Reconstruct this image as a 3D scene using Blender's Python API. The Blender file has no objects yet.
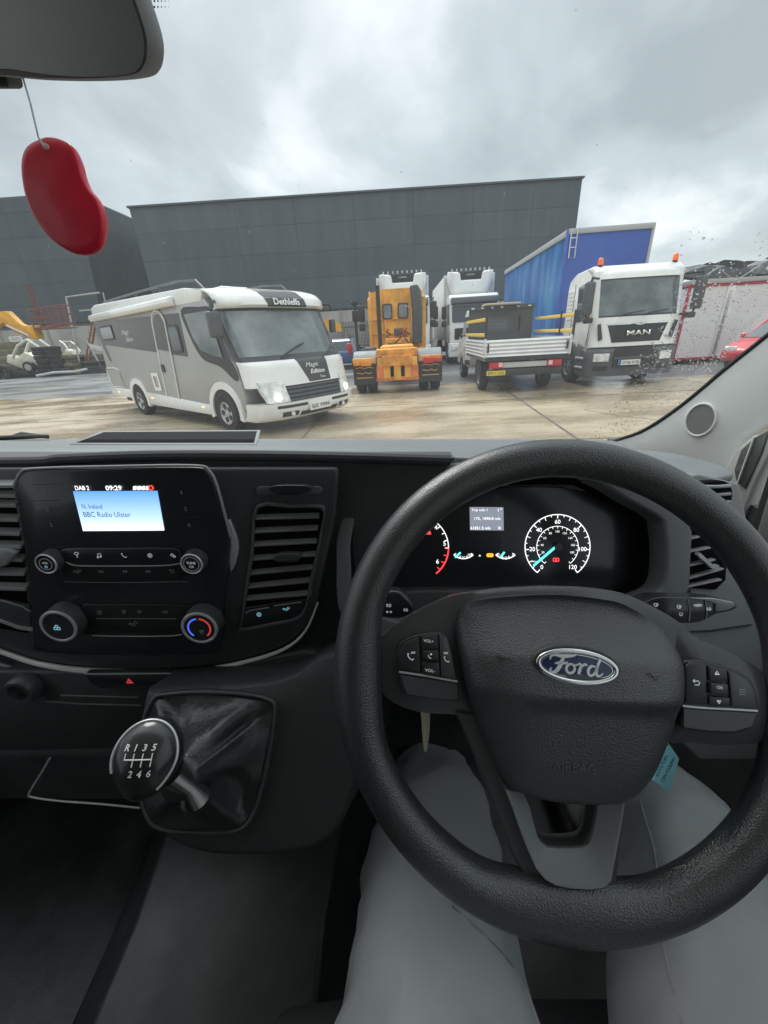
import bpy, bmesh, math, random
from math import sin, cos, pi, radians, sqrt, atan2
from mathutils import Vector, Matrix
random.seed(7)
C = bpy.context.scene.collection
SC = bpy.context.scene

# ------------------------------------------------------------------ camera, sky, sun, exposure
FPX = 385.0
PITCH = radians(24.7)
ROLL = radians(3.0)          # the van stands on a slight camber, so does the camera in it
H = 1.6
VROT = Matrix.Rotation(ROLL, 3, 'Y')
cam_d = bpy.data.cameras.new('camera')
cam = bpy.data.objects.new('camera', cam_d)
C.objects.link(cam)
cam_d.sensor_fit = 'VERTICAL'
cam_d.sensor_height = 24.0
cam_d.lens = 24.0 * FPX / 1024.0
cam_d.clip_start = 0.01
cam_d.clip_end = 2000
CAMW = VROT @ Vector((0, 0, H))
cam.matrix_world = Matrix.Translation(CAMW) @ (VROT @ Matrix.Rotation(pi / 2 - PITCH, 3, 'X')).to_4x4()
SC.camera = cam

SUN_EL, SUN_AZ = radians(48), radians(-25)      # azimuth from +Y towards +X
world = bpy.data.worlds.new('World')
SC.world = world
world.use_nodes = True
nt = world.node_tree
nt.nodes.clear()
def nn(t, k, **kw):
    n = t.nodes.new(k)
    for a, b in kw.items():
        setattr(n, a, b)
    return n
def sky_nodes():
    L = nt.links.new
    out = nn(nt, 'ShaderNodeOutputWorld')
    bg = nn(nt, 'ShaderNodeBackground')
    sky = nn(nt, 'ShaderNodeTexSky', sky_type='NISHITA')
    sky.sun_disc = False
    sky.sun_elevation = SUN_EL
    sky.sun_rotation = SUN_AZ
    sk = nn(nt, 'ShaderNodeVectorMath', operation='SCALE')
    sk.inputs['Scale'].default_value = 0.10
    L(sky.outputs[0], sk.inputs[0])
    tc = nn(nt, 'ShaderNodeTexCoord')
    sep = nn(nt, 'ShaderNodeSeparateXYZ')
    L(tc.outputs['Generated'], sep.inputs[0])
    mx = nn(nt, 'ShaderNodeMath', operation='MAXIMUM')
    L(sep.outputs['Z'], mx.inputs[0]); mx.inputs[1].default_value = 0.0
    ad = nn(nt, 'ShaderNodeMath', operation='ADD')
    L(mx.outputs[0], ad.inputs[0]); ad.inputs[1].default_value = 0.30
    dx = nn(nt, 'ShaderNodeMath', operation='DIVIDE'); L(sep.outputs['X'], dx.inputs[0]); L(ad.outputs[0], dx.inputs[1])
    dy = nn(nt, 'ShaderNodeMath', operation='DIVIDE'); L(sep.outputs['Y'], dy.inputs[0]); L(ad.outputs[0], dy.inputs[1])
    cb = nn(nt, 'ShaderNodeCombineXYZ'); L(dx.outputs[0], cb.inputs[0]); L(dy.outputs[0], cb.inputs[1])
    n1 = nn(nt, 'ShaderNodeTexNoise'); n1.inputs['Scale'].default_value = 1.25; n1.inputs['Detail'].default_value = 7
    n1.inputs['Roughness'].default_value = 0.52; n1.inputs['Distortion'].default_value = 0.35
    L(cb.outputs[0], n1.inputs['Vector'])
    rp = nn(nt, 'ShaderNodeValToRGB')
    e = rp.color_ramp.elements
    e[0].position = 0.36; e[0].color = (0.30, 0.335, 0.345, 1)
    e[1].position = 0.65; e[1].color = (0.78, 0.80, 0.805, 1)
    m = rp.color_ramp.elements.new(0.50); m.color = (0.43, 0.475, 0.49, 1)
    L(n1.outputs['Fac'], rp.inputs[0])
    mix = nn(nt, 'ShaderNodeMix', data_type='RGBA')
    mix.inputs['Factor'].default_value = 0.90
    # an overcast sky is brightest overhead
    zn = nn(nt, 'ShaderNodeMapRange', interpolation_type='SMOOTHSTEP'); zn.inputs['From Min'].default_value = 0.45; zn.inputs['From Max'].default_value = 0.95
    zn.inputs['To Min'].default_value = 1.0; zn.inputs['To Max'].default_value = 2.7
    L(sep.outputs['Z'], zn.inputs['Value'])
    zs = nn(nt, 'ShaderNodeVectorMath', operation='SCALE'); L(rp.outputs[0], zs.inputs[0]); L(zn.outputs[0], zs.inputs['Scale'])
    L(sk.outputs[0], mix.inputs[6]); L(zs.outputs[0], mix.inputs[7])
    L(mix.outputs[2], bg.inputs['Color'])
    bg.inputs['Strength'].default_value = 1.0
    L(bg.outputs[0], out.inputs[0])
sky_nodes()
sun_d = bpy.data.lights.new('sun', 'SUN')
sun_d.energy = 1.5
sun_d.angle = radians(25)
sun_d.color = (1.0, 0.97, 0.92)
sun = bpy.data.objects.new('sun', sun_d)
C.objects.link(sun)
sd = Vector((sin(SUN_AZ) * cos(SUN_EL), cos(SUN_AZ) * cos(SUN_EL), sin(SUN_EL)))
sun.rotation_euler = (-sd).to_track_quat('-Z', 'Y').to_euler()
sun.location = (0, 0, 30)
vs = SC.view_settings
vs.view_transform = 'Standard'
vs.look = 'None'
vs.exposure = 0.66
vs.gamma = 1.0
vs.use_curve_mapping = False
SC.cycles.use_denoising = True
SC.cycles.max_bounces = 8
SC.cycles.transparent_max_bounces = 12
SC.cycles.sample_clamp_indirect = 6

# ------------------------------------------------------------------ materials
MATS = {}
def mat(name, col, rough=0.5, metal=0.0, bump=None, vary=None, emit=None, spec=0.5, coat=0.0, alpha=None):
    """bump = (kind, scale, strength); vary = (scale, amount) slight tonal change"""
    if name in MATS:
        return MATS[name]
    m = bpy.data.materials.new(name)
    m.use_nodes = True
    t = m.node_tree
    b = t.nodes['Principled BSDF']
    b.inputs['Base Color'].default_value = (*col, 1)
    b.inputs['Roughness'].default_value = rough
    b.inputs['Metallic'].default_value = metal
    b.inputs['Specular IOR Level'].default_value = spec
    b.inputs['Coat Weight'].default_value = coat
    tc = None
    if bump or vary:
        tc = nn(t, 'ShaderNodeTexCoord')
    if vary:
        n = nn(t, 'ShaderNodeTexNoise'); n.inputs['Scale'].default_value = vary[0]; n.inputs['Detail'].default_value = 6
        n.inputs['Roughness'].default_value = 0.6
        t.links.new(tc.outputs['Object'], n.inputs['Vector'])
        r = nn(t, 'ShaderNodeMapRange'); r.inputs['From Min'].default_value = 0.3; r.inputs['From Max'].default_value = 0.7
        r.inputs['To Min'].default_value = 1 - vary[1]; r.inputs['To Max'].default_value = 1 + vary[1]
        t.links.new(n.outputs['Fac'], r.inputs['Value'])
        s = nn(t, 'ShaderNodeVectorMath', operation='SCALE'); s.inputs[0].default_value = col
        t.links.new(r.outputs[0], s.inputs['Scale']); t.links.new(s.outputs[0], b.inputs['Base Color'])
        r2 = nn(t, 'ShaderNodeMapRange'); r2.inputs['From Min'].default_value = 0.3; r2.inputs['From Max'].default_value = 0.7
        r2.inputs['To Min'].default_value = min(1, rough * 1.15); r2.inputs['To Max'].default_value = rough * 0.85
        t.links.new(n.outputs['Fac'], r2.inputs['Value']); t.links.new(r2.outputs[0], b.inputs['Roughness'])
    if bump:
        kind, sc, st = bump
        if kind == 'grain':
            n = nn(t, 'ShaderNodeTexVoronoi', feature='F1'); n.inputs['Scale'].default_value = sc; o = n.outputs['Distance']
            d = nn(t, 'ShaderNodeTexNoise'); d.inputs['Scale'].default_value = sc * 0.6; d.inputs['Detail'].default_value = 3
            t.links.new(tc.outputs['Object'], d.inputs['Vector'])
            ad = nn(t, 'ShaderNodeVectorMath', operation='MULTIPLY_ADD'); ad.inputs[1].default_value = (1.2 / sc,) * 3
            t.links.new(d.outputs['Color'], ad.inputs[0]); t.links.new(tc.outputs['Object'], ad.inputs[2])
            t.links.new(ad.outputs[0], n.inputs['Vector'])
        elif kind == 'weave':
            n = nn(t, 'ShaderNodeTexWave', wave_type='BANDS', bands_direction='DIAGONAL'); n.inputs['Scale'].default_value = sc
            n.inputs['Distortion'].default_value = 1.5; o = n.outputs['Fac']
            t.links.new(tc.outputs['Object'], n.inputs['Vector'])
        else:
            n = nn(t, 'ShaderNodeTexNoise'); n.inputs['Scale'].default_value = sc; n.inputs['Detail'].default_value = 5; o = n.outputs['Fac']
            t.links.new(tc.outputs['Object'], n.inputs['Vector'])
        bp = nn(t, 'ShaderNodeBump'); bp.inputs['Strength'].default_value = st; bp.inputs['Distance'].default_value = 0.6 / sc
        t.links.new(o, bp.inputs['Height']); t.links.new(bp.outputs[0], b.inputs['Normal'])
    if emit:
        b.inputs['Emission Color'].default_value = (*emit[0], 1)
        b.inputs['Emission Strength'].default_value = emit[1]
    MATS[name] = m
    return m

def glass_pane(name, tint=(0.94, 0.96, 0.96), refl=1.0, dirt=0.0):
    if name in MATS: return MATS[name]
    m = bpy.data.materials.new(name); m.use_nodes = True
    t = m.node_tree; t.nodes.clear()
    out = nn(t, 'ShaderNodeOutputMaterial')
    tr = nn(t, 'ShaderNodeBsdfTransparent'); tr.inputs[0].default_value = (*tint, 1)
    gl = nn(t, 'ShaderNodeBsdfGlossy'); gl.inputs['Roughness'].default_value = 0.0; gl.inputs[0].default_value = (1, 1, 1, 1)
    fr = nn(t, 'ShaderNodeFresnel'); fr.inputs[0].default_value = 1.45
    ml = nn(t, 'ShaderNodeMath', operation='MULTIPLY'); ml.inputs[1].default_value = refl
    ge = nn(t, 'ShaderNodeNewGeometry'); iv = nn(t, 'ShaderNodeMath', operation='SUBTRACT'); iv.inputs[0].default_value = 1.0
    t.links.new(ge.outputs['Backfacing'], iv.inputs[1]); m0 = nn(t, 'ShaderNodeMath', operation='MULTIPLY')
    t.links.new(fr.outputs[0], m0.inputs[0]); t.links.new(iv.outputs[0], m0.inputs[1]); t.links.new(m0.outputs[0], ml.inputs[0])
    mx = nn(t, 'ShaderNodeMixShader')
    t.links.new(ml.outputs[0], mx.inputs[0]); t.links.new(tr.outputs[0], mx.inputs[1]); t.links.new(gl.outputs[0], mx.inputs[2])
    last = mx
    if dirt:
        df = nn(t, 'ShaderNodeBsdfTranslucent'); df.inputs[0].default_value = (0.85, 0.87, 0.88, 1)
        m2 = nn(t, 'ShaderNodeMixShader'); m2.inputs[0].default_value = dirt
        t.links.new(mx.outputs[0], m2.inputs[1]); t.links.new(df.outputs[0], m2.inputs[2])
        last = m2
    t.links.new(last.outputs[0], out.inputs[0])
    MATS[name] = m
    return m

# ------------------------------------------------------------------ mesh helpers
class Fr:
    """a flat frame: origin o, axes x and y, normal n"""
    def __init__(s, o, x, y):
        s.o = Vector(o); s.x = Vector(x).normalized()
        y = Vector(y); y = y - s.x * y.dot(s.x)
        s.y = y.normalized(); s.n = s.x.cross(s.y)
    def P(s, u, v, w=0.0):
        return s.o + s.x * u + s.y * v + s.n * w
RS = Fr((0, 0, 0), (1, 0, 0), (0, 0, 1))       # vehicle right side: w = -y
FS = Fr((0, 0, 0), (0, 1, 0), (0, 0, 1))       # vehicle front: w = +x
BS = Fr((0, 0, 0), (0, -1, 0), (0, 0, 1))      # vehicle rear: w = -x, u = -y
TS = Fr((0, 0, 0), (1, 0, 0), (0, 1, 0))       # top

class MB:
    def __init__(s): s.v = []; s.f = []
    def add(s, vs_, fs_):
        b = len(s.v); s.v += [tuple(v) for v in vs_]; s.f += [tuple(i + b for i in f) for f in fs_]; return s
    def box(s, x0, x1, y0, y1, z0, z1, M=None):
        v = [Vector((x, y, z)) for x in (x0, x1) for y in (y0, y1) for z in (z0, z1)]
        if M: v = [M @ p for p in v]
        return s.add(v, [(0, 1, 3, 2), (4, 6, 7, 5), (0, 4, 5, 1), (2, 3, 7, 6), (0, 2, 6, 4), (1, 5, 7, 3)])
    def prism(s, fr, pts, w0, w1):
        n = len(pts)
        v = [fr.P(u, w, w0) for u, w in pts] + [fr.P(u, w, w1) for u, w in pts]
        return s.add(v, [tuple(range(n))[::-1], tuple(range(n, 2 * n))] + [(i, (i + 1) % n, n + (i + 1) % n, n + i) for i in range(n)])
    def ring(s, fr, a, b, w0, w1):
        n = len(a)
        v = [fr.P(*p, w) for w in (w0, w1) for q in (a, b) for p in q]
        f = []
        for i in range(n):
            j = (i + 1) % n
            f += [(2 * n + i, 2 * n + j, 3 * n + j, 3 * n + i), (i, n + i, n + j, j), (i, j, 2 * n + j, 2 * n + i), (n + i, 3 * n + i, 3 * n + j, n + j)]
        return s.add(v, f)
    def loft(s, rings, caps=True, closed=True):
        n = len(rings[0]); v = [p for r in rings for p in r]; f = []
        for k in range(len(rings) - 1):
            for i in range(n if closed else n - 1):
                j = (i + 1) % n
                f.append((k * n + i, k * n + j, (k + 1) * n + j, (k + 1) * n + i))
        if caps and closed:
            f += [tuple(range(n))[::-1], tuple(range((len(rings) - 1) * n, len(rings) * n))]
        return s.add(v, f)
    def tube(s, pts, r, n=8, caps=True, closed=False):
        pts = [Vector(p) for p in pts]; m = len(pts); rings = []
        rr = r if hasattr(r, '__len__') else [r] * m
        up = None
        for i, p in enumerate(pts):
            if closed: t = pts[(i + 1) % m] - pts[i - 1]
            else: t = pts[min(i + 1, m - 1)] - pts[max(i - 1, 0)]
            t.normalize()
            if up is None:
                up = Vector((0, 0, 1)) if abs(t.z) < 0.9 else Vector((1, 0, 0))
            a = t.cross(up).normalized(); b = a.cross(t).normalized(); up = b
            rings.append([p + a * (cos(2 * pi * k / n) * rr[i]) + b * (sin(2 * pi * k / n) * rr[i]) for k in range(n)])
        if closed: rings.append(rings[0]); return s.loft(rings, caps=False)
        return s.loft(rings, caps=caps)
    def lathe(s, prof, o, axis, n=24, caps=True):
        o = Vector(o); ax = Vector(axis).normalized()
        a = ax.orthogonal().normalized(); b = ax.cross(a)
        return s.loft([[o + ax * h + (a * cos(2 * pi * k / n) + b * sin(2 * pi * k / n)) * max(r, 1e-5) for k in range(n)] for r, h in prof], caps=caps)
    def cyl(s, o, axis, r, h0, h1, n=20):
        return s.lathe([(r, h0), (r, h1)], o, axis, n)
    def patch(s, fn, us, vs_, off):
        """fn(u, v) -> point; a skin over the grid with thickness off (vector or function)"""
        nu, nv = len(us), len(vs_)
        top = [fn(u, v) for v in vs_ for u in us]
        bot = [Vector(p) + off for p in top]
        f = []
        N = nu * nv
        for j in range(nv - 1):
            for i in range(nu - 1):
                q = (j * nu + i, j * nu + i + 1, (j + 1) * nu + i + 1, (j + 1) * nu + i)
                f += [q, tuple(N + k for k in q[::-1])]
        edge = [i for i in range(nu)] + [j * nu + nu - 1 for j in range(1, nv)] + [(nv - 1) * nu + i for i in range(nu - 2, -1, -1)] + [j * nu for j in range(nv - 2, 0, -1)]
        for k in range(len(edge)):
            a, b = edge[k], edge[(k + 1) % len(edge)]
            f.append((b, a, N + a, N + b))
        return s.add(top + bot, f)
    def build(s, name, m, parent=None, bevel=0.0, smooth=35, seg=2, sub=0, loc=None):
        me = bpy.data.meshes.new(name)
        me.from_pydata(s.v, [], s.f)
        bm = bmesh.new(); bm.from_mesh(me)
        bmesh.ops.recalc_face_normals(bm, faces=bm.faces)
        ca = radians(smooth)
        for fc in bm.faces: fc.smooth = smooth > 0
        for e in bm.edges:
            if len(e.link_faces) == 2 and e.calc_face_angle(0) > ca: e.smooth = False
        bm.to_mesh(me); bm.free()
        me.materials.append(m)
        o = bpy.data.objects.new(name, me); C.objects.link(o)
        if parent is not None: o.parent = parent
        if loc is not None: o.location = loc
        if bevel:
            b = o.modifiers.new('bevel', 'BEVEL'); b.width = bevel; b.segments = seg; b.limit_method = 'ANGLE'; b.angle_limit = radians(30)
            b.harden_normals = False
            for e in me.edges: e.use_edge_sharp = False
        if sub:
            b = o.modifiers.new('sub', 'SUBSURF'); b.levels = sub; b.render_levels = sub
        return o

def crv(pts, k=6, closed=True):
    """Catmull-Rom through 2-D or 3-D points"""
    n = len(pts); out = []
    P = [Vector(p) for p in pts]
    rng = n if closed else n - 1
    for i in range(rng):
        p0 = P[(i - 1) % n] if closed or i > 0 else P[0]
        p1 = P[i]; p2 = P[(i + 1) % n]
        p3 = P[(i + 2) % n] if closed or i + 2 < n else P[-1]
        for j in range(k):
            t = j / k
            out.append(0.5 * ((2 * p1) + (-p0 + p2) * t + (2 * p0 - 5 * p1 + 4 * p2 - p3) * t * t + (-p0 + 3 * p1 - 3 * p2 + p3) * t ** 3))
    if not closed: out.append(P[-1])
    return [tuple(p) for p in out]
def inset(pts, d):
    """shrink a closed outline about its centre by distance d"""
    c = sum((Vector(p) for p in pts), Vector([0] * len(pts[0]))) / len(pts)
    o = []
    for p in pts:
        v = Vector(p) - c; L = max(v.length, 1e-6); o.append(tuple(c + v * max(0.05, (L - d) / L)))
    return o
def rrect(u0, u1, v0, v1, r, k=4):
    o = []
    for cx, cy, a in ((u1 - r, v1 - r, 0), (u0 + r, v1 - r, 90), (u0 + r, v0 + r, 180), (u1 - r, v0 + r, 270)):
        for i in range(k + 1):
            t = radians(a + 90 * i / k); o.append((cx + r * cos(t), cy + r * sin(t)))
    return o
def thing(name, label, cat, loc=(0, 0, 0), rz=0.0, group=None, scale=None):
    o = bpy.data.objects.new(name, None); C.objects.link(o)
    o.empty_display_size = 0.2
    o.location = loc; o.rotation_euler = (0, 0, rz)
    if scale: o.scale = scale
    o['label'] = label; o['category'] = cat
    if group: o['group'] = group
    return o
def tag(o, label, cat, group=None):
    o['label'] = label; o['category'] = cat
    if group: o['group'] = group
    return o
def struct(o): o['kind'] = 'structure'; return o
def copy_tree(o, parent=None):
    c = o.copy(); C.objects.link(c)
    if parent is not None: c.parent = parent
    for ch in list(o.children): copy_tree(ch, c)
    return c
def text(fr, body, u, v, height, m, parent=None, w=0.0, width=None, name='lettering', rot=0.0, shear=0.0, thick=0.0, align='CENTER', bold=0.0):
    cu = bpy.data.curves.new(name, 'FONT')
    cu.body = body; cu.size = 1.0; cu.align_x = 'LEFT'; cu.shear = shear; cu.offset = bold; cu.resolution_u = 3
    ob = bpy.data.objects.new(name, cu); C.objects.link(ob)
    dg = bpy.context.evaluated_depsgraph_get()
    me = bpy.data.meshes.new_from_object(ob.evaluated_get(dg))
    bpy.data.objects.remove(ob); bpy.data.curves.remove(cu)
    xs = [q.co.x for q in me.vertices]; ys = [q.co.y for q in me.vertices]
    if not xs: return None
    x0, x1, y0, y1 = min(xs), max(xs), min(ys), max(ys)
    sy = height / (y1 - y0); sx = (width / (x1 - x0)) if width else sy
    ax = {'CENTER': (x0 + x1) / 2, 'LEFT': x0, 'RIGHT': x1}[align]
    cr, sr = cos(rot), sin(rot)
    for q in me.vertices:
        a, b = (q.co.x - ax) * sx, (q.co.y - (y0 + y1) / 2) * sy
        q.co = fr.P(u + a * cr - b * sr, v + a * sr + b * cr, w)
    me.name = name
    me.materials.clear(); me.materials.append(m)
    o = bpy.data.objects.new(name, me); C.objects.link(o)
    if parent is not None: o.parent = parent
    if thick:
        s = o.modifiers.new('thick', 'SOLIDIFY'); s.thickness = thick; s.offset = 1
    return o
def strokes(mb, fr, lines, width, w0, w1):
    """flat strokes along polylines (u,v), each a thin strip with thickness"""
    for ln in lines:
        P = [Vector(p[:2]) for p in ln]; n = len(P); L = []; R = []
        for i in range(n):
            t = (P[min(i + 1, n - 1)] - P[max(i - 1, 0)])
            if t.length < 1e-9: t = Vector((1, 0))
            t.normalize(); q = Vector((-t.y, t.x)) * (width / 2 if len(ln[i]) < 3 else ln[i][2] / 2)
            L.append(P[i] + q); R.append(P[i] - q)
        rings = [[fr.P(*L[i], w0), fr.P(*R[i], w0), fr.P(*R[i], w1), fr.P(*L[i], w1)] for i in range(n)]
        mb.loft(rings)
    return mb
def arc_pts(cx, cy, r, a0, a1, n=24, ry=None):
    ry = ry or r
    return [(cx + r * cos(radians(a0 + (a1 - a0) * i / n)), cy + ry * sin(radians(a0 + (a1 - a0) * i / n))) for i in range(n + 1)]

# pixel helpers: used to read real positions off the photograph once, onto a given plane
DA = Vector((0, cos(PITCH), -sin(PITCH))); DU = Vector((0, sin(PITCH), cos(PITCH))); DR = Vector((1, 0, 0))
CO = Vector((0, 0, H))                                   # camera in van coordinates
def dirp(px, py): return DA + DR * ((px - 384) / FPX) - DU * ((py - 512) / FPX)
def W(px, py, D): return CO + dirp(px, py) * D           # van-local point at depth D
def hit(fr, px, py, w=0.0):
    d = dirp(px, py); o = fr.o + fr.n * w
    t = (o - CO).dot(fr.n) / d.dot(fr.n)
    p = CO + d * t - o
    return (p.dot(fr.x), p.dot(fr.y))
def hits(fr, pts, w=0.0): return [hit(fr, x, y, w) for x, y in pts]
def atY(px, py, Y):
    d = VROT @ dirp(px, py); return CAMW + d * ((Y - CAMW.y) / d.y)
def gnd(px, py, z=0.0):
    d = VROT @ dirp(px, py); return CAMW + d * ((z - CAMW.z) / d.z)

# ================================================================== THE YARD
def ground_mats():
    def surf(name, c1, c2, c3, wet_rough, dry_rough, sc):
        m = bpy.data.materials.new(name); m.use_nodes = True; t = m.node_tree; b = t.nodes['Principled BSDF']
        L = t.links.new
        tc = nn(t, 'ShaderNodeTexCoord')
        mp = nn(t, 'ShaderNodeMapping'); mp.inputs['Scale'].default_value = (1.0, 2.2, 1)
        L(tc.outputs['Object'], mp.inputs[0])
        big = nn(t, 'ShaderNodeTexNoise'); big.inputs['Scale'].default_value = sc; big.inputs['Detail'].default_value = 8; big.inputs['Roughness'].default_value = 0.62
        L(mp.outputs[0], big.inputs['Vector'])
        r = nn(t, 'ShaderNodeValToRGB'); e = r.color_ramp.elements
        e[0].position = 0.36; e[0].color = (*c1, 1); e[1].position = 0.66; e[1].color = (*c3, 1)
        k = r.color_ramp.elements.new(0.5); k.color = (*c2, 1)
        L(big.outputs['Fac'], r.inputs[0])
        fine = nn(t, 'ShaderNodeTexNoise'); fine.inputs['Scale'].default_value = 14; fine.inputs['Detail'].default_value = 8; fine.inputs['Roughness'].default_value = 0.7
        L(tc.outputs['Object'], fine.inputs['Vector'])
        fr = nn(t, 'ShaderNodeMapRange'); fr.inputs['From Min'].default_value = 0.25; fr.inputs['From Max'].default_value = 0.75; fr.inputs['To Min'].default_value = 0.78; fr.inputs['To Max'].default_value = 1.2
        L(fine.outputs['Fac'], fr.inputs['Value'])
        s = nn(t, 'ShaderNodeVectorMath', operation='SCALE'); L(r.outputs[0], s.inputs[0]); L(fr.outputs[0], s.inputs['Scale'])
        mpt = nn(t, 'ShaderNodeMapping'); mpt.inputs['Rotation'].default_value = (0, 0, radians(-24)); mpt.inputs['Scale'].default_value = (.12, 2.6, 1); L(tc.outputs['Object'], mpt.inputs[0])
        trk = nn(t, 'ShaderNodeTexNoise'); trk.inputs['Scale'].default_value = 1.0; trk.inputs['Detail'].default_value = 3; L(mpt.outputs[0], trk.inputs['Vector'])
        tr2 = nn(t, 'ShaderNodeMapRange'); tr2.inputs['From Min'].default_value = .34; tr2.inputs['From Max'].default_value = .46; tr2.inputs['To Min'].default_value = .82; tr2.inputs['To Max'].default_value = 1.0
        L(trk.outputs['Fac'], tr2.inputs['Value'])
        s2 = nn(t, 'ShaderNodeVectorMath', operation='SCALE'); L(s.outputs[0], s2.inputs[0]); L(tr2.outputs[0], s2.inputs['Scale'])
        L(s2.outputs[0], b.inputs['Base Color'])
        rr = nn(t, 'ShaderNodeMapRange'); rr.inputs['From Min'].default_value = 0.42; rr.inputs['From Max'].default_value = 0.58
        rr.inputs['To Min'].default_value = wet_rough; rr.inputs['To Max'].default_value = dry_rough
        L(big.outputs['Fac'], rr.inputs['Value']); L(rr.outputs[0], b.inputs['Roughness'])
        bp = nn(t, 'ShaderNodeBump'); bp.inputs['Strength'].default_value = 0.35; bp.inputs['Distance'].default_value = 0.02
        L(fine.outputs['Fac'], bp.inputs['Height']); L(bp.outputs[0], b.inputs['Normal'])
        return m
    a = surf('asphalt', (0.085, 0.09, 0.095), (0.12, 0.127, 0.13), (0.165, 0.172, 0.175), 0.28, 0.55, 0.22)
    c = surf('wet_concrete', (0.29, 0.225, 0.145), (0.40, 0.32, 0.215), (0.47, 0.395, 0.285), 0.12, 0.42, 0.30)
    return a, c
M_ASPH, M_CONC = ground_mats()
g = struct(MB().add([(-1500, -1500, 0), (1500, -1500, 0), (1500, 1500, 0), (-1500, 1500, 0)], [(0, 1, 2, 3)]).build('ground', M_ASPH, smooth=0))
edge = [(-60, 19.5), (-30, 17.0), (-16, 16.3), (-8, 15.0), (2.2, 13.7), (6, 12.3), (12, 12.0), (30, 11.2), (60, 10.5)]
yard = [(-60, -60)] + [(60, -60)] + edge[::-1]
struct(MB().prism(TS, yard, -0.02, 0.004).build('yard_slab', M_CONC, smooth=0))
M_JOINT = mat('joint_tar', (0.11, 0.09, 0.07), 0.8, vary=(3, .3))
jb = MB()
def joint(p, q, w=0.035):
    p = Vector(p); q = Vector(q); t = (q - p).normalized(); s = Vector((-t.y, t.x)) * w / 2
    jb.prism(TS, [tuple(p + s), tuple(q + s), tuple(q - s), tuple(p - s)], 0.005, 0.008)
joint((2.9, 5.2), (3.55, 12.6), .05); joint((-14, 10.2), (14, 9.4), .03); joint((-1.6, 3), (-1.2, 13.6), .03); joint((8.2, 4), (8.5, 11.9), .03); joint((-9, 6.0), (12, 5.6), .03)
rnc = random.Random(11)
for c0 in range(5):
    p0 = Vector((rnc.uniform(-9, 9), rnc.uniform(4, 13))); a0 = rnc.uniform(0, pi)
    for k in range(rnc.randint(5, 11)):
        a0 += rnc.uniform(-.5, .5); q0 = p0 + Vector((cos(a0), sin(a0))) * rnc.uniform(.2, .5)
        joint(p0, q0, rnc.uniform(.008, .018)); p0 = q0
struct(jb.build('slab_joint', M_JOINT, smooth=0))

# ---- buildings
def cladding(name, base, wscale=(7.5, 3.0)):
    m = bpy.data.materials.new(name); m.use_nodes = True; t = m.node_tree; b = t.nodes['Principled BSDF']; L = t.links.new
    tc = nn(t, 'ShaderNodeTexCoord')
    sep = nn(t, 'ShaderNodeSeparateXYZ'); L(tc.outputs['Object'], sep.inputs[0])
    ad = nn(t, 'ShaderNodeMath', operation='ADD'); L(sep.outputs[0], ad.inputs[0]); L(sep.outputs[1], ad.inputs[1])
    cb = nn(t, 'ShaderNodeCombineXYZ'); L(ad.outputs[0], cb.inputs[0]); L(sep.outputs[2], cb.inputs[1])
    br = nn(t, 'ShaderNodeTexBrick'); br.offset = 0.0; br.squash = 1.0
    br.inputs['Color1'].default_value = (*[c * 0.93 for c in base], 1); br.inputs['Color2'].default_value = (*[c * 1.08 for c in base], 1)
    br.inputs['Mortar'].default_value = (*[c * 0.55 for c in base], 1); br.inputs['Scale'].default_value = 1.0
    br.inputs['Mortar Size'].default_value = 0.035; br.inputs['Brick Width'].default_value = wscale[0]; br.inputs['Row Height'].default_value = wscale[1]
    br.inputs['Mortar Smooth'].default_value = 0.3
    L(cb.outputs[0], br.inputs['Vector'])
    mp = nn(t, 'ShaderNodeMapping'); mp.inputs['Scale'].default_value = (0.35, 0.05, 1); L(cb.outputs[0], mp.inputs[0])
    ns = nn(t, 'ShaderNodeTexNoise'); ns.inputs['Scale'].default_value = 1.6; ns.inputs['Detail'].default_value = 6; ns.inputs['Roughness'].default_value = 0.65
    L(mp.outputs[0], ns.inputs['Vector'])
    mr = nn(t, 'ShaderNodeMapRange'); mr.inputs['From Min'].default_value = 0.3; mr.inputs['From Max'].default_value = 0.7; mr.inputs['To Min'].default_value = 0.86; mr.inputs['To Max'].default_value = 1.14
    L(ns.outputs['Fac'], mr.inputs['Value'])
    s = nn(t, 'ShaderNodeVectorMath', operation='SCALE'); L(br.outputs['Color'], s.inputs[0]); L(mr.outputs[0], s.inputs['Scale'])
    L(s.outputs[0], b.inputs['Base Color'])
    b.inputs['Roughness'].default_value = 0.42
    bp = nn(t, 'ShaderNodeBump'); bp.inputs['Strength'].default_value = 0.5; bp.inputs['Distance'].default_value = 0.05; bp.invert = True
    L(br.outputs['Fac'], bp.inputs['Height']); L(bp.outputs[0], b.inputs['Normal'])
    return m
M_CLAD = cladding('slate_panels', (0.086, 0.106, 0.117))
M_CLAD2 = cladding('slate_panels_b', (0.086, 0.105, 0.116), (11, 2.6))
M_COPE = mat('coping', (0.10, 0.11, 0.12), 0.4)
M_CWALL = mat('concrete_wall', (0.40, 0.375, 0.335), 0.8, vary=(0.25, 0.22))
b1 = thing('warehouse', 'long dark slate panelled building with a level roofline behind the lorries', 'building', (-3, 60, 0))
MB().box(-28.2, 28.3, 0, 40, 5.2, 17.75).build('wall', M_CLAD, b1, smooth=0)
MB().box(-28.4, 28.5, -.2, 40.2, 17.76, 17.95).build('roof', M_COPE, b1, smooth=0)
MB().box(-27.5, 27.5, 1.2, 39, 0, 5.19).build('base', M_CWALL, b1, smooth=0)
b2 = thing('flared_building', 'dark slate building with a wall that flares outwards, left of the long one', 'building', (-60, 62, 0))
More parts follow.
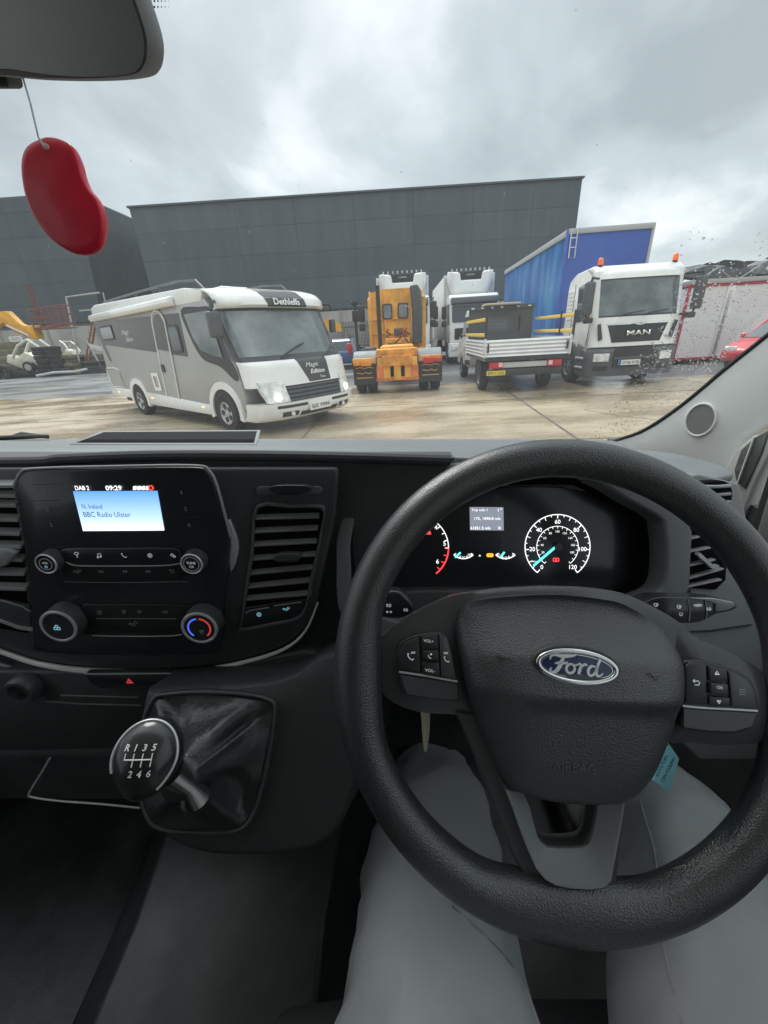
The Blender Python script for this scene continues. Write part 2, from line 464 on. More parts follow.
Ab = [(-40, 0), (19.6, 0), (21.5, 13), (-40, 30)]; At = [(-42, -1.5), (22.2, -1.5), (22.6, 14), (-42, 32)]
MB().loft([[Vector((x, y, 5.6)) for x, y in Ab], [Vector((x, y, 19.6)) for x, y in At]]).build('wall', M_CLAD2, b2, smooth=0)
MB().loft([[Vector((x, y, 19.61)) for x, y in At], [Vector((x, y, 19.8)) for x, y in At]]).build('roof', M_COPE, b2, smooth=0)
MB().box(-40, 19.2, 1, 20, 0, 5.59).build('base', M_CWALL, b2, smooth=0)

# pale boundary wall under the buildings
M_POST = mat('wall_post', (0.30, 0.29, 0.27), 0.7)
w1 = thing('boundary_wall', 'pale concrete wall panels along the foot of the dark buildings', 'wall', (-20, 52, 0))
MB().box(-60, 38, 0, .25, 0, 4.5).build('panel', M_CWALL, w1, smooth=0)
pb = MB()
for k in range(33): pb.box(-60 + 3 * k - .12, -60 + 3 * k + .12, -.12, -.002, 0, 4.6)
pb.build('post', M_POST, w1, smooth=0)
M_DGATE = mat('dark_gate', (0.06, 0.065, 0.07), 0.6, vary=(1, .3))
f1 = thing('palisade_fence', 'dark steel fence in front of the pale wall between motorhome and orange truck', 'fence', (-2, 46, 0))
fb = MB()
for k in range(90): fb.box(-7 + k * .16, -7 + k * .16 + .07, 0, .03, .1, 3.1)
fb.build('pale', M_DGATE, f1, smooth=0)
MB().box(-7, 7.4, .032, .08, .6, .7).box(-7, 7.4, .032, .08, 2.5, 2.6).build('rail', M_DGATE, f1, smooth=0)

# ================================================================== vehicle kit
M_TYRE = mat('tyre_rubber', (0.022, 0.022, 0.023), 0.75, bump=('noise', 60, .3), vary=(4, .3))
M_ALU = mat('wheel_alloy', (0.50, 0.51, 0.52), 0.35, metal=0.6)
M_STEELW = mat('wheel_steel', (0.28, 0.28, 0.28), 0.5, metal=0.3, vary=(8, .2))
M_BLK = mat('black_trim', (0.025, 0.027, 0.029), 0.5)
M_DGREY = mat('dark_grey_plastic', (0.075, 0.082, 0.088), 0.55, vary=(5, .12))
M_CHAS = mat('chassis', (0.035, 0.035, 0.036), 0.6, vary=(5, .3))
M_WHITE = mat('white_paint', (0.80, 0.80, 0.775), 0.28, coat=0.4, vary=(2.6, .09))
M_WHITE2 = mat('white_box_panel', (0.76, 0.76, 0.74), 0.4, vary=(.9, .05))
M_SILV = mat('silver_grey_paint', (0.40, 0.402, 0.395), 0.38, metal=0.25, vary=(.8, .05))
M_SILV2 = mat('silver_paint', (0.58, 0.59, 0.60), 0.35, metal=0.3, vary=(1.2, .05))
M_GLD = mat('dark_window', (0.06, 0.075, 0.085), 0.06, spec=0.8)
M_GLM = mat('cab_window', (0.13, 0.155, 0.16), 0.07, spec=0.8, vary=(1.6, .45))
M_RED = mat('red_lens', (0.55, 0.02, 0.03), 0.2)
M_AMB = mat('amber_lens', (0.85, 0.30, 0.04), 0.25)
M_HL = mat('headlamp', (0.70, 0.71, 0.68), 0.15, vary=(9, .35))
M_CHR = mat('chrome', (0.75, 0.75, 0.75), 0.15, metal=1.0)
M_PLW = mat('plate_white', (0.72, 0.72, 0.68), 0.4)
M_PLY = mat('plate_yellow', (0.78, 0.58, 0.05), 0.4)
M_LETB = mat('letter_black', (0.02, 0.02, 0.02), 0.5)
M_LETW = mat('letter_white', (0.80, 0.80, 0.78), 0.5)

def make_wheel(parent, x, y, r, w, rimm=M_ALU, spokes=5, name='wheel', dual=False):
    """axis along y; outer face towards sign(y)"""
    s = 1 if y > 0 else -1
    t = MB().lathe([(r * .60, -w / 2), (r * .93, -w / 2), (r, -w * .32), (r, w * .32), (r * .93, w / 2), (r * .60, w / 2), (r * .58, 0), (r * .60, -w / 2)], (0, 0, 0), (0, s, 0), 32, caps=False)
    tw = t.build(name, M_TYRE, parent, smooth=40); tw.location = (x, y, r)
    rb = MB()
    R = r * .615
    rb.lathe([(R, -w * .42), (R, w * .46), (R * .9, w * .46), (R * .88, w * .40), (R * .3, w * .36), (R * .26, w * .40), (0.001, w * .40)], (0, 0, 0), (0, s, 0), 28)
    rr = rb.build('rim', rimm, tw, smooth=40)
    hb = MB()
    for k in range(spokes):
        a = 2 * pi * (k + .5) / spokes
        c = Vector((cos(a) * R * .60, s * w * .37, sin(a) * R * .60))
        hb.cyl(c, (0, s, 0), R * (.24 if spokes < 7 else .15), 0, w * .045, 10)
    for k in range(8):
        a = 2 * pi * k / 8
        hb.cyl((cos(a) * R * .34, s * w * .36, sin(a) * R * .34), (0, s, 0), R * .03, 0, w * .05, 6)
    hb.build('rim_hole', M_CHAS, tw, smooth=40)
    if dual:
        t2 = copy_tree(tw, parent); t2.location = (x, y - s * (w + .06), r)
    return tw
def band(mb, fr, pts, w, th=.004): return mb.prism(fr, pts, w, w + th)

# ================================================================== MOTORHOME
def motorhome():
    R = thing('motorhome', 'silver and white motorhome with black stripe and dark windscreen, facing right in the yard', 'motorhome', (-2.28, 8.607, 0), radians(-39.62), scale=(1.069, 1.045, 1.013))
    HW = 1.15
    # x of the front at the centreline for a height, and how it falls back to the sides
    def cx(z):
        T = [(.24, 1.12), (.36, 1.24), (.60, 1.26), (.9, 1.20), (1.22, 1.13), (1.34, 1.01), (2.10, .64), (2.16, .74), (2.28, .71), (2.40, .56), (2.48, .22), (2.53, -.6)]
        for (a, b), (c, d) in zip(T, T[1:]):
            if z <= c: return b + (d - b) * max(0, (z - a)) / (c - a)
        return T[-1][1]
    def kb(z): return .34 if z > .7 else .30
    def F(y, z): return Vector((cx(z) - kb(z) * abs(y / HW) ** 3.6, y, z))
    body = [(-5.98, .45), (-5.60, 2.48), (-5.5, 2.58), (-5.2, 2.63), (-.75, 2.52), (-.45, 2.49), (-.05, 2.34), (.12, 2.12), (.36, 1.36), (.50, 1.2), (.62, .9), (.62, .42)]
    MB().prism(RS, body, -HW, HW).build('body', M_SILV, R, bevel=.06, seg=3)
    ys = [-HW + 2 * HW * i / 28 for i in range(29)]
    def zz(a, b, n): return [a + (b - a) * i / n for i in range(n + 1)]
    MB().patch(F, ys, [2.12, 2.17, 2.22, 2.28, 2.33, 2.38, 2.42, 2.46, 2.50], Vector((-.10, 0, 0))).build('cab_roof', M_WHITE, R, smooth=60)
    MB().prism(RS, [(-5.62, 2.44), (-5.5, 2.61), (-5.2, 2.655), (-.6, 2.535), (-.0, 2.44), (-.1, 2.27), (-.9, 2.28), (-5.6, 2.40)], -1.152, 1.152).build('roof_edge', M_WHITE, R, bevel=.05, seg=3)
    G = lambda y, z: F(y, z) + Vector((-.012, 0, 0))
    ws = MB().patch(G, [y * .965 for y in ys], zz(1.33, 2.11, 6), Vector((-.04, 0, 0))).build('windscreen', M_GLM, R, smooth=60)
    Bz = lambda y, z: F(y, z) + Vector((.001, 0, 0))
    MB().patch(Bz, ys, zz(1.27, 1.35, 2), Vector((-.05, 0, 0))).patch(Bz, ys, zz(2.08, 2.125, 1), Vector((-.05, 0, 0))).build('windscreen_seal', M_BLK, R, smooth=60)
    MB().patch(F, ys, zz(.84, 1.275, 6), Vector((-.15, 0, 0))).build('bonnet', M_WHITE, R, smooth=60)
    S = lambda y, z: F(y, z) + Vector((.006, 0, 0))
    # dark stripe on bonnet and cab roof
    def stripe(z0, z1, ya0, yb0, ya1, yb1):
        return lambda u, v: S(ya0 + (ya1 - ya0) * v + ((yb0 + (yb1 - yb0) * v) - (ya0 + (ya1 - ya0) * v)) * u, z0 + (z1 - z0) * v)
    n5 = [i / 6 for i in range(7)]
    st = MB().patch(stripe(.86, 1.27, -.12, .40, -.30, .40), n5, n5, Vector((-.02, 0, 0)))
    st.build('dark_stripe', mat('stripe_black', (.045, .048, .05), .35), R, smooth=60)
    st = MB().patch(stripe(2.14, 2.45, -.40, .44, -.52, .34), n5, [i / 12 for i in range(13)], Vector((-.03, 0, 0)))
    st.build('dark_stripe', mat('stripe_black', (.045, .048, .05), .35), R, smooth=60)
    # grille, bumper, lamps
    Gr = lambda y, z: F(y, z) + Vector((-.035, 0, 0))
    MB().patch(Gr, [y * .80 for y in ys], zz(.52, .86, 4), Vector((-.1, 0, 0))).build('grille', M_BLK, R, smooth=60)
    sl = MB()
    for k in range(4):
        z0 = .575 + k * .07
        sl.patch(lambda y, z: F(y, z) + Vector((-.01, 0, 0)), [y * .80 for y in ys], [z0, z0 + .03], Vector((-.03, 0, 0)))
    sl.build('grille_bar', M_DGREY, R, smooth=60)
    MB().patch(lambda y, z: F(y, z) + Vector((.045, 0, 0)), ys, [.25, .29, .34, .44, .52, .56], Vector((-.35, 0, 0))).build('bumper', M_WHITE, R, smooth=60)
    sb = MB()
    for a, b, c, d in ((-.88, -.30, .47, .52), (.30, .80, .47, .52), (-.45, .45, .29, .37), (-.80, -.50, .31, .40), (.50, .82, .31, .40)):
        sb.patch(lambda y, z: F(y, z) + Vector((.05, 0, 0)), [a + (b - a) * i / 8 for i in range(9)], zz(c, d, 2), Vector((-.01, 0, 0)))
    sb.build('air_intake', M_BLK, R, smooth=60)
    for s in (-1, 1):
        MB().patch(lambda u, z: F(s * (.66 + .40 * u * (1 - (.95 - z) * .3) + (.9 - z) * -.12), z) + Vector((.01, 0, 0)), [i / 8 for i in range(9)], zz(.57, .93, 5), Vector((-.08, 0, 0))).build('headlamp', M_HL, R, smooth=60)
        lp = MB().cyl(F(s * .82, .66) + Vector((.0, 0, 0)), (1, s * .5, 0), .06, 0, .03, 14)
        lp.build('headlamp_bulb', mat('lamp_lit', (1, .95, .8), .3, emit=((1, .93, .72), 2.0)), R)
        MB().cyl(F(s * .62, .36) + Vector((.03, 0, 0)), (1, 0, 0), .04, 0, .025, 12).build('fog_lamp', M_HL, R)
    pf = Fr((1.30, 0, .42), (0, 1, 0), (0, 0, 1))
    MB().prism(pf, rrect(-.28, .24, -.06, .06, .01), .0, .02).build('number_plate', M_PLW, R)
    text(pf, 'SJZ 7096', -.02, 0, .075, M_LETB, R, w=.022, width=.44, bold=.02)
    # lettering
    a = F(.06, 2.26); b = F(.06, 2.18); vf = Fr((a + b) / 2 + Vector((.03, -.09, 0)), (0, 1, 0), a - b)
    text(vf, 'Dethleffs', 0, 0, .11, M_LETW, R, w=.005, width=.56, bold=.02)
    a = F(.3, 1.2); b = F(.3, .9); hf = Fr((a + b) / 2 + Vector((.012, -.22, 0)), (0, 1, -.0), a - b)
    text(hf, 'Magic', -.06, .09, .10, M_LETW, R, w=.01, width=.30, shear=.3)
    text(hf, 'Edition', .03, -.02, .08, M_LETW, R, w=.01, width=.34, shear=.3, bold=.02)
    text(hf, 'Two', .12, -.13, .045, M_LETW, R, w=.01, width=.12, shear=.3)
    for s0 in (-.55, .35):
        p = F(s0, 1.31); wl = MB().tube([p + Vector((.02, 0, 0)), p + Vector((.03, .1, .05)), F(s0 + .42, 1.47) + Vector((.03, 0, 0)), F(s0 + .62, 1.52) + Vector((.02, 0, 0))], .014, 6)
        wl.build('wiper', M_BLK, R)
    # right side (w = +1.15) and the same glass on the left
    dkb = mat('side_band', (.040, .042, .041), .25, vary=(.7, .1))
    for s in (1, -1):
        w0 = 1.151 if s > 0 else -1.157
        bb = MB(); bb.prism(RS, [(-5.62, 2.28), (-3.2, 2.22), (-.98, 2.16), (-1.02, 1.39), (-5.38, 1.73), (-5.22, 1.30), (-5.38, 1.34), (-5.6, 1.9)], w0, w0 + .006)
        bb.build('side_band', dkb, R, smooth=0)
        w1 = 1.158 if s > 0 else -1.172
        MB().prism(RS, rrect(-5.30, -4.48, 1.82, 2.16, .06), w1, w1 + .012).build('window_frame', M_BLK, R)
        MB().prism(RS, rrect(-1.56, -1.12, 1.46, 1.98, .08), w1, w1 + .012).build('window_frame', M_BLK, R)
        w2 = w1 + .013 if s > 0 else w1 - .009
        MB().prism(RS, rrect(-5.26, -4.52, 1.86, 2.12, .05), w2, w2 + .008).build('window', M_GLD, R)
        MB().prism(RS, rrect(-1.52, -1.16, 1.50, 1.94, .07), w2, w2 + .008).build('window', M_GLD, R)
        # cab quarter glass with black surround sweeping down to the headlamp
        q = crv([(-.86, 2.20), (-.74, 1.72), (-.55, 1.42), (-.35, 1.30), (.10, 1.20), (.46, .98), (.58, 1.0), (.56, 1.18), (.44, 1.36), (.30, 1.78), (.20, 2.14), (-.2, 2.2)], 4)
        MB().prism(RS, q, w0, w0 + .008).build('cab_surround', M_BLK, R, smooth=0)
        MB().prism(RS, [(-.74, 2.12), (-.62, 1.74), (-.44, 1.50), (-.05, 1.40), (.26, 1.36), (.10, 2.12)], w2, w2 + .008).build('cab_window', M_GLM, R, smooth=0)
        for wx, rr in ((0, .47), (-4.0, .44)):
            oa = arc_pts(wx, .36, rr + .09, -12, 192, 22, (rr + .11)); ia = arc_pts(wx, .36, rr - .02, -12, 192, 22)
            v0 = 1.10 * s; v1 = (1.185) * s
            n = len(oa)
            rings = [[RS.P(*oa[i], v0), RS.P(*oa[i], v1), RS.P(*ia[i], v1), RS.P(*ia[i], v0)] for i in range(n)]
            MB().loft(rings).build('wheel_arch', M_WHITE, R, smooth=50)
        for wx, rr in ((0, .45), (-4.0, .42)):
            MB().prism(RS, arc_pts(wx, .36, rr, -14, 194, 20), (.80 if s > 0 else -1.153), (1.153 if s > 0 else -.80)).build('wheel_well', M_CHAS, R, smooth=0)
        MB().prism(RS, [(-5.97, .42), (-4.5, .40), (-4.5, .62), (-5.93, .64)], w0, w0 + .02).prism(RS, [(-3.5, .30), (-.52, .28), (-.52, .48), (-3.5, .60)], w0, w0 + .02).build('side_skirt', M_WHITE, R, bevel=.01)
        for mx, mz in ((-.9, .40), (-3.3, .45), (-5.4, .5)): MB().prism(RS, rrect(mx, mx + .09, mz, mz + .04, .01), w0 + .02 if s > 0 else w0 - .008, w0 + .03 if s > 0 else w0).build('marker_lamp', mat('amber_lit', (1, .7, .3), .3, emit=((1, .62, .2), .6)), R)
    # door on the right side
    dl = [(-2.42, .54), (-2.30, 1.3), (-2.16, 2.05)] + arc_pts(-1.87, 2.05, .28, 180, 0, 10, .22) + [(-1.60, 2.0), (-1.72, 1.2), (-1.84, .52)]
    MB().tube([RS.P(*p, 1.17) for p in dl], .018, 6).build('door_seal', M_WHITE, R, smooth=60)
    dp = MB().prism(RS, [(a * .985 - .03, b) for a, b in dl], 1.158, 1.164); dp.build('entrance_door', M_SILV, R, smooth=0)
    MB().prism(RS, [(-2.26, 1.55), (-2.12, 2.06), (-1.98, 2.2), (-1.8, 2.2), (-1.66, 2.05), (-1.70, 1.50)], 1.165, 1.171).build('door_band', dkb, R, smooth=0)
    MB().prism(RS, rrect(-2.28, -2.16, 1.08, 1.24, .03), 1.165, 1.19).build('door_handle', M_BLK, R)
    MB().tube([RS.P(*p, 1.158) for p in [(-5.80, 1.14), (-5.2, 1.15), (-4.95, 1.10), (-4.88, .66), (-5.75, .66), (-5.84, 1.1)]], .012, 6).build('locker_door', M_WHITE, R)
    MB().ring(RS, rrect(-2.98, -2.62, .66, 1.06, .03), rrect(-2.90, -2.70, .74, .98, .02), 1.156, 1.166).build('service_flap', M_WHITE, R)
    text(RS, 'Magic', -3.75, 1.94, .13, M_LETW, R, w=1.159, width=.42, shear=.3)
    text(RS, 'Edition', -3.62, 1.80, .09, M_LETW, R, w=1.159, width=.40, shear=.3)
    # awning, roof rails, rooflight
    MB().prism(BS, [(-.0, 0), (.10, .0), (.14, .06), (.12, .14), (.04, .17), (0, .15)], 0, 4.45).build('awning', M_WHITE, R, bevel=.015).location = (-1.02, -1.16, 2.28)
    R.children[-1].rotation_euler = (0, .040, 0)
    rl = MB()
    for yy in (-.92, .92):
        rl.tube([(-5.3, yy, 2.62), (-5.2, yy, 2.72), (-3, yy, 2.73), (-1.2, yy, 2.72), (-.55, yy, 2.66), (-.3, yy, 2.48)], .022, 6)
        for xx in (-4.4, -3.2, -2): rl.tube([(xx, yy, 2.55), (xx, yy, 2.73)], .02, 6)
    rl.build('roof_rail', M_DGREY, R)
    MB().box(-4.0, -3.3, -.35, .35, 2.58, 2.72).build('rooflight', M_WHITE, R, bevel=.03)
    MB().box(-1.4, -.8, -.3, .3, 2.50, 2.63).build('rooflight', M_WHITE, R, bevel=.03)
    # mirrors hanging from the roof corners
    for s in (-1, 1):
        m = MB().tube([(.25, s * 1.08, 2.25), (.45, s * 1.28, 2.22), (.47, s * 1.32, 2.1)], .03, 6)
        m.build('mirror_arm', M_BLK, R)
        MB().box(.40, .52, s * 1.30 - (.11 if s < 0 else .06), s * 1.30 + (.11 if s < 0 else .06), 1.68, 2.08 if s < 0 else 1.95).build('wing_mirror', M_DGREY, R, bevel=.04, seg=3)
    for x in (0, -4.0):
        for s in (-1, 1): make_wheel(R, x, s * 1.085, .36, .22)
    MB().box(-5.6, .9, -.95, .95, .25, .5).build('underbody', M_CHAS, R)
    # seats and driver's side fittings seen as shapes behind the windscreen are left to the reflections
motorhome()

# ================================================================== ORANGE TRACTOR UNIT (seen from behind)
M_ORG = mat('orange_paint', (0.84, 0.41, 0.06), 0.45, vary=(2.2, .28))
M_ORGD = mat('orange_paint_worn', (0.74, 0.30, 0.045), 0.6, vary=(4, .45))
M_ORR = mat('orange_red_paint', (0.76, 0.20, 0.05), 0.5, vary=(4, .3))
def orange():
    R = thing('recovery_tractor', 'orange and yellow tractor unit seen from behind, parked beside the motorhome', 'truck', (.455, 12.58, 0), radians(87.61), scale=(1.034, 1.026, 1.04))
    # local x forward (away), y left.  BS: u = -y, w = -x
    MB().box(-.9, 5.4, -.42, .42, .75, 1.02).build('chassis_frame', M_ORGD, R, bevel=.02)
    # cab: back wall at x = 3.0
    cab = [(-1.0, .95), (-1.02, 1.2), (-1.02, 2.66), (-.9, 2.86), (-.55, 2.95), (.55, 2.95), (.9, 2.86), (1.02, 2.66), (1.02, 1.2), (1.0, .95)]
    MB().loft([[Vector((x, -u * k, z)) for u, z in cab] for x, k in ((3.0, .97), (3.06, 1), (5.0, 1), (5.3, .97))]).build('cab', M_ORG, R, smooth=25)
    cb = MB()
    for u in (-.92, -.42, .50): cb.box(2.94, 2.998, -u - .03, -u + .03, 1.2, 2.9)
    for z in (1.55, 2.0): cb.box(2.95, 2.998, -.92, .96, z, z + .05)
    cb.build('cab_rib', M_ORG, R, bevel=.01)
    bf = Fr((2.94, 0, 0), (0, -1, 0), (0, 0, 1))
    for a, b in ((-.50, -.16), (.04, .40)):
        w = MB().prism(bf, rrect(a, b, 2.02, 2.50, .06), .0, .015).build('rear_window', M_BLK, R)
        MB().prism(bf, rrect(a + .04, b - .04, 2.06, 2.46, .05), .016, .022).build('pane', M_GLM, w)
    # intake duct right, exhaust stack left, box in the middle
    MB().prism(bf, [(.52, 1.2), (.86, 1.2), (.88, 2.3), (.82, 2.85), (.72, 3.0), (.46, 2.97), (.49, 2.65), (.57, 2.3)], 0, .35).build('air_intake', M_DGREY, R, bevel=.05, seg=3)
    MB().tube([(2.8, .63, 1.0), (2.8, .63, 3.05)], .07, 12).build('exhaust_stack', M_BLK, R)
    MB().box(2.3, 2.9, -.42, .42, .98, 1.42).build('tool_box', M_ORG, R, bevel=.02)
    MB().prism(bf, rrect(-.36, .36, 1.02, 1.38, .02), .66, .68).build('tool_box_lid', M_ORGD, R)
    for s in (-1, 1):
        MB().loft([[Vector((2.9, s * .98, z)) for z in (.9, 1.1)] + [Vector((2.9, s * .62, z)) for z in (1.1, .9)], [Vector((2.2, s * .6, z)) for z in (.9, 1.02)] + [Vector((2.2, s * .34, z)) for z in (1.02, .9)]]).build('side_bracket', M_ORG, R)
        MB().tube([(4.9, s * 1.15, 2.75), (4.9, s * 1.42, 2.75), (4.9, s * 1.42, 2.0)], .02, 6).build('mirror_arm', M_BLK, R)
        MB().box(4.82, 4.92, s * 1.42 - .13, s * 1.42 + .13, 2.05, 2.62).build('wing_mirror', M_BLK, R, bevel=.03)
        MB().box(4.82, 4.92, s * 1.42 - .12, s * 1.42 + .12, 1.72, 1.98).build('wing_mirror', M_BLK, R, bevel=.03)
        # rear mudguards: grey arcs over twin wheels
        mg = MB(); oa = arc_pts(0, .52, .62, 5, 175, 16); ia = arc_pts(0, .52, .59, 5, 175, 16)
        y0, y1 = s * .60, s * 1.26
        mg.loft([[RS.P(*oa[i], -y0), RS.P(*oa[i], -y1), RS.P(*ia[i], -y1), RS.P(*ia[i], -y0)] for i in range(17)])
        mg.build('mudguard', mat('mudguard_grey', (.22, .235, .25), .5, vary=(3, .15)), R, smooth=50)
        fl = MB().box(-.66, -.64, min(y0, y1), max(y0, y1), .28, .82).build('mud_flap', M_BLK, R)
        ff = Fr((-.662, s * .93, .5), (0, -1, 0), (0, 0, 1))
        sq = MB()
        strokes(sq, ff, [[(-.25, .22), (-.12, .24), (.0, .21), (.12, .24), (.25, .22)], [(-.22, .10), (-.05, .07), (.02, .11), (.10, .07), (.2, .09)], [(-.24, -.04), (.24, -.04)]], .022, .001, .004)
        sq.build('flap_marking', M_AMBT, fl)
        lb = MB().box(-.80, -.66, min(y0, y1) + .02, max(y0, y1) - .02, .86, .98).build('lamp_bar', M_ORG if s > 0 else M_ORGD, R, bevel=.01)
        MB().box(-.84, -.81, s * .72, s * 1.02, .78, .92).build('tail_lamp', M_AMB if s > 0 else M_RED, R, bevel=.01)
        MB().box(-.84, -.81, s * 1.04, s * 1.22, .80, .90).build('tail_lamp', M_AMB if s > 0 else M_RED, R, bevel=.01)
        make_wheel(R, 0, s * 1.10, .50, .27, M_STEELW, 8, dual=True)
        make_wheel(R, 3.9, s * 1.02, .50, .28, M_STEELW, 8)
    # rear end: crossmember, coupling and tow frame
    MB().box(-.80, -.2, -.58, .58, .98, 1.18).build('cross_member', M_ORGD, R, bevel=.02)
    MB().box(-.2, 1.6, -.48, .48, 1.1, 1.24).build('deck', M_ORG, R, bevel=.02)
    MB().box(-.82, -.55, -.56, -.20, .42, .97).box(-.82, -.55, .20, .56, .42, .97).build('rear_plate', M_ORG, R, bevel=.02)
    MB().box(-.85, -.5, -.10, .10, .38, .97).build('tow_post', M_ORG, R, bevel=.02)
    MB().box(-.80, -.56, -.60, .60, .36, .46).build('rear_bar', M_ORR, R, bevel=.01)
    MB().box(-.83, -.81, .38, .58, .45, .75).box(-.83, -.81, -.58, -.38, .45, .75).build('side_reflector', M_ORR, R)
    MB().box(-.5, .5, -.2, .2, .30, .7).build('axle', M_CHAS, R, bevel=.05)
    MB().tube([(1.7, -.3, 1.2), (1.5, .3, 1.25)], .05, 8).tube([(2.2, -.4, 1.2), (1.9, -.2, 1.5), (2.2, .1, 1.25)], .025, 8).build('air_line', M_BLK, R)
    MB().box(1.9, 2.4, .75, 1.15, 1.0, 1.18).build('lamp_pod', M_DGREY, R, bevel=.05)
    for k, (ya, cl) in enumerate(((-.34, M_BLK), (-.22, M_RED), (.30, M_BLK))):
        cp = [(2.9, ya, 1.7)] + [(2.6 + .05 * sin(j * 1.2), ya + .10 * cos(j * 1.9), 1.62 - .045 * j) for j in range(12)] + [(1.8, ya * .5, 1.25)]
        MB().tube(cp, .018, 6).build('coiled_hose', cl, R)
    gp_ = MB().tube([(2.88, -.52, 1.15), (2.86, -.52, 2.35), (2.86, -.30, 2.40)], .02, 6).build('grab_rail', M_SILV2, R)
    MB().box(2.86, 2.93, -.2, .12, 1.5, 1.72).build('junction_box', M_DGREY, R, bevel=.01)
    for s in (-1, 1):
        MB().cyl((3.0, s * .93, 2.70), (-1, 0, 0), .06, 0, .05, 12).build('work_lamp', M_HL, R)
    MB().box(3.4, 4.6, -1.13, 1.13, .5, .96).build('cab_step', M_CHAS, R, bevel=.03)
M_AMBT = mat('amber_letters', (.75, .42, .08), .5)
orange()

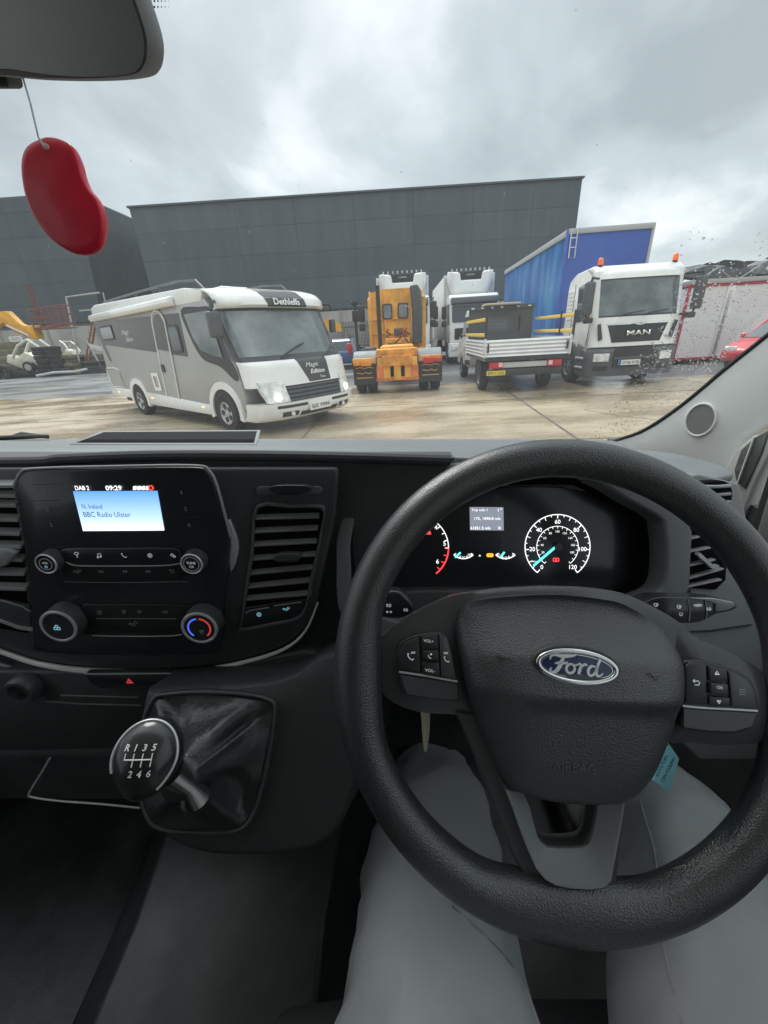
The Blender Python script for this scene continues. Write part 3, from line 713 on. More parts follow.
# ================================================================== DROPSIDE PICKUP (seen from behind-left)
def pickup():
    R = thing('dropside_pickup', 'white dropside pickup with corrugated silver sides and yellow rails, seen from behind', 'pickup', (3.732, 11.745, 0), radians(87.75), scale=(1.0, 1.0, 1.04))
    # bed from x=-1.15 to 1.95, floor z=.88
    corr = mat('bed_aluminium', (.66, .67, .68), .38, metal=.25, vary=(2, .08))
    def side(x0, y0, x1, y1, nrm, z0=.90, z1=1.28):
        """corrugated board from (x0,y0) to (x1,y1)"""
        n = 9; prof = []
        for k in range(n + 1):
            z = z0 + (z1 - z0) * k / n
            prof += [(z, .0 if k % 2 else .022)]
        a = Vector((x0, y0, 0)); b = Vector((x1, y1, 0)); nv = Vector((*nrm, 0))
        rg = []
        for p in (a, b):
            rg.append([p + nv * d + Vector((0, 0, z)) for z, d in prof] + [p - nv * .03 + Vector((0, 0, z1)), p - nv * .03 + Vector((0, 0, z0))])
        return MB().loft(rg)
    side(-1.15, 1.05, -1.15, -1.05, (-1, 0)).build('tailgate', corr, R, smooth=0)
    side(-1.12, 1.06, 1.95, 1.06, (0, 1)).build('side_board', corr, R, smooth=0)
    side(-1.12, -1.06, 1.95, -1.06, (0, -1)).build('side_board', corr, R, smooth=0)
    MB().box(-1.13, 1.95, -1.03, 1.03, .80, .90).build('bed_floor', mat('bed_floor_m', (.25, .24, .22), .7, vary=(4, .2)), R)
    for s in (-1, 1):
        MB().box(-1.19, -1.11, s * 1.03, s * 1.085, .88, 1.31).build('corner_post', corr, R, bevel=.01)
        MB().box(-1.20, -1.185, s * .96, s * 1.0, 1.0, 1.2).build('latch', M_BLK, R)
        post = MB().box(-1.02, -.97, s * 1.0, s * 1.04, 1.28, 1.72).build('stake', M_BLK, R) if s > 0 else None
    MB().box(-.3, -.25, -1.10, -1.06, 1.0, 1.85).box(-1.05, -1.0, 1.0, 1.04, 1.26, 1.84).build('rail_post', M_BLK, R)
    yel = mat('rail_yellow', (.80, .55, .10), .45)
    MB().box(-1.0, 1.93, 1.04, 1.08, 1.70, 1.78).box(-1.0, 1.93, 1.04, 1.08, 1.36, 1.44).box(-1.15, 1.93, -1.12, -1.08, 1.70, 1.78).box(-1.15, 1.93, -1.12, -1.08, 1.36, 1.44).build('side_rail', yel, R, bevel=.008)
    MB().box(-1.17, -1.12, -1.12, -1.07, 1.28, 1.84).build('rail_post', M_BLK, R)
    # headboard: dark mesh with window
    hb = mat('headboard_mesh', (.075, .08, .082), .6, vary=(20, .3))
    MB().ring(Fr((1.95, 0, 0), (0, -1, 0), (0, 0, 1)), [(-1.0, .95), (1.0, .95), (1.0, 2.08), (-1.0, 2.08)], [(-.42, 1.45), (.62, 1.45), (.62, 1.86), (-.42, 1.86)], 0, .05).build('headboard', hb, R, smooth=0)
    bars = MB()
    for k in range(4): bars.box(1.92, 1.94, -.62, .42, 1.5 + k * .1, 1.515 + k * .1)
    bars.box(1.86, 1.94, -1.02, 1.02, 2.06, 2.16)
    bars.build('headboard_bar', M_DGREY, R)
    lm = MB()
    for u in (-.85, -.5, .0, .3, .6, .9): lm.box(1.84, 1.862, u - .04, u + .04, 2.09, 2.13)
    lm.build('work_lamp', M_HL, R)
    MB().box(1.7, 2.3, -.55, .55, 2.16, 2.22).build('light_bar', mat('light_bar_m', (.5, .42, .3), .3), R, bevel=.02)
    # cab
    prof = [(2.05, .55), (2.05, 1.95), (2.15, 2.08), (2.9, 2.12), (3.25, 2.0), (3.95, 1.32), (4.75, 1.12), (4.95, .9), (4.95, .42), (2.3, .42)]
    MB().prism(RS, prof, -.93, .93).build('cab', M_WHITE, R, bevel=.07, seg=3)
    MB().box(2.02, 2.049, -.75, .75, 1.35, 1.9).build('rear_window', M_GLM, R)
    for s in (-1, 1):
        w0 = .931 if s > 0 else -.943
        MB().prism(RS, [(2.25, 1.36), (2.25, 1.92), (3.15, 1.92), (3.72, 1.36)], w0, w0 + .012).build('side_window', M_GLD, R, smooth=0)
        MB().tube([(3.5, s * .95, 1.35), (3.55, s * 1.12, 1.38)], .03, 6).build('mirror_arm', M_BLK, R)
        MB().box(3.46, 3.62, s * 1.15 - .09, s * 1.15 + .09, 1.25, 1.62).build('wing_mirror', M_BLK, R, bevel=.04, seg=3)
        MB().prism(RS, [(2.0, .5), (2.9, .45), (2.9, .62), (2.0, .66)], w0 - .001, w0 + .014).build('sill_trim', M_BLK, R)
        make_wheel(R, 0, s * .86, .36, .23, M_STEELW, 8)
        make_wheel(R, 3.7, s * .84, .36, .22, M_STEELW, 8)
        # tail lamps
        MB().box(-1.14, -1.08, s * .56, s * .92, .62, .78).build('tail_lamp', M_RED, R, bevel=.02)
        MB().box(-1.15, -1.138, s * .58, s * .68, .66, .76).build('reverse_lamp', mat('lens_pink', (.8, .55, .55), .3), R)
        MB().prism(RS, arc_pts(0, .40, .47, 0, 180, 14), s * .80 if s > 0 else -1.0, 1.0 if s > 0 else s * .80).build('mudguard', M_BLK, R, smooth=50)
    MB().box(-1.05, 4.6, -.40, .40, .45, .72).build('chassis_frame', M_CHAS, R)
    MB().box(-1.10, -1.02, -.58, .58, .63, .76).build('rear_panel', M_SILV2, R, bevel=.01)
    MB().box(-1.12, -1.0, -.95, .95, .44, .60).build('rear_bumper', M_CHAS, R, bevel=.02)
    MB().box(-1.17, -1.12, -1.03, 1.03, .80, .88).build('bed_sill', M_CHAS, R)
    pf = Fr((-1.145, 0, .52), (0, -1, 0), (0, 0, 1))
    MB().prism(pf, rrect(-.98, -.50, -.055, .055, .01), 0, .012).build('number_plate', M_PLY, R)
    text(pf, 'BW11 LXG', -.74, 0, .07, M_LETB, R, w=.014, width=.42, bold=.01)
pickup()

# ================================================================== BIG WHITE TRACTOR UNIT + BLUE CURTAIN TRAILER
def man():
    R = thing('lorry_cab', 'white lorry cab with orange roof beacons and grey bumper, facing the camera', 'lorry', (6.69, 12.352, 0), radians(-91.35), scale=(.93, .985, .98))
    def X(z):   # front face x for a height
        T = [(.3, 1.42), (.9, 1.45), (1.1, 1.42), (1.7, 1.38), (2.6, 1.18), (2.8, 1.10), (2.96, .7)]
        for (a, b), (c, d) in zip(T, T[1:]):
            if z <= c: return b + (d - b) * max(0, z - a) / (c - a)
        return T[-1][1]
    def F(y, z): return Vector((X(z) - .20 * abs(y / 1.12) ** 4, y, z))
    prof = [(-.80, .98), (-.80, 2.55), (-.72, 2.78), (-.3, 2.93), (.75, 2.98), (.98, 2.84), (1.03, 2.55), (1.20, 1.7), (1.22, .98)]
    MB().prism(RS, prof, -1.12, 1.12).build('cab', M_WHITE, R, bevel=.05, seg=3)
    ys = [-1.12 + 2.24 * i / 24 for i in range(25)]
    zz = lambda a, b, n: [a + (b - a) * i / n for i in range(n + 1)]
    MB().patch(F, ys, zz(1.02, 1.74, 6), Vector((-.2, 0, 0))).patch(F, ys, zz(2.64, 2.93, 6), Vector((-.2, 0, 0))).build('cab_front', M_WHITE, R, smooth=60)
    MB().patch(F, [-1.12 + .12 * i / 3 for i in range(4)], zz(1.74, 2.64, 4), Vector((-.15, 0, 0))).patch(F, [1.0 + .12 * i / 3 for i in range(4)], zz(1.74, 2.64, 4), Vector((-.15, 0, 0))).build('pillar', M_WHITE, R, smooth=60)
    MB().patch(lambda y, z: F(y, z) + Vector((-.02, 0, 0)), [y * .90 for y in ys], zz(1.74, 2.64, 4), Vector((-.03, 0, 0))).build('windscreen', M_GLM, R, smooth=60)
    MB().patch(lambda y, z: F(y, z) + Vector((-.004, 0, 0)), [y * .90 for y in ys], zz(1.72, 1.78, 1), Vector((-.04, 0, 0))).patch(lambda y, z: F(y, z) + Vector((-.004, 0, 0)), [y * .90 for y in ys], zz(2.62, 2.66, 1), Vector((-.04, 0, 0))).build('windscreen_seal', M_BLK, R, smooth=60)
    for a, b in ((-.5, .1), (.1, .72)):
        MB().tube([F(a, 1.75) + Vector((.02, 0, 0)), F(a + .1, 1.80) + Vector((.03, 0, 0)), F(b, 1.86) + Vector((.025, 0, 0))], .015, 6).build('wiper', M_BLK, R)
    # grille
    def G(u, v):   # trapezoid
        z = 1.12 + .46 * v; hw = .62 + .16 * v
        return F(-hw + 2 * hw * u, z) + Vector((.012, 0, 0))
    n9 = [i / 9 for i in range(10)]
    gr = MB().patch(G, n9, n9, Vector((-.04, 0, 0))).build('grille', mat('grille_black', (.018, .02, .022), .35), R, smooth=60)
    def Gt(u, v): return G(u, .93 + .07 * v) + Vector((.012, 0, 0))
    MB().patch(Gt, n9, [0, 1], Vector((-.02, 0, 0))).build('chrome_bar', M_CHR, R, smooth=60)
    gf = Fr((1.475, 0, 1.32), (0, 1, 0), (0, 0, 1))
    text(gf, 'MAN', 0, .02, .12, M_CHR, R, w=.0, width=.60, thick=.01, bold=.02)
    st = MB(); strokes(st, gf, [[(-.16, .24), (-.1, .245), (0, .27), (.1, .245), (.16, .24)], [(-.1, .225), (0, .21), (.1, .225)]], .022, .0, .012); st.build('emblem', M_CHR, R)
    for s in (-1, 1):
        q = MB().prism(Fr((1.40, 0, 0), (0, 1, 0), (-.05, 0, 1)), [(s * .86, 1.22), (s * .95, 1.18), (s * 1.02, 1.58), (s * .96, 1.60)], -.02, .035)
        q.build('air_slot', M_BLK, R, smooth=0)
    # bumper in dark grey
    B = lambda y, z: Vector((1.52 - .28 * abs(y / 1.2) ** 4 - (.08 if z > .9 else 0), y, z))
    yb = [y / 1.12 * 1.2 for y in ys]
    MB().patch(B, yb, [.28, .36, .5, .7, .9, .98], Vector((-.35, 0, 0))).build('bumper', M_DGREY, R, smooth=60)
    MB().patch(lambda y, z: Vector((1.54, y, z)), [-.55, 0, .55], [.50, .98], Vector((-.03, 0, 0))).build('bumper_grille', M_BLK, R, smooth=0)
    MB().box(1.53, 1.56, -.55, .55, .70, .76).build('bumper_bar', M_DGREY, R, bevel=.005)
    for s in (-1, 1):
        MB().patch(lambda u, z: B(s * (.66 + .36 * u), z) + Vector((.012, 0, 0)), n9, [.66, .72, .86], Vector((-.05, 0, 0))).build('headlamp', M_HL, R, smooth=60)
        MB().patch(lambda u, z: B(s * (.66 + .34 * u), z) + Vector((.01, 0, 0)), n9, [.42, .54], Vector((-.05, 0, 0))).build('fog_lamp', M_BLK, R, smooth=60)
        w0 = 1.121 if s > 0 else -1.133
        # here RS w>0 is the right side (y<0)
        MB().prism(RS, [(.10, 1.66), (.02, 2.56), (.72, 2.66), (.86, 2.60), (1.0, 1.70)], w0, w0 + .012).build('side_window', M_GLD, R, smooth=0)
        dl = MB(); 
        for ln in ([(-.22, 1.02), (-.24, 2.66)], [(.98, 1.02), (1.08, 1.6)], [(-.22, 1.6), (.05, 1.6)]): dl.tube([RS.P(*p, 1.123 * s) for p in ln], .008, 5)
        dl.build('door_gap', M_BLK, R)
        MB().prism(RS, rrect(.0, .07, 1.25, 1.48, .02), w0, w0 + .03 if s > 0 else w0 + .012).build('door_handle', M_BLK, R)
        vents = MB()
        for k in range(8): vents.box(-.62, -.32, -s * 1.125 - .006, -s * 1.125 + .006, 1.75 + k * .1, 1.80 + k * .1)
        vents.build('cab_vent', M_WHITE2, R)
        # mirrors
        MB().tube([(1.10, s * 1.08, 2.66), (1.38, s * 1.36, 2.66), (1.36, s * 1.38, 2.5)], .028, 8).tube([(1.1, s * 1.1, 1.72), (1.3, s * 1.36, 1.74), (1.34, s * 1.38, 1.85)], .028, 8).build('mirror_arm', M_BLK, R)
        MB().box(1.28, 1.42, s * 1.38 - .13, s * 1.38 + .13, 1.82, 2.58).build('wing_mirror', M_DGREY, R, bevel=.05, seg=3)
        MB().box(1.26, 1.40, s * 1.30 - .11, s * 1.30 + .11, 1.62, 1.76).build('wide_mirror', M_BLK, R, bevel=.03)
        make_wheel(R, -.02, s * 1.02, .50, .29, M_STEELW, 8)
        oa = arc_pts(0, .5, .66, 0, 180, 16); ia = arc_pts(0, .5, .56, 0, 180, 16)
        MB().loft([[RS.P(*oa[i], s * .80), RS.P(*oa[i], s * 1.18), RS.P(*ia[i], s * 1.18), RS.P(*ia[i], s * .80)] for i in range(17)]).build('wheel_arch', M_DGREY, R, smooth=50)
        MB().prism(RS, [(.6, .32), (1.22, .32), (1.25, 1.0), (.55, 1.12)], s * .9 if s > 0 else -1.17, 1.17 if s > 0 else s * .9).build('step_panel', M_DGREY, R, bevel=.02)
        stp = MB()
        for z in (.48, .72): stp.box(.66, 1.16, -s * 1.20 - .03, -s * 1.20 + .03, z, z + .05)
        stp.build('step', M_SILV2, R, bevel=.01)
        b = MB().cyl((.75, s * .95, 2.92), (0, 0, 1), .06, 0, .08, 14).build('beacon_base', M_BLK, R)
        MB().lathe([(.065, .08), (.068, .12), (.060, .21), (.03, .24), (.001, .24)], (.75, s * .95, 2.92), (0, 0, 1), 16).build('beacon', mat('beacon_orange', (.85, .13, .03), .2, emit=((1, .2, .05), .15)), R)
    pf = Fr((1.575, -.12, .62), (0, 1, 0), (0, 0, 1))
    MB().prism(pf, rrect(-.30, .26, -.065, .065, .01), -.02, .008).build('number_plate', M_PLW, R)
    MB().prism(pf, rrect(-.30, -.24, -.065, .065, .008), .009, .011).build('plate_band', mat('plate_blue', (.04, .12, .45), .4), R)
    text(pf, 'OY66 KXB', .01, 0, .075, M_LETB, R, w=.010, width=.44, bold=.01)
    MB().box(-4.6, .9, -.42, .42, .62, .92).build('chassis_frame', M_CHAS, R)
    for s in (-1, 1): make_wheel(R, -3.7, s * .98, .50, .27, M_STEELW, 8, dual=True)
    MB().box(-2.6, -1.2, .5, 1.1, .45, 1.0).build('fuel_tank', M_SILV2, R, bevel=.08, seg=3)
man()

def trailer():
    R = thing('curtain_trailer', 'tall blue box trailer with faded blue side curtain behind the white cab', 'trailer', (7.66, 15.3, 0), radians(-93.3), scale=(1.0, 1.06, 1.05))
    hw = 1.27; Lh = 9.2; z0, z1 = 1.15, 4.22
    blue = mat('trailer_blue', (.045, .115, .43), .45, vary=(.8, .12))
    def curtain_mat():
        m = bpy.data.materials.new('curtain_blue'); m.use_nodes = True; t = m.node_tree; b = t.nodes['Principled BSDF']; L = t.links.new
        tc = nn(t, 'ShaderNodeTexCoord'); mp = nn(t, 'ShaderNodeMapping'); mp.inputs['Scale'].default_value = (.8, 1, .35); L(tc.outputs['Object'], mp.inputs[0])
        n = nn(t, 'ShaderNodeTexNoise'); n.inputs['Scale'].default_value = 1.6; n.inputs['Detail'].default_value = 5; L(mp.outputs[0], n.inputs['Vector'])
        r = nn(t, 'ShaderNodeValToRGB'); e = r.color_ramp.elements; e[0].position = .36; e[0].color = (.014, .10, .32, 1); e[1].position = .66; e[1].color = (.07, .25, .48, 1)
        k = r.color_ramp.elements.new(.5); k.color = (.02, .15, .42, 1)
        L(n.outputs['Fac'], r.inputs[0]); L(r.outputs[0], b.inputs['Base Color']); b.inputs['Roughness'].default_value = .38
        return m
    MB().box(-Lh, 0, -hw + .03, hw - .03, z0, z1 - .1).build('body', blue, R, smooth=0)
    nx = 60
    us = [-Lh + .1 + (Lh - .35) * i / nx for i in range(nx + 1)]
    for s in (-1, 1):
        def cf(x, z): return Vector((x, s * (hw - .015 + .012 * sin(x * 3.1) * sin((z - z0) * 1.0) + .004 * sin(x * 9 + z)), z))
        MB().patch(cf, us, [z0 + .02 + (z1 - z0 - .2) * i / 8 for i in range(9)], Vector((0, -s * .012, 0))).build('side_curtain', curtain_mat() if s < 0 else MATS.get('trailer_blue'), R, smooth=60)
        MB().box(-Lh, .02, s * hw - .03, s * hw + .03, z1 - .18, z1).build('cant_rail', mat('rail_grey', (.42, .43, .42), .45), R, bevel=.01)
        MB().box(-Lh, 0, s * hw - .03, s * hw + .02, z0 - .12, z0).build('side_rave', MATS['rail_grey'], R)
        MB().box(-.06, .03, s * hw - .05, s * hw + .035, z0, z1).build('corner_post', MATS['rail_grey'] if s > 0 else blue, R, bevel=.01)
    MB().box(-Lh, .025, -hw, hw, z1 - .06, z1 + .01).build('roof', MATS['rail_grey'], R)
    MB().box(.0, .05, -hw, hw, z1 - .14, z1 - .005).build('front_rail', MATS['rail_grey'], R, bevel=.01)
    lad = MB()
    lad.tube([(.07, -1.20, z1 - .02), (.09, -1.20, z1 - .78), (.09, -1.02, z1 - .78), (.07, -1.02, z1 - .02)], .02, 6)
    for k in range(2): lad.tube([(.08, -1.2, z1 - .25 - .25 * k), (.08, -1.02, z1 - .25 - .25 * k)], .015, 6)
    lad.build('ladder', M_SILV2, R)
    MB().box(-Lh, -.2, -.5, .5, .85, z0).build('chassis_frame', M_CHAS, R)
    for x in (-6.0, -7.3, -8.6):
        for s in (-1, 1): make_wheel(R, x, s * 1.05, .48, .36, M_STEELW, 8)
    for s in (-1, 1): MB().box(-2.4, -2.25, s * .7 - .06, s * .7 + .06, 0, .9).build('landing_leg', M_CHAS, R)
trailer()
cn = thing('grey_container', 'grey box just showing above the roof of the lorry cab, right of blue trailer', 'container', (10.2, 22, 0), radians(-92))
MB().box(-5, 0, -1.2, 1.2, .1, 4.9).build('body', mat('container_grey', (.14, .15, .16), .6), cn, bevel=.03)
MB().box(.0, .04, -1.1, 1.1, .3, 4.7).build('door', mat('container_grey_d', (.12, .13, .14), .6), cn, bevel=.02)

# ================================================================== REFRIGERATED LORRIES
def reefer(loc, rz, label, sc):
    R = thing('refrigerated_lorry', label, 'lorry', loc, rz, group='refrigerated lorries parked in a row', scale=sc)
    MB().box(-7.5, .55, -1.25, 1.25, 1.05, 3.9).build('box_body', M_WHITE2, R, bevel=.04)
    MB().box(.50, .62, -1.27, -1.17, 1.05, 3.92).box(.50, .62, 1.17, 1.27, 1.05, 3.92).build('corner_post', M_SILV2, R, bevel=.02)
    # fridge unit: white cowl with dark panel
    # cooling unit: a deep white cowl with swept shoulders round a dark recessed panel
    rings = []
    for x, hw, za, zb in ((.56, 1.12, 2.98, 3.98), (.90, 1.12, 3.0, 4.02), (1.10, 1.02, 3.08, 4.0), (1.20, .86, 3.16, 3.94)):
        rings.append([Vector((x, u * hw, z)) for u, z in ((-1, zb), (-1, zb - .38), (-.86, za + .12), (-.66, za), (.66, za), (.86, za + .12), (1, zb - .38), (1, zb), (.62, zb - .02), (.54, zb - .36), (-.54, zb - .36), (-.62, zb - .02))])
    MB().loft(rings).build('cooling_unit', M_WHITE, R, bevel=.03, smooth=30)
    MB().prism(Fr((.70, 0, 0), (0, 1, 0), (0, 0, 1)), [(-.60, 3.60), (.60, 3.60), (.66, 3.99), (-.66, 3.99)], 0, .28).build('unit_grille', M_BLK, R, bevel=.02)
    tf = Fr((.985, 0, 3.86), (0, 1, 0), (0, 0, 1))
    text(tf, 'CARRIER', 0, .0, .07, mat('unit_letters', (.5, .6, .7), .4), R, w=.001, width=.4)
    st = MB()
    for k in range(9): st.box(.9, 1.0, -.9 + k * .225 - .03, -.9 + k * .225 + .03, 4.03, 4.12)
    st.build('marker_stud', M_SILV2, R)
    # cab
    prof = [(.75, .95), (.75, 2.75), (.95, 2.92), (2.2, 2.98), (2.42, 2.85), (2.48, 2.55), (2.70, 1.75), (2.72, .95)]
    MB().prism(RS, prof, -1.16, 1.16).build('cab', M_WHITE, R, bevel=.07, seg=3)
    MB().prism(Fr((2.60, 0, 2.16), (0, 1, 0), (-.26, 0, 1)), rrect(-1.05, 1.05, -.36, .36, .08), -.02, .035).build('windscreen', M_GLD, R)
    MB().prism(Fr((2.50, 0, 2.68), (0, 1, 0), (-.26, 0, 1)), rrect(-1.10, 1.10, -.13, .13, .05), -.1, .16).build('sun_visor', mat('visor', (.10, .11, .12), .35), R, bevel=.03)
    MB().prism(Fr((2.73, 0, 1.35), (0, 1, 0), (0, 0, 1)), [(-.62, -.26), (.62, -.26), (.75, .22), (-.75, .22)], 0, .02).build('grille', M_BLK, R)
    MB().box(2.3, 2.86, -1.2, 1.2, .32, .95).build('bumper', M_WHITE, R, bevel=.06, seg=3)
    MB().box(2.862, 2.88, -.7, .7, .42, .8).build('bumper_grille', M_BLK, R)
    for s in (-1, 1):
        MB().box(2.80, 2.875, s * .76 if s > 0 else -1.12, 1.12 if s > 0 else s * .76, .58, .84).build('headlamp', M_HL, R, bevel=.03)
        MB().tube([(2.3, s * 1.12, 2.55), (2.6, s * 1.42, 2.5), (2.6, s * 1.42, 1.8)], .025, 6).build('mirror_arm', M_BLK, R)
        MB().box(2.5, 2.62, s * 1.42 - .12, s * 1.42 + .12, 1.98, 2.5).build('wing_mirror', M_BLK, R, bevel=.04)
        MB().box(2.5, 2.62, s * 1.42 - .12, s * 1.42 + .12, 1.65, 1.9).build('wing_mirror', M_BLK, R, bevel=.04)
        w0 = 1.161 if s > 0 else -1.173
        MB().prism(RS, [(1.5, 1.75), (1.5, 2.6), (2.25, 2.6), (2.5, 1.75)], w0, w0 + .012).build('side_window', M_GLD, R, smooth=0)
        make_wheel(R, 1.5, s * 1.03, .50, .29, M_STEELW, 8)
        make_wheel(R, -4.6, s * 1.0, .50, .27, M_STEELW, 8)
    MB().box(-7.3, 2.2, -.42, .42, .6, 1.04).build('chassis_frame', M_CHAS, R)
    MB().box(-6.8, -1, -1.15, 1.15, .45, .6).build('side_guard', M_CHAS, R)
    return R
reefer((4.74, 24.2, 0), radians(-91.96), 'white refrigerated lorry on the right, its whole windscreen showing behind the pickup', (.95, 1.05, 1.09))
reefer((1.18, 24.0, 0), radians(-90.5), 'white refrigerated lorry on the left, mostly hidden by the orange tractor unit', (.95, 1.08, 1.10))

# ================================================================== SMALL CARS
def car(loc, rz, label, paint, hatch=True, name='parked_car'):
    R = thing(name, label, 'car', loc, rz)
    lower = [(-1.95, .28), (-2.02, .55), (-1.98, .92), (-1.7, .98), (1.0, .96), (1.75, .80), (2.0, .62), (2.02, .32)]
    MB().prism(RS, lower, -.86, .86).build('body', paint, R, bevel=.10, seg=4, smooth=50)
    v = []
    rings = []
    for x, z, hw in ((-1.88, .95, .78), (-1.70, 1.40, .66), (-1.45, 1.52, .60), (.05, 1.50, .60), (.35, 1.42, .63), (1.10, .95, .76)):
        rings.append((x, z, hw))
    top = [Vector((x, hw, z)) for x, z, hw in rings]; bot = [Vector((x, -hw, z)) for x, z, hw in rings]
    gl = MB(); n = len(rings)
    prof = [(x, z) for x, z, hw in rings]
    base_l = [Vector((x, .80, .94)) for x, z, hw in rings]; base_r = [Vector((x, -.80, .94)) for x, z, hw in rings]
    gl.loft([[base_l[i], top[i], bot[i], base_r[i]] for i in range(n)])
    gl.build('cabin_glass', M_GLD, R, smooth=20)
    rf = MB(); idx = [1, 2, 3, 4]
    rf.loft([[top[i] + Vector((0, .012, -.03)), top[i] + Vector((0, 0, .012)), bot[i] + Vector((0, 0, .012)), bot[i] + Vector((0, -.012, -.03))] for i in idx]).build('roof', paint, R, smooth=40)
    pl = MB()
    for s in (-1, 1):
        for i, bx in ((1, -1.80), (3, -.40), (4, .95)):
            pl.tube([Vector((bx if i != 3 else -.35, s * .80, .95)), (top if s > 0 else bot)[i] + Vector((0, s * .012, 0))], .045 if i != 3 else .03, 6)
    pl.build('pillar', paint, R)
    for s in (-1, 1):
        MB().box(-2.04, -1.90, s * .56 if s > 0 else -.80, .80 if s > 0 else s * .56, .78, 1.28 if hatch else .95).build('tail_lamp', M_RED, R, bevel=.03)
        MB().box(1.80, 1.99, s * .5 if s > 0 else -.80, .80 if s > 0 else s * .5, .60, .74).build('headlamp', M_HL, R, bevel=.04)
        MB().box(.72, .86, s * .92 - .09, s * .92 + .09, .92, 1.06).build('wing_mirror', paint, R, bevel=.04)
        for x in (-1.28, 1.30): make_wheel(R, x, s * .78, .31, .2)
    MB().box(-2.06, -2.02, -.26, .26, .55, .66).build('number_plate', M_PLY, R)
    MB().box(1.99, 2.03, -.4, .4, .36, .5).build('grille', M_BLK, R)
    return R
bp_ = gnd(338, 371)
car((-2.25, 24.3, 0), radians(84), 'blue hatchback with red tail lamp, between the motorhome and the orange truck', mat('blue_car_paint', (.035, .09, .26), .3, coat=.6))
car((12.6, 12.9, 0), radians(-156), 'bright red car in front of the white trailers at the right', mat('red_car_paint', (.60, .02, .035), .3, coat=.6))

# ================================================================== WHITE BOX TRAILERS WITH RED EDGES AT RIGHT
def white_box(x0, x1, Y, label):
    R = thing('box_trailer', label, 'trailer', ((x0 + x1) / 2, Y, 0), radians(-4), group='white box trailers side by side')
    hx = (x1 - x0) / 2
    wm = mat('grp_white', (.78, .77, .75), .5, vary=(.7, .08)); rm = mat('trailer_red', (.42, .03, .05), .5)
    MB().box(-hx + .01, hx - .01, .0, 2.5, .24, 2.53).build('side_panel', wm, R, smooth=0)
    MB().box(-hx, hx, -.03, 2.53, 2.53, 2.62).build('top_rail', rm, R, bevel=.01)
    MB().box(-hx, hx, -.03, 2.53, .14, .24).build('bottom_rail', rm, R, bevel=.01)
    first = x0 < 12
    MB().box(-hx, -hx + .07, -.03, .08, .24, 2.53).build('corner_post', rm if first else wm, R, bevel=.01)
    MB().box(hx - .07, hx + .001, -.03, -.002, .24, 2.53).build('corner_post', wm if first else rm, R, bevel=.01)
    MB().box(-hx, hx, -.06, 2.56, 2.62, 2.76).build('roof', mat('roof_pale', (.42, .42, .40), .6), R, bevel=.01)
    MB().box(-hx + .1, hx - .1, .3, 2.2, .0, .139).build('chassis_frame', M_CHAS, R)
white_box(10.85, 12.2, 15.5, 'white box trailer with a red left edge, beside the white lorry cab')
white_box(12.42, 14.9, 15.5, 'white box trailer behind the red car, farthest right')

# crushed cars heaped on a rack behind/above the white trailers
def scrap_car(name, loc, rz, label, col, tilt=(0, 0), sc=1.0, seed=1, group=None):
    rnd = random.Random(seed)
    m = mat('scrap_%d' % seed, col, .6, vary=(3, .4))
    prof = [(-1.9, .25), (-1.95, .8), (-1.5, .95), (-1.0, 1.3), (.2, 1.28), (.8, .9), (1.9, .7), (1.95, .3)]
    prof = [(x + rnd.uniform(-.15, .15), z * rnd.uniform(.65, 1.0)) for x, z in prof]
    R = thing(name, label, 'scrap car', loc, rz, group=group)
    R.rotation_euler = (tilt[0], tilt[1], rz); R.scale = (sc, sc, sc)
    rings = []
    for y in (-.82, -.4, 0, .45, .8):
        k = 1 - .12 * abs(y)
        rings.append([Vector((x * k + rnd.uniform(-.08, .08), y, z * (1 - .15 * abs(y)) + rnd.uniform(-.06, .06))) for x, z in prof])
    MB().loft(rings).build('crushed_body', m, R, smooth=0)
    MB().prism(RS, [(-.9, .85), (-.75, 1.12), (.1, 1.1), (.55, .86)], .74, .84).prism(RS, [(-.9, .85), (-.75, 1.12), (.1, 1.1), (.55, .86)], -.84, -.74).build('window_opening', M_BLK, R, smooth=0)
    for x in (-1.2, 1.2):
        MB().lathe([(.18, -.08), (.29, -.08), (.30, 0), (.29, .08), (.18, .08)], (x, -.84, .25), (0, 1, 0), 18).build('wheel', M_TYRE, R)
    return R
cols = [(.10, .11, .12), (.16, .17, .17), (.30, .31, .31), (.09, .10, .12), (.20, .19, .18), (.07, .075, .08)]
lab = ['dark crushed car leftmost on the heap behind the white trailers', 'grey crushed car tilted on the heap, second from left', 'pale crushed car in the middle of the heap', 'dark flattened car right of the middle of the heap', 'brownish crushed car near the right end of the heap', 'black crushed car rightmost on the heap']
for k in range(6):
    scrap_car('crushed_car', (16.9 + 2.7 * k, 23 + .4 * (k % 2), 3.05 + .10 * (k % 3)), radians(170 + 14 * (k % 3)), lab[k], cols[k], tilt=(radians(6 * (k % 2) - 3), radians(-10 + 6 * (k % 4))), seed=20 + k, sc=.95, group='crushed cars heaped on a rack')
rk = thing('scrap_rack', 'pale trestle rack that carries the crushed cars above the white trailers', 'rack', (23.4, 23, 0))
rk.scale = (1, 1, .74)
rb = MB().box(-8.4, 8.4, -1.1, 1.1, 4.1, 4.22)
for k in range(9):
    for y in (-1, 1): rb.tube([(-8 + 2 * k, y, 0), (-8 + 2 * k, y, 4.1)], .06, 6)
for k in range(8): rb.tube([(-8 + 2 * k, -1.1, 4.15), (-7 + 2 * k, -1.1, 5.0), (-6 + 2 * k, -1.1, 4.15)], .05, 6)
rb.build('frame', mat('rack_grey', (.30, .31, .31), .6), rk)
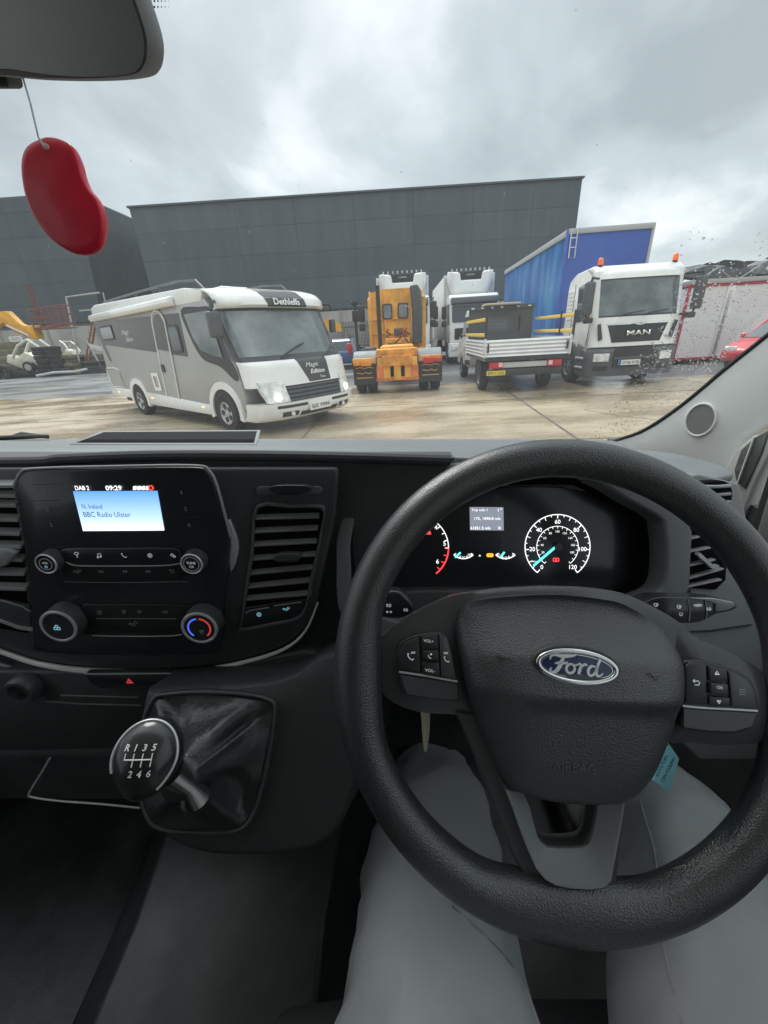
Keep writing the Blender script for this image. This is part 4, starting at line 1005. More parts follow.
def lamp_post(loc, label, h=9, rz=0):
    R = thing('street_lamp', label, 'street lamp', loc, rz)
    MB().tube([(0, 0, 0), (0, 0, h * .96), (.1, 0, h), (1.1, 0, h + .15)], [.09, .06, .05, .04], 8).build('pole', mat('lamp_grey', (.25, .26, .27), .5), R)
    MB().box(1.0, 1.6, -.12, .12, h + .08, h + .2).build('lantern', mat('lamp_head', (.3, .31, .32), .5), R, bevel=.03)
p = atY(731, 262, 45)
lamp_post((p.x, 45, 0), 'thin grey street lamp beyond the heap of crushed cars', p.z - .2)

# ================================================================== SCRAP YARD AT LEFT
M_YEL = mat('loader_yellow', (.75, .36, .03), .5, vary=(3, .25))
def loader():
    a = gnd(2, 372)
    R = thing('loader', 'yellow loader with a long raised boom at the left edge', 'digger', (-28.0, 28.0, 0), radians(0))
    R.scale = (.8, .8, .8)
    MB().prism(RS, [(-3.2, .9), (-3.2, 2.1), (-1.6, 2.4), (-.6, 2.2), (.6, 1.6), (.8, .9)], -1.0, 1.0).build('chassis', M_YEL, R, bevel=.08)
    MB().prism(RS, [(-2.0, 2.3), (-1.9, 3.3), (-.6, 3.3), (-.3, 2.2)], -.7, .7).build('cab', M_GLD, R, bevel=.06)
    bm_ = [(-2.4, 3.5), (-1.0, 4.3), (2.6, 4.6), (4.2, 5.3), (5.0, 5.3), (5.6, 4.4), (6.6, 3.8)]
    bm2 = [(6.5, 3.2), (5.0, 3.7), (4.4, 4.5), (3.0, 4.0), (.6, 3.9), (-.9, 3.6), (-2.4, 3.0)]
    MB().prism(RS, bm_ + bm2, -.28, .28).build('boom', M_YEL, R, bevel=.04)
    MB().tube([(1.0, .0, 3.4), (3.6, 0, 3.8)], .09, 8).tube([(4.6, -.35, 4.3), (6.2, -.35, 3.4)], .10, 8).build('hydraulic_ram', M_CHR, R)
    MB().box(6.1, 6.7, -.45, .45, 3.2, 4.2).build('tool_carriage', M_YEL, R, bevel=.05)
    for x in (-2.4, .0):
        for s in (-1, 1): make_wheel(R, x, s * 1.05, .70, .45, mat('yellow_rim', (.6, .3, .04), .5), 6)
loader()
def work_cage():
    R = thing('work_cage', 'rusty red mesh work cage held up by the yellow boom', 'cage', (-21.8, 28.2, 3.15), radians(6))
    R.scale = (.66, .66, .66)
    rst = mat('rust_red', (.24, .075, .05), .7, vary=(3, .35))
    b = MB(); 
    pts = [(-1.3, -.6), (1.9, -.6), (1.9, .8), (-1.3, .8)]
    for z, r_ in ((0, .07), (.85, .035), (1.6, .045)):
        b.tube([(x, y, z + .12 * (x + 1.3)) for x, y in pts], r_, 6, closed=True)
    for k in range(6):
        x = -1.3 + .64 * k
        for y in (-.6, .8): b.tube([(x, y, .1 * (x + 1.3)), (x, y, 1.6 + .12 * (x + 1.3))], .035, 6)
    for k in range(5): b.tube([(-1.3 + .64 * k, -.6, .1), (-.66 + .64 * k, -.6, 1.7)], .025, 5)
    b.build('cage_frame', rst, R)
    MB().box(-1.35, 1.95, -.65, .85, -.08, -.01).build('cage_floor', rst, R)
    MB().prism(BS, [(-.6, 0), (.5, 0), (.5, 2.9), (-.6, 2.9)], 0, .05).build('back_panel', mat('rust_dark', (.13, .08, .075), .7, vary=(3, .3)), R, smooth=0).location = (-.9, .2, .9)
work_cage()
def goal_frame():
    R = thing('lifting_frame', 'tall pale tubular frame leaning against the wall behind the wrecks', 'frame', (-22.8, 33, 0), radians(4))
    R.scale = (.86, .86, .86)
    b = MB()
    b.tube([(-1.9, 0, 0), (-.9, 0, 6.3), (2.0, 0, 6.5)], .08, 6).tube([(-.2, 0, 5.2), (2.2, 0, 5.25), (2.3, 0, 6.5)], .06, 6)
    b.tube([(.2, 0, 0), (-.5, 0, 3.0)], .08, 6)
    b.build('tube_frame', mat('frame_pale', (.42, .42, .40), .5), R)
    b = MB(); b.tube([(1.2, .3, 0), (1.0, .3, 4.6), (4.2, .3, 4.7), (4.4, .3, 0)], .07, 6).tube([(1.1, .3, .6), (4.4, .3, .7)], .06, 6).tube([(-1.6, .3, 0), (.9, .3, 4.6)], .09, 6).tube([(-1.9, .3, .1), (.6, .3, 4.6)], .06, 6)
    for k in range(9): b.tube([(-1.6 + .27 * k, .3, .5 * k + .1), (-1.9 + .27 * k + .05, .3, .5 * k + .5)], .03, 5)
    b.build('rusty_frame', mat('rust_red', (.24, .075, .05), .7), R)
goal_frame()
def wreck(loc, rz, label, seed, sc=1.0):
    cream = mat('cream_paint', (.66, .66, .55), .5, vary=(2, .1))
    R = thing('wrecked_cab', label, 'vehicle wreck', loc, rz); R.scale = (sc, sc, sc)
    b = MB()
    b.prism(RS, [(-1.9, .9), (-1.6, 1.5), (-.9, 1.25), (-.2, 1.6), (.6, 1.1), (1.2, .9), (1.4, .2), (.7, .1), (.2, .75), (-.4, .75), (-.8, .3)], -.75, .1)
    b.build('wing_panel', cream, R, bevel=.05, smooth=30)
    MB().tube([(-.9, .6, 1.2), (-.1, .6, 2.2), (.8, .6, 2.6), (1.5, .6, 1.9)], .11, 6).tube([(-.9, -.6, 1.2), (-.1, -.6, 2.1), (.8, -.6, 2.5), (1.5, -.6, 1.9)], .10, 6).tube([(.8, .6, 2.55), (.8, -.6, 2.5)], .08, 6).build('door_frame', cream, R)
    MB().lathe([(.16, -.1), (.42, -.11), (.46, 0), (.42, .11), (.16, .1)], (.25, -.8, .46), (0, 1, 0), 22).build('wheel', M_TYRE, R)
    MB().lathe([(.05, -.13), (.26, -.13), (.26, -.08), (.05, -.06)], (.25, -.8, .46), (0, 1, 0), 22).build('rim', M_ALU, R)
    return R
wreck((-28.2, 33, .32), radians(4), 'cream wrecked vehicle front with a loose wheel among the scrap', 1, .95)
wr = wreck((-25.4, 34, .9), radians(150), 'smaller cream body shell lying right of the tyre stack', 2, .62)
wv = thing('white_grille_panel', 'white slatted grille panel lying on top of the wreck', 'panel', (-28.3, 32.6, 2.62), radians(3))
wv.scale = (.42, .42, .42)
gb = MB().ring(BS, rrect(-1.1, 1.1, 0, .85, .08), rrect(-.95, .95, .12, .72, .05), 0, .12)
for k in range(3): gb.box(-.12, 0, -.95, .95, .22 + .17 * k, .27 + .17 * k)
gb2 = gb.build('grille_frame', M_WHITE, wv, bevel=.02); wv.rotation_euler = (0, radians(-6), radians(93))
M_TY2 = M_TYRE
def tyre_at(x, y, z, label, flat=True, r=.52):
    o = MB().lathe([(r * .55, -.15), (r * .9, -.15), (r, -.1), (r, .1), (r * .9, .15), (r * .55, .15), (r * .5, 0), (r * .55, -.15)], (0, 0, 0), (0, 0, 1) if flat else (0, 1, .1), 24, caps=False).build('scrap_tyre', M_TY2)
    o.location = (x, y, z)
    tag(o, label, 'tyre', 'tyres piled in the scrap yard')
names = ['bottom', 'second', 'third', 'fourth', 'fifth', 'top']
for c_, (tx_, cnt, nm) in enumerate(((-26.85, 6, 'left tyre stack beside the cream wreck'), (-25.8, 6, 'right tyre stack beside the cream wreck'))):
    for k in range(cnt): tyre_at(tx_ + .04 * ((k * 7) % 3 - 1), 32.6, .46 + .31 * k, '%s black tyre in the %s' % (names[k], nm))
for x, y, l in ((-29.9, 32.2, 'black tyre standing at the far left of the scrap'), (-31.0, 32.4, 'black tyre lying against the left picture edge')): tyre_at(x, y, .5, l, False)
# mixed scrap: long bars and sheets
def scrap_piece(name, label, cat, pts, m, loc, rz, r=None):
    b = MB()
    if r: b.tube(pts, r, 6)
    else: b.prism(BS, pts, 0, .06)
    o = b.build(name, m, smooth=30); o.location = loc; o.rotation_euler = (0, 0, rz); tag(o, label, cat)
wht = mat('scrap_white', (.62, .63, .62), .5, vary=(3, .1)); drk = mat('scrap_dark', (.06, .06, .058), .7, vary=(2, .4)); ol = mat('scrap_olive', (.15, .135, .08), .7, vary=(2, .4))
scrap_piece('white_trim', 'long white strip lying on the ground in front of the scrap', 'strip', [(-3.2, 0, .12), (-1, .1, .3), (1.5, 0, .28), (3.2, 0, .42)], wht, (-24.5, 31.0, .05), .02, .11)
bpy.data.objects['white_trim'].scale = (.62, .62, .9)
scrap_piece('white_sheet', 'white sheet leaning at the rear corner of the motorhome', 'sheet', [(-.8, 0), (.6, .5), (.75, .9), (-.65, .45)], wht, (-21.5, 31.5, 1.45), -pi / 2, None)
bpy.data.objects['white_sheet'].scale = (.8, .8, .8)
for k, (x, z, w_, h_, m_, l) in enumerate(((-24.9, 0, 1.3, 1.5, ol, 'olive crate of scrap behind the tyre stacks'), (-22.8, 0, 4.2, .95, drk, 'low dark metal beam stack right of the tyres'), (-22.6, .95, 3.4, .5, ol, 'brown metal beams lying on top of the dark stack'), (-30.9, 0, 3.0, 2.7, ol, 'brown scrap bin at the left edge under the boom'), (-29.6, 0, 2.6, 1.3, drk, 'dark lump of crushed metal below the white grille'), (-27.4, 0, 5.2, .55, drk, 'low wide bed of dark scrap that the tyre stacks stand on'))):
    rnd = random.Random(k + 3); b = MB()
    n = 5
    for j in range(n):
        zz0 = z + h_ * j / n; dx = rnd.uniform(-.15, .15)
        b.box(-w_ / 2 + dx, w_ / 2 + dx, -.6 + rnd.uniform(-.15, .1), .6, zz0, zz0 + h_ / n - .03)
    o = b.build('scrap_stack', m_, bevel=.03); o.location = (x, (33.2 + .3 * k) if k < 5 else 32.9, 0); tag(o, l, 'scrap stack')
scrap_piece('yellow_machine_part', 'small yellow machine behind the blue car', 'machine', [(-1.6, 2.4), (1.6, 2.9), (1.7, 3.2), (.4, 4.0), (-1.5, 3.4)], M_YEL, (-4.6, 38, .2), -pi / 2, None)
bpy.data.objects['yellow_machine_part'].scale = (.6, .6, .75)
pm = thing('mesh_pallet', 'wooden pallet stack behind the blue car near the orange truck', 'pallets', (-1.6, 30, 0))
mbp = MB()
for k in range(9): mbp.box(-.8, .8, -.5, .5, .2 * k, .2 * k + .05); mbp.box(-.8, -.65, -.5, .5, .2 * k + .06, .2 * k + .19); mbp.box(.65, .8, -.5, .5, .2 * k + .06, .2 * k + .19)
mbp.build('pallet_boards', mat('old_wood', (.20, .15, .09), .8, vary=(3, .3)), pm)
sg = thing('signal_post', 'black post with a round head just left of the orange cab', 'post', (-1.15, 19.2, 0))
MB().tube([(0, 0, 0), (0, 0, 2.9)], .06, 8).build('pole', M_BLK, sg)
MB().box(-.14, .14, -.1, .1, 2.2, 2.65).build('lamp_box', M_BLK, sg, bevel=.04)
MB().lathe([(.13, -.1), (.17, 0), (.13, .1)], (0, 0, 2.95), (0, 0, 1), 16).build('round_head', M_BLK, sg)

# ================================================================== THE VAN WE SIT IN
VAN = thing('delivery_van', 'dark van cabin in the foreground with steering wheel, radio and gear lever', 'van', (0, 0, 0))
VAN.rotation_euler = (0, ROLL, 0)
def R0(x, y, z): return CO + Vector((x, y, z))        # van coordinates with the camera as zero
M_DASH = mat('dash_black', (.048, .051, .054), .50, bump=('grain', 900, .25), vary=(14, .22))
M_DASHT = mat('dash_top_grain', (.17, .185, .195), .46, bump=('grain', 700, .3), vary=(7, .10))  # paler than the dash face: light on the upward side put into colour
M_PIANO = mat('gloss_black', (.024, .026, .029), .22, coat=.2)
M_FASC = mat('fascia_black', (.060, .063, .068), .36, bump=('noise', 500, .1))
M_SATIN = mat('satin_silver', (.60, .61, .62), .35, metal=.35)
M_LIP = mat('lip_silver', (.40, .41, .42), .35, metal=.2)
M_RIMW = mat('wheel_leatherette', (.030, .032, .034), .31, bump=('grain', 820, .38), vary=(30, .07), spec=.9)
M_PAD = mat('airbag_cover', (.040, .042, .045), .37, bump=('grain', 760, .44), vary=(18, .12), spec=.8)
M_SPK = mat('spoke_grey', (.20, .21, .217), .45)
M_GREYP = mat('grey_plastic', (.20, .214, .218), .55, bump=('grain', 800, .25))
M_DOORG = mat('door_trim_grey', (.16, .17, .172), .6, bump=('grain', 700, .2))
M_PILL = mat('pillar_trim', (.80, .80, .77), .62, bump=('noise', 600, .12))
M_RUB = mat('rubber_seal', (.02, .021, .022), .7)
M_CAV = mat('cavity_black', (.008, .008, .009), .9, spec=.05)  # near-black that paints the shade inside hollows
M_ICO = mat('icon_white', (.55, .58, .58), .5, emit=((.8, .9, .9), .18))
M_ICOD = mat('icon_dim', (.30, .33, .34), .5)
M_ICOB = mat('icon_teal', (.25, .50, .60), .5, emit=((.35, .75, .9), .30))
M_LINE = mat('gap_line', (.20, .21, .22), .35)
M_FLR = mat('rubber_floor', (.043, .046, .048), .36, bump=('noise', 420, .22), vary=(8, .6))

# ---- shell: floor, roof, bulkhead, doors, pillars, windscreen
WB, WT, WHX0, WHX1 = (.80, -.205), (.28, .52), -1.15, .56
MB().box(WHX0 - .07, WHX1 + .08, -.85, .99, H - 1.06, H - 1.00).build('floor', M_FLR, VAN)
MB().box(WHX0, WHX1, -.85, .30, H + .52, H + .56).build('roof', mat('headlining', (.74, .74, .72), .8), VAN)
MB().box(WHX0, WHX1, -.88, -.85, H - 1.0, H + .55).build('bulkhead', M_DOORG, VAN)
for s, x in ((-1, WHX0 - .03), (1, WHX1 + .04)):
    a, b = sorted((x, x + s * .04))
    d = MB().box(a, b, -.85, .30, H - 1.0, H - .22).build('door', M_DOORG, VAN)
    MB().box(a - .03, b + .03, .30, .97, H - 1.0, H - .24).build('footwell_side', M_DASH, VAN)
    MB().box(a, b, -.85, .30, H - .219, H + .50).build('side_glass', glass_pane('side_glass'), d)
    MB().box(a, b, -.90, -.86, H - .22, H + .52).build('door_pillar', M_PILL, VAN)
MB().box(WHX0, WHX1, .96, 1.0, H - 1.0, H - .26).build('firewall', M_DASH, VAN)

wsf = Fr(R0(0, *WB), (1, 0, 0), (0, WT[0] - WB[0], WT[1] - WB[1]))     # +n points back and down? checked below
Lw = Vector((WT[0] - WB[0], WT[1] - WB[1])).length
M_WS = glass_pane('windscreen_glass', (.975, .985, .985), .6, dirt=.014)
MB().prism(wsf, [(WHX0, -.03), (.62, -.03), (.66, Lw), (WHX0 - .05, Lw)], -.003, .003).build('windscreen', M_WS, VAN, smooth=0)

# raindrops on the unwiped corner of the glass, outside face
def drops():
    rnd = random.Random(5)
    side = -1 if wsf.n.y < 0 else 1        # n sign: outward is away from the camera
    out = -1 if (CO - wsf.o).dot(wsf.n) > 0 else 1
    b = MB(); n = 0
    while n < 1500:
        px = rnd.uniform(540, 800); py = rnd.uniform(232, 448)
        # the wiper sweeps everything left of an arc
        e = px - (648 - .55 * (py - 300) if py < 400 else 590)
        edge_x = 684 - max(0, py - 300) * .62
        if px < edge_x - 4 + rnd.uniform(-6, 6): 
            continue
        dens = .06 + .94 * min(1, max(0, (py - 262) / 80))
        if rnd.random() > dens: continue
        u, v = hit(wsf, px, py, 0)
        if not (-1.1 < u < .56 and -.02 < v < Lw): continue
        r = rnd.choice([.0004, .0006, .0008, .0010, .0014]) * rnd.uniform(.8, 1.2)
        el = rnd.uniform(1.0, 1.7); a = radians(-25 + rnd.uniform(-20, 20))
        rings = []
        for k, (rr, hh) in enumerate(((1, 0), (.92, .28), (.70, .48), (.36, .60), (.02, .64))):
            ring = []
            for j in range(9):
                t = 2 * pi * j / 9; x = r * rr * cos(t) * el; y = r * rr * sin(t)
                ring.append(wsf.P(u + x * cos(a) - y * sin(a), v + x * sin(a) + y * cos(a), out * (.0032 + r * hh)))
            rings.append(ring)
        b.loft(rings, caps=True); n += 1
    for _ in range(90):      # a few strays over the wiped glass
        u, v = rnd.uniform(-1.0, .5), rnd.uniform(.02, Lw - .02); r = rnd.uniform(.0004, .0009)
        b.loft([[wsf.P(u + r * rr * cos(2 * pi * j / 8), v + r * rr * sin(2 * pi * j / 8), out * (.0032 + r * hh)) for j in range(8)] for rr, hh in ((1, 0), (.8, .4), (.4, .6), (.02, .64))])
    m = bpy.data.materials.new('water_drop'); m.use_nodes = True
    p = m.node_tree.nodes['Principled BSDF']
    p.inputs['Transmission Weight'].default_value = 1; p.inputs['IOR'].default_value = 1.18; p.inputs['Roughness'].default_value = 0.0
    o = b.build('raindrops', m, smooth=70)
    o.rotation_euler = (0, ROLL, 0); o['kind'] = 'stuff'; o['label'] = 'raindrops on the unwiped right part of the windscreen'; o['category'] = 'raindrops'
drops()

# ---- dashboard top
dtf = Fr(R0(0, .40, -.123), (1, 0, 0), (0, .40, -.078))     # slopes gently down towards the glass
top_out = hits(dtf, [(-420, 458), (0, 458), (60, 455), (130, 452), (200, 451), (300, 452), (400, 454), (470, 457), (540, 461), (600, 460), (640, 459)]) 
far = [(.44, .30), (.47, .385), (.30, .44), (0, .455), (-.4, .45), (-.8, .41), (-1.15, .34)]
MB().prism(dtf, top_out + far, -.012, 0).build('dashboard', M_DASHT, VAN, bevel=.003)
# raised rear lip seen as paler edge near the glass
# storage tray in the top: a flat black plate painted for its shaded hollow
tr = hits(dtf, [(76, 443.5), (104, 432.5), (257, 431.5), (254, 443.5)])
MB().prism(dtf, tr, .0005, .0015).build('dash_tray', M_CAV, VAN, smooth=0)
o2 = [tuple(p) for p in tr]; o1 = hits(dtf, [(70, 444.8), (101, 431.4), (260.5, 430.3), (257, 445)])
MB().ring(dtf, o1, o2, 0, .0012).build('tray_rim', M_GREYP, VAN, bevel=.001)
# brow: rounded front roll of the dash
br = [W(x, y, .418) for x, y in ((-420, 463), (0, 462), (60, 459), (130, 456), (200, 455), (300, 456), (400, 458.5), (450, 460))]
MB().tube(crv(br, 4, False), .006, 10).build('dash_roll', mat('dash_roll_m', (.05, .053, .057), .5), VAN)

# ---- main fascia plane (tilted back 5 degrees), passes the radio
tl = radians(5)
ff = Fr(W(120, 560, .445), (1, 0, 0), (0, sin(tl), cos(tl)))
def P(pts, w=0.0, fr=None): return hits(fr or ff, pts, w)
# upper dash wall behind radio and vents
wall = P([(-420, 458), (455, 458), (420, 500), (372, 540), (345, 640), (300, 700), (-420, 700)], -.014)
MB().prism(ff, wall, -.05, -.014).build('dash_face', M_DASH, VAN, smooth=0)
# lower fascia body carrying the bright lip
lipc = [(-200, 600), (-60, 628), (0, 648), (40, 661), (90, 668), (150, 669.5), (205, 667), (250, 658), (285, 646), (306, 628), (318, 600), (326, 560), (335, 515), (338, 480)]
lo = P(crv(lipc, 4, False), 0)
fas = lo + P([(338, 468), (-200, 468)], 0)
MB().prism(ff, fas, -.013, 0).build('fascia', M_FASC, VAN, bevel=.004, seg=3)
lp = [ff.P(*p, .0015) for p in P(crv([(x, y + 2) for x, y in lipc[:-3]], 4, False), 0)]
n_ = len(lp); rad = [.0012 + .0030 * max(0, min(1, 1 - abs(i / n_ - .42) / .55)) for i in range(n_)]
MB().tube(lp, rad, 8).build('fascia_lip', mat('lip_bright', (.80, .81, .82), .3, metal=.15), VAN)
lp2 = [ff.P(*p, -.006) for p in P(crv([(-200, 622), (-60, 645), (0, 664), (40, 674), (85, 680)], 4, False), -.006)]
MB().tube(lp2, .0022, 8).build('fascia_lip', M_LIP, VAN)

# ---- radio unit
rad_out = crv([(16, 486), (22, 474), (36, 470), (110, 468.5), (192, 467.5), (206, 472), (214, 486), (222, 515), (229, 540), (228, 562), (224, 590), (222, 620), (220, 645), (205, 654), (120, 656), (40, 652), (33, 640), (30, 600), (26, 560), (20, 520)], 4)
RU = MB().prism(ff, P(rad_out, .010), 0, .010).build('radio_unit', M_PIANO, VAN, bevel=.003, seg=3)
rim_out = crv([(14, 486), (21, 472.5), (36, 468.6), (110, 466.5), (194, 465.6), (209, 471), (217, 486), (225, 515), (231, 537)], 4, False)
MB().tube([ff.P(*p, .0095) for p in P(rim_out, .0095)], .0016, 8).build('bezel_edge', mat('bezel_edge_m', (.30, .31, .32), .28), RU)
MB().prism(ff, P(crv([(228, 520), (233, 530), (238, 545), (236, 560), (230, 572), (229, 545)], 3), .004), -.005, .004).build('side_glint', M_SATIN, RU, bevel=.002)
def screen_mat():
    m = bpy.data.materials.new('radio_screen'); m.use_nodes = True; t = m.node_tree; b = t.nodes['Principled BSDF']; L = t.links.new
    tc = nn(t, 'ShaderNodeTexCoord'); sp = nn(t, 'ShaderNodeSeparateXYZ'); L(tc.outputs['Generated'], sp.inputs[0])
    r = nn(t, 'ShaderNodeValToRGB'); e = r.color_ramp.elements
    e[0].position = 0.0; e[0].color = (.80, .93, .98, 1); e[1].position = 1.0; e[1].color = (.10, .30, .80, 1)
    k = r.color_ramp.elements.new(.35); k.color = (.42, .62, .93, 1)
    L(sp.outputs[2], r.inputs[0])
    b.inputs['Base Color'].default_value = (.02, .02, .02, 1); b.inputs['Roughness'].default_value = .2
    L(r.outputs[0], b.inputs['Emission Color']); b.inputs['Emission Strength'].default_value = 1.0
    return m
w0 = .0105
sc_ = MB().prism(ff, P([(73, 491.5), (157, 491), (164, 530.5), (83, 531)], w0 + .0008), w0, w0 + .0008).build('display', screen_mat(), RU, smooth=0)
M_SW = mat('screen_white', (.8, .8, .8), .5, emit=((1, 1, 1), .9)); M_SD = mat('screen_dark', (.03, .06, .16), .5)
def tx(parent, fr, body, px, py, hpx, m, w, wpx=None, **k):
    u, v = hit(fr, px, py, w); _, va = hit(fr, px, py - hpx / 2, w); _, vb = hit(fr, px, py + hpx / 2, w)
    wd = None
    if wpx:
        ua, _ = hit(fr, px - wpx / 2, py, w); ub, _ = hit(fr, px + wpx / 2, py, w); wd = ub - ua
    return text(fr, body, u, v, va - vb, m, parent, w=w, width=wd, **k)
wt = w0 + .0013
tx(RU, ff, 'DAB 2', 82, 488, 4.4, M_SW, wt, 14, bold=.015)
tx(RU, ff, '09:29', 113.5, 488, 4.8, M_SW, wt, 16, bold=.02)
tx(RU, ff, 'N. Ireland', 92, 506.5, 4.6, M_SD, wt, 20)
tx(RU, ff, 'BBC Radio Ulster', 107, 514.5, 5.2, M_SD, wt, 47)
ib = MB()
for k in range(4): ib.prism(ff, P([(133 + 4.2 * k, 490), (135.6 + 4.2 * k, 490), (135.6 + 4.2 * k, 486.2 - .0 * k), (133 + 4.2 * k, 486.6)], wt), w0, wt)
ib.build('status_icon', M_SW, RU, smooth=0)
c_ = hit(ff, 150.5, 488, wt); MB().ring(ff, arc_pts(*c_, .0028, 0, 342, 18), arc_pts(*c_, .0017, 0, 342, 18), w0, wt).build('status_icon', mat('status_red', (.7, .05, .03), .4, emit=((1, .1, .05), .6)), RU)
for t_, x, y in (('1', 43.5, 492.5), ('2', 47, 509), ('3', 51, 525), ('4', 181, 492.5), ('5', 185.5, 509), ('6', 189, 525)):
    tx(RU, ff, t_, x, y, 4.0, M_ICOD, wt)
# preset button gaps
gl = MB()
for ln in ([(31, 485), (40, 484.5), (58, 484)], [(33, 501), (60, 500.5)], [(36, 517), (62, 516.5)], [(168, 501), (196, 501)], [(172, 517), (200, 517)]):
    strokes(gl, ff, [P(ln, w0)], .0004, w0, w0 + .0003)
gl.build('button_gap', mat('gap_dim', (.05, .052, .056), .4), RU, smooth=0)
# middle button bar
bar = crv([(66, 549), (110, 548.5), (172, 548.5), (180, 556), (182, 567), (176, 581), (120, 582.5), (66, 582), (60, 575), (60, 556)], 3)
MB().prism(ff, P(bar, .0125), .0102, .0125).build('button_bar', mat('button_bar_m', (.02, .021, .023), .3), RU, bevel=.0012)
strokes_l = MB(); strokes(strokes_l, ff, [P(crv([(66, 562), (74, 565.3), (90, 566), (130, 566), (165, 565.5), (180, 563.5)], 3, False), .0128)], .0010, .0125, .0132); strokes_l.build('chrome_strip', M_SATIN, RU)
strokes_l = MB(); strokes(strokes_l, ff, [P([(64, 581.8), (100, 582.6), (150, 582.4), (188, 581.5)], .0128)], .0005, .0125, .013); strokes_l.build('edge_strip', M_LINE, RU)
def icon(parent, px, py, kind, m=M_ICO, s=1.0, w=.0128, fr=None):
    fr = fr or ff
    u, v = hit(fr, px, py, w); k = .0011 * s; b = MB(); c = lambda *a: [(u + x * k, v + y * k) for x, y in a]
    A = lambda cx, cy, r, a0, a1, n=10: [(u + cx * k + r * k * cos(radians(a0 + (a1 - a0) * i / n)), v + cy * k + r * k * sin(radians(a0 + (a1 - a0) * i / n))) for i in range(n + 1)]
    S = []
    if kind == 'antenna': S = [c((0, -2.4), (0, 1)), c((-2, 2), (0, 0), (2, 2)), A(0, 1, 2.6, 30, 150)]
    elif kind == 'note': S = [c((-1, -2), (-1, 2), (2, 2.4), (2, -1.2)), A(-1.7, -2, .8, 0, 350), A(1.3, -1.3, .8, 0, 350)]
    elif kind == 'phone': S = [c((-2, 2.2), (-1.8, .5), (-.3, -1.3), (1.6, -2.2)), c((-2.4, 2.2), (-1, 2.2)), c((1.2, -2.4), (2.4, -1.2))]
    elif kind == 'disc': S = [A(0, 0, 2.1, 0, 350, 16), A(0, 0, .8, 0, 350)]
    elif kind == 'gear': S = [A(-.8, .6, 1.3, 0, 350), A(1.2, -1.1, 1.1, 0, 350)]
    elif kind == 'return': S = [c((-2.2, 1.4), (1.4, 1.4), (2.3, .3), (1.4, -1.4), (-1.5, -1.4)), c((-1.2, 2.6), (-2.4, 1.4), (-1.2, .3))]
    elif kind == 'prev': S = [c((0, -1.2), (-1.8, 0), (0, 1.2), (0, -1.2)), c((2, -1.2), (.2, 0), (2, 1.2), (2, -1.2)), c((-2.2, -1.2), (-2.2, 1.2))]
    elif kind == 'next': S = [c((0, -1.2), (1.8, 0), (0, 1.2), (0, -1.2)), c((-2, -1.2), (-.2, 0), (-2, 1.2), (-2, -1.2)), c((2.2, -1.2), (2.2, 1.2))]
    elif kind == 'play': S = [c((-1.8, -1.2), (0, 0), (-1.8, 1.2), (-1.8, -1.2)), c((.6, -1.2), (.6, 1.2)), c((1.6, -1.2), (1.6, 1.2))]
    elif kind == 'power': S = [A(0, 0, 2, 120, 420, 14), c((0, .6), (0, 2.6))]
    elif kind == 'fan': S = [A(0, 1.3, 1.2, 0, 350), A(1.2, -.5, 1.2, 0, 350), A(-1.2, -.5, 1.2, 0, 350)]
    elif kind == 'face': S = [c((-1.8, 1.8), (1.8, 1.8), (1.2, -1.2), (0, -2), (-1.2, -1.2), (-1.8, 1.8)), c((-1, .4), (1, .4))]
    elif kind == 'feet': S = [A(-2.4, 0, .9, 0, 350), c((-1, -2), (0, .5), (1.8, 1.2), (2.6, 3)), c((.6, -2.4), (1.4, -.6), (3.2, .2), (4, 2))]
    elif kind == 'car': S = [c((-3, -.8), (-2.4, .4), (-1, .6), (0, 1.6), (1.6, 1.4), (2.4, .2), (3, -.8), (-3, -.8))]
    elif kind == 'lamp': S = [A(.5, 0, 1.6, -90, 90), c((.5, -1.6), (.5, 1.6)), c((-.6, 1), (-3, 1.4)), c((-.6, 0), (-3, .2)), c((-.6, -1), (-3, -1))]
    elif kind == 'arrows': S = [c((-3, .6), (-1.4, 1.6)), c((-3, .6), (-1.4, -.4)), c((-3, .6), (-.4, .6)), c((.6, .6), (3, .6)), c((3, .6), (1.6, 1.6)), c((3, .6), (1.6, -.4))]
    elif kind == 'wiper': S = [A(0, -1.5, 3.2, 45, 135), c((-2.2, .8), (-1, -1.4), (1, -1.4), (2.2, .8)), c((0, -1), (1, 1))]
    elif kind == 'screen': S = [c((-2, -1.4), (-2, 1.4), (2, 1.4), (2, -1.4), (-2, -1.4)), c((-1, -2.2), (1, -2.2))]
    elif kind == 'up': S = [c((-1.2, -.8), (0, 1), (1.2, -.8), (-1.2, -.8)), c((-.5, -.5), (.5, -.5))]
    elif kind == 'down': S = [c((-1.2, .8), (0, -1), (1.2, .8), (-1.2, .8)), c((-.5, .5), (.5, .5))]
    elif kind == 'bars': S = [c((-2, 1.4), (2, 1.4)), c((-2, 0), (2, 0)), c((-2, -1.4), (2, -1.4))]
    elif kind == 'mute': S = [c((-1.8, 1), (-1, -1.6), (1.4, -2.4)), c((0, 2.4), (1.6, 1)), c((0, 1), (1.6, 2.4)), c((1.6, 2.6), (1.6, .8))]
    strokes(b, fr, S, .55 * k, w, w + .0002)
    b.build('icon', m, parent, smooth=0)
for k, x in (('antenna', 77), ('note', 99), ('phone', 124), ('disc', 150), ('gear', 173)): icon(RU, x, 555.5, k)
for k, x in (('feet', 77), ('prev', 101), ('play', 125), ('next', 148), ('return', 172)): icon(RU, x, 571.5, k, M_ICOD)
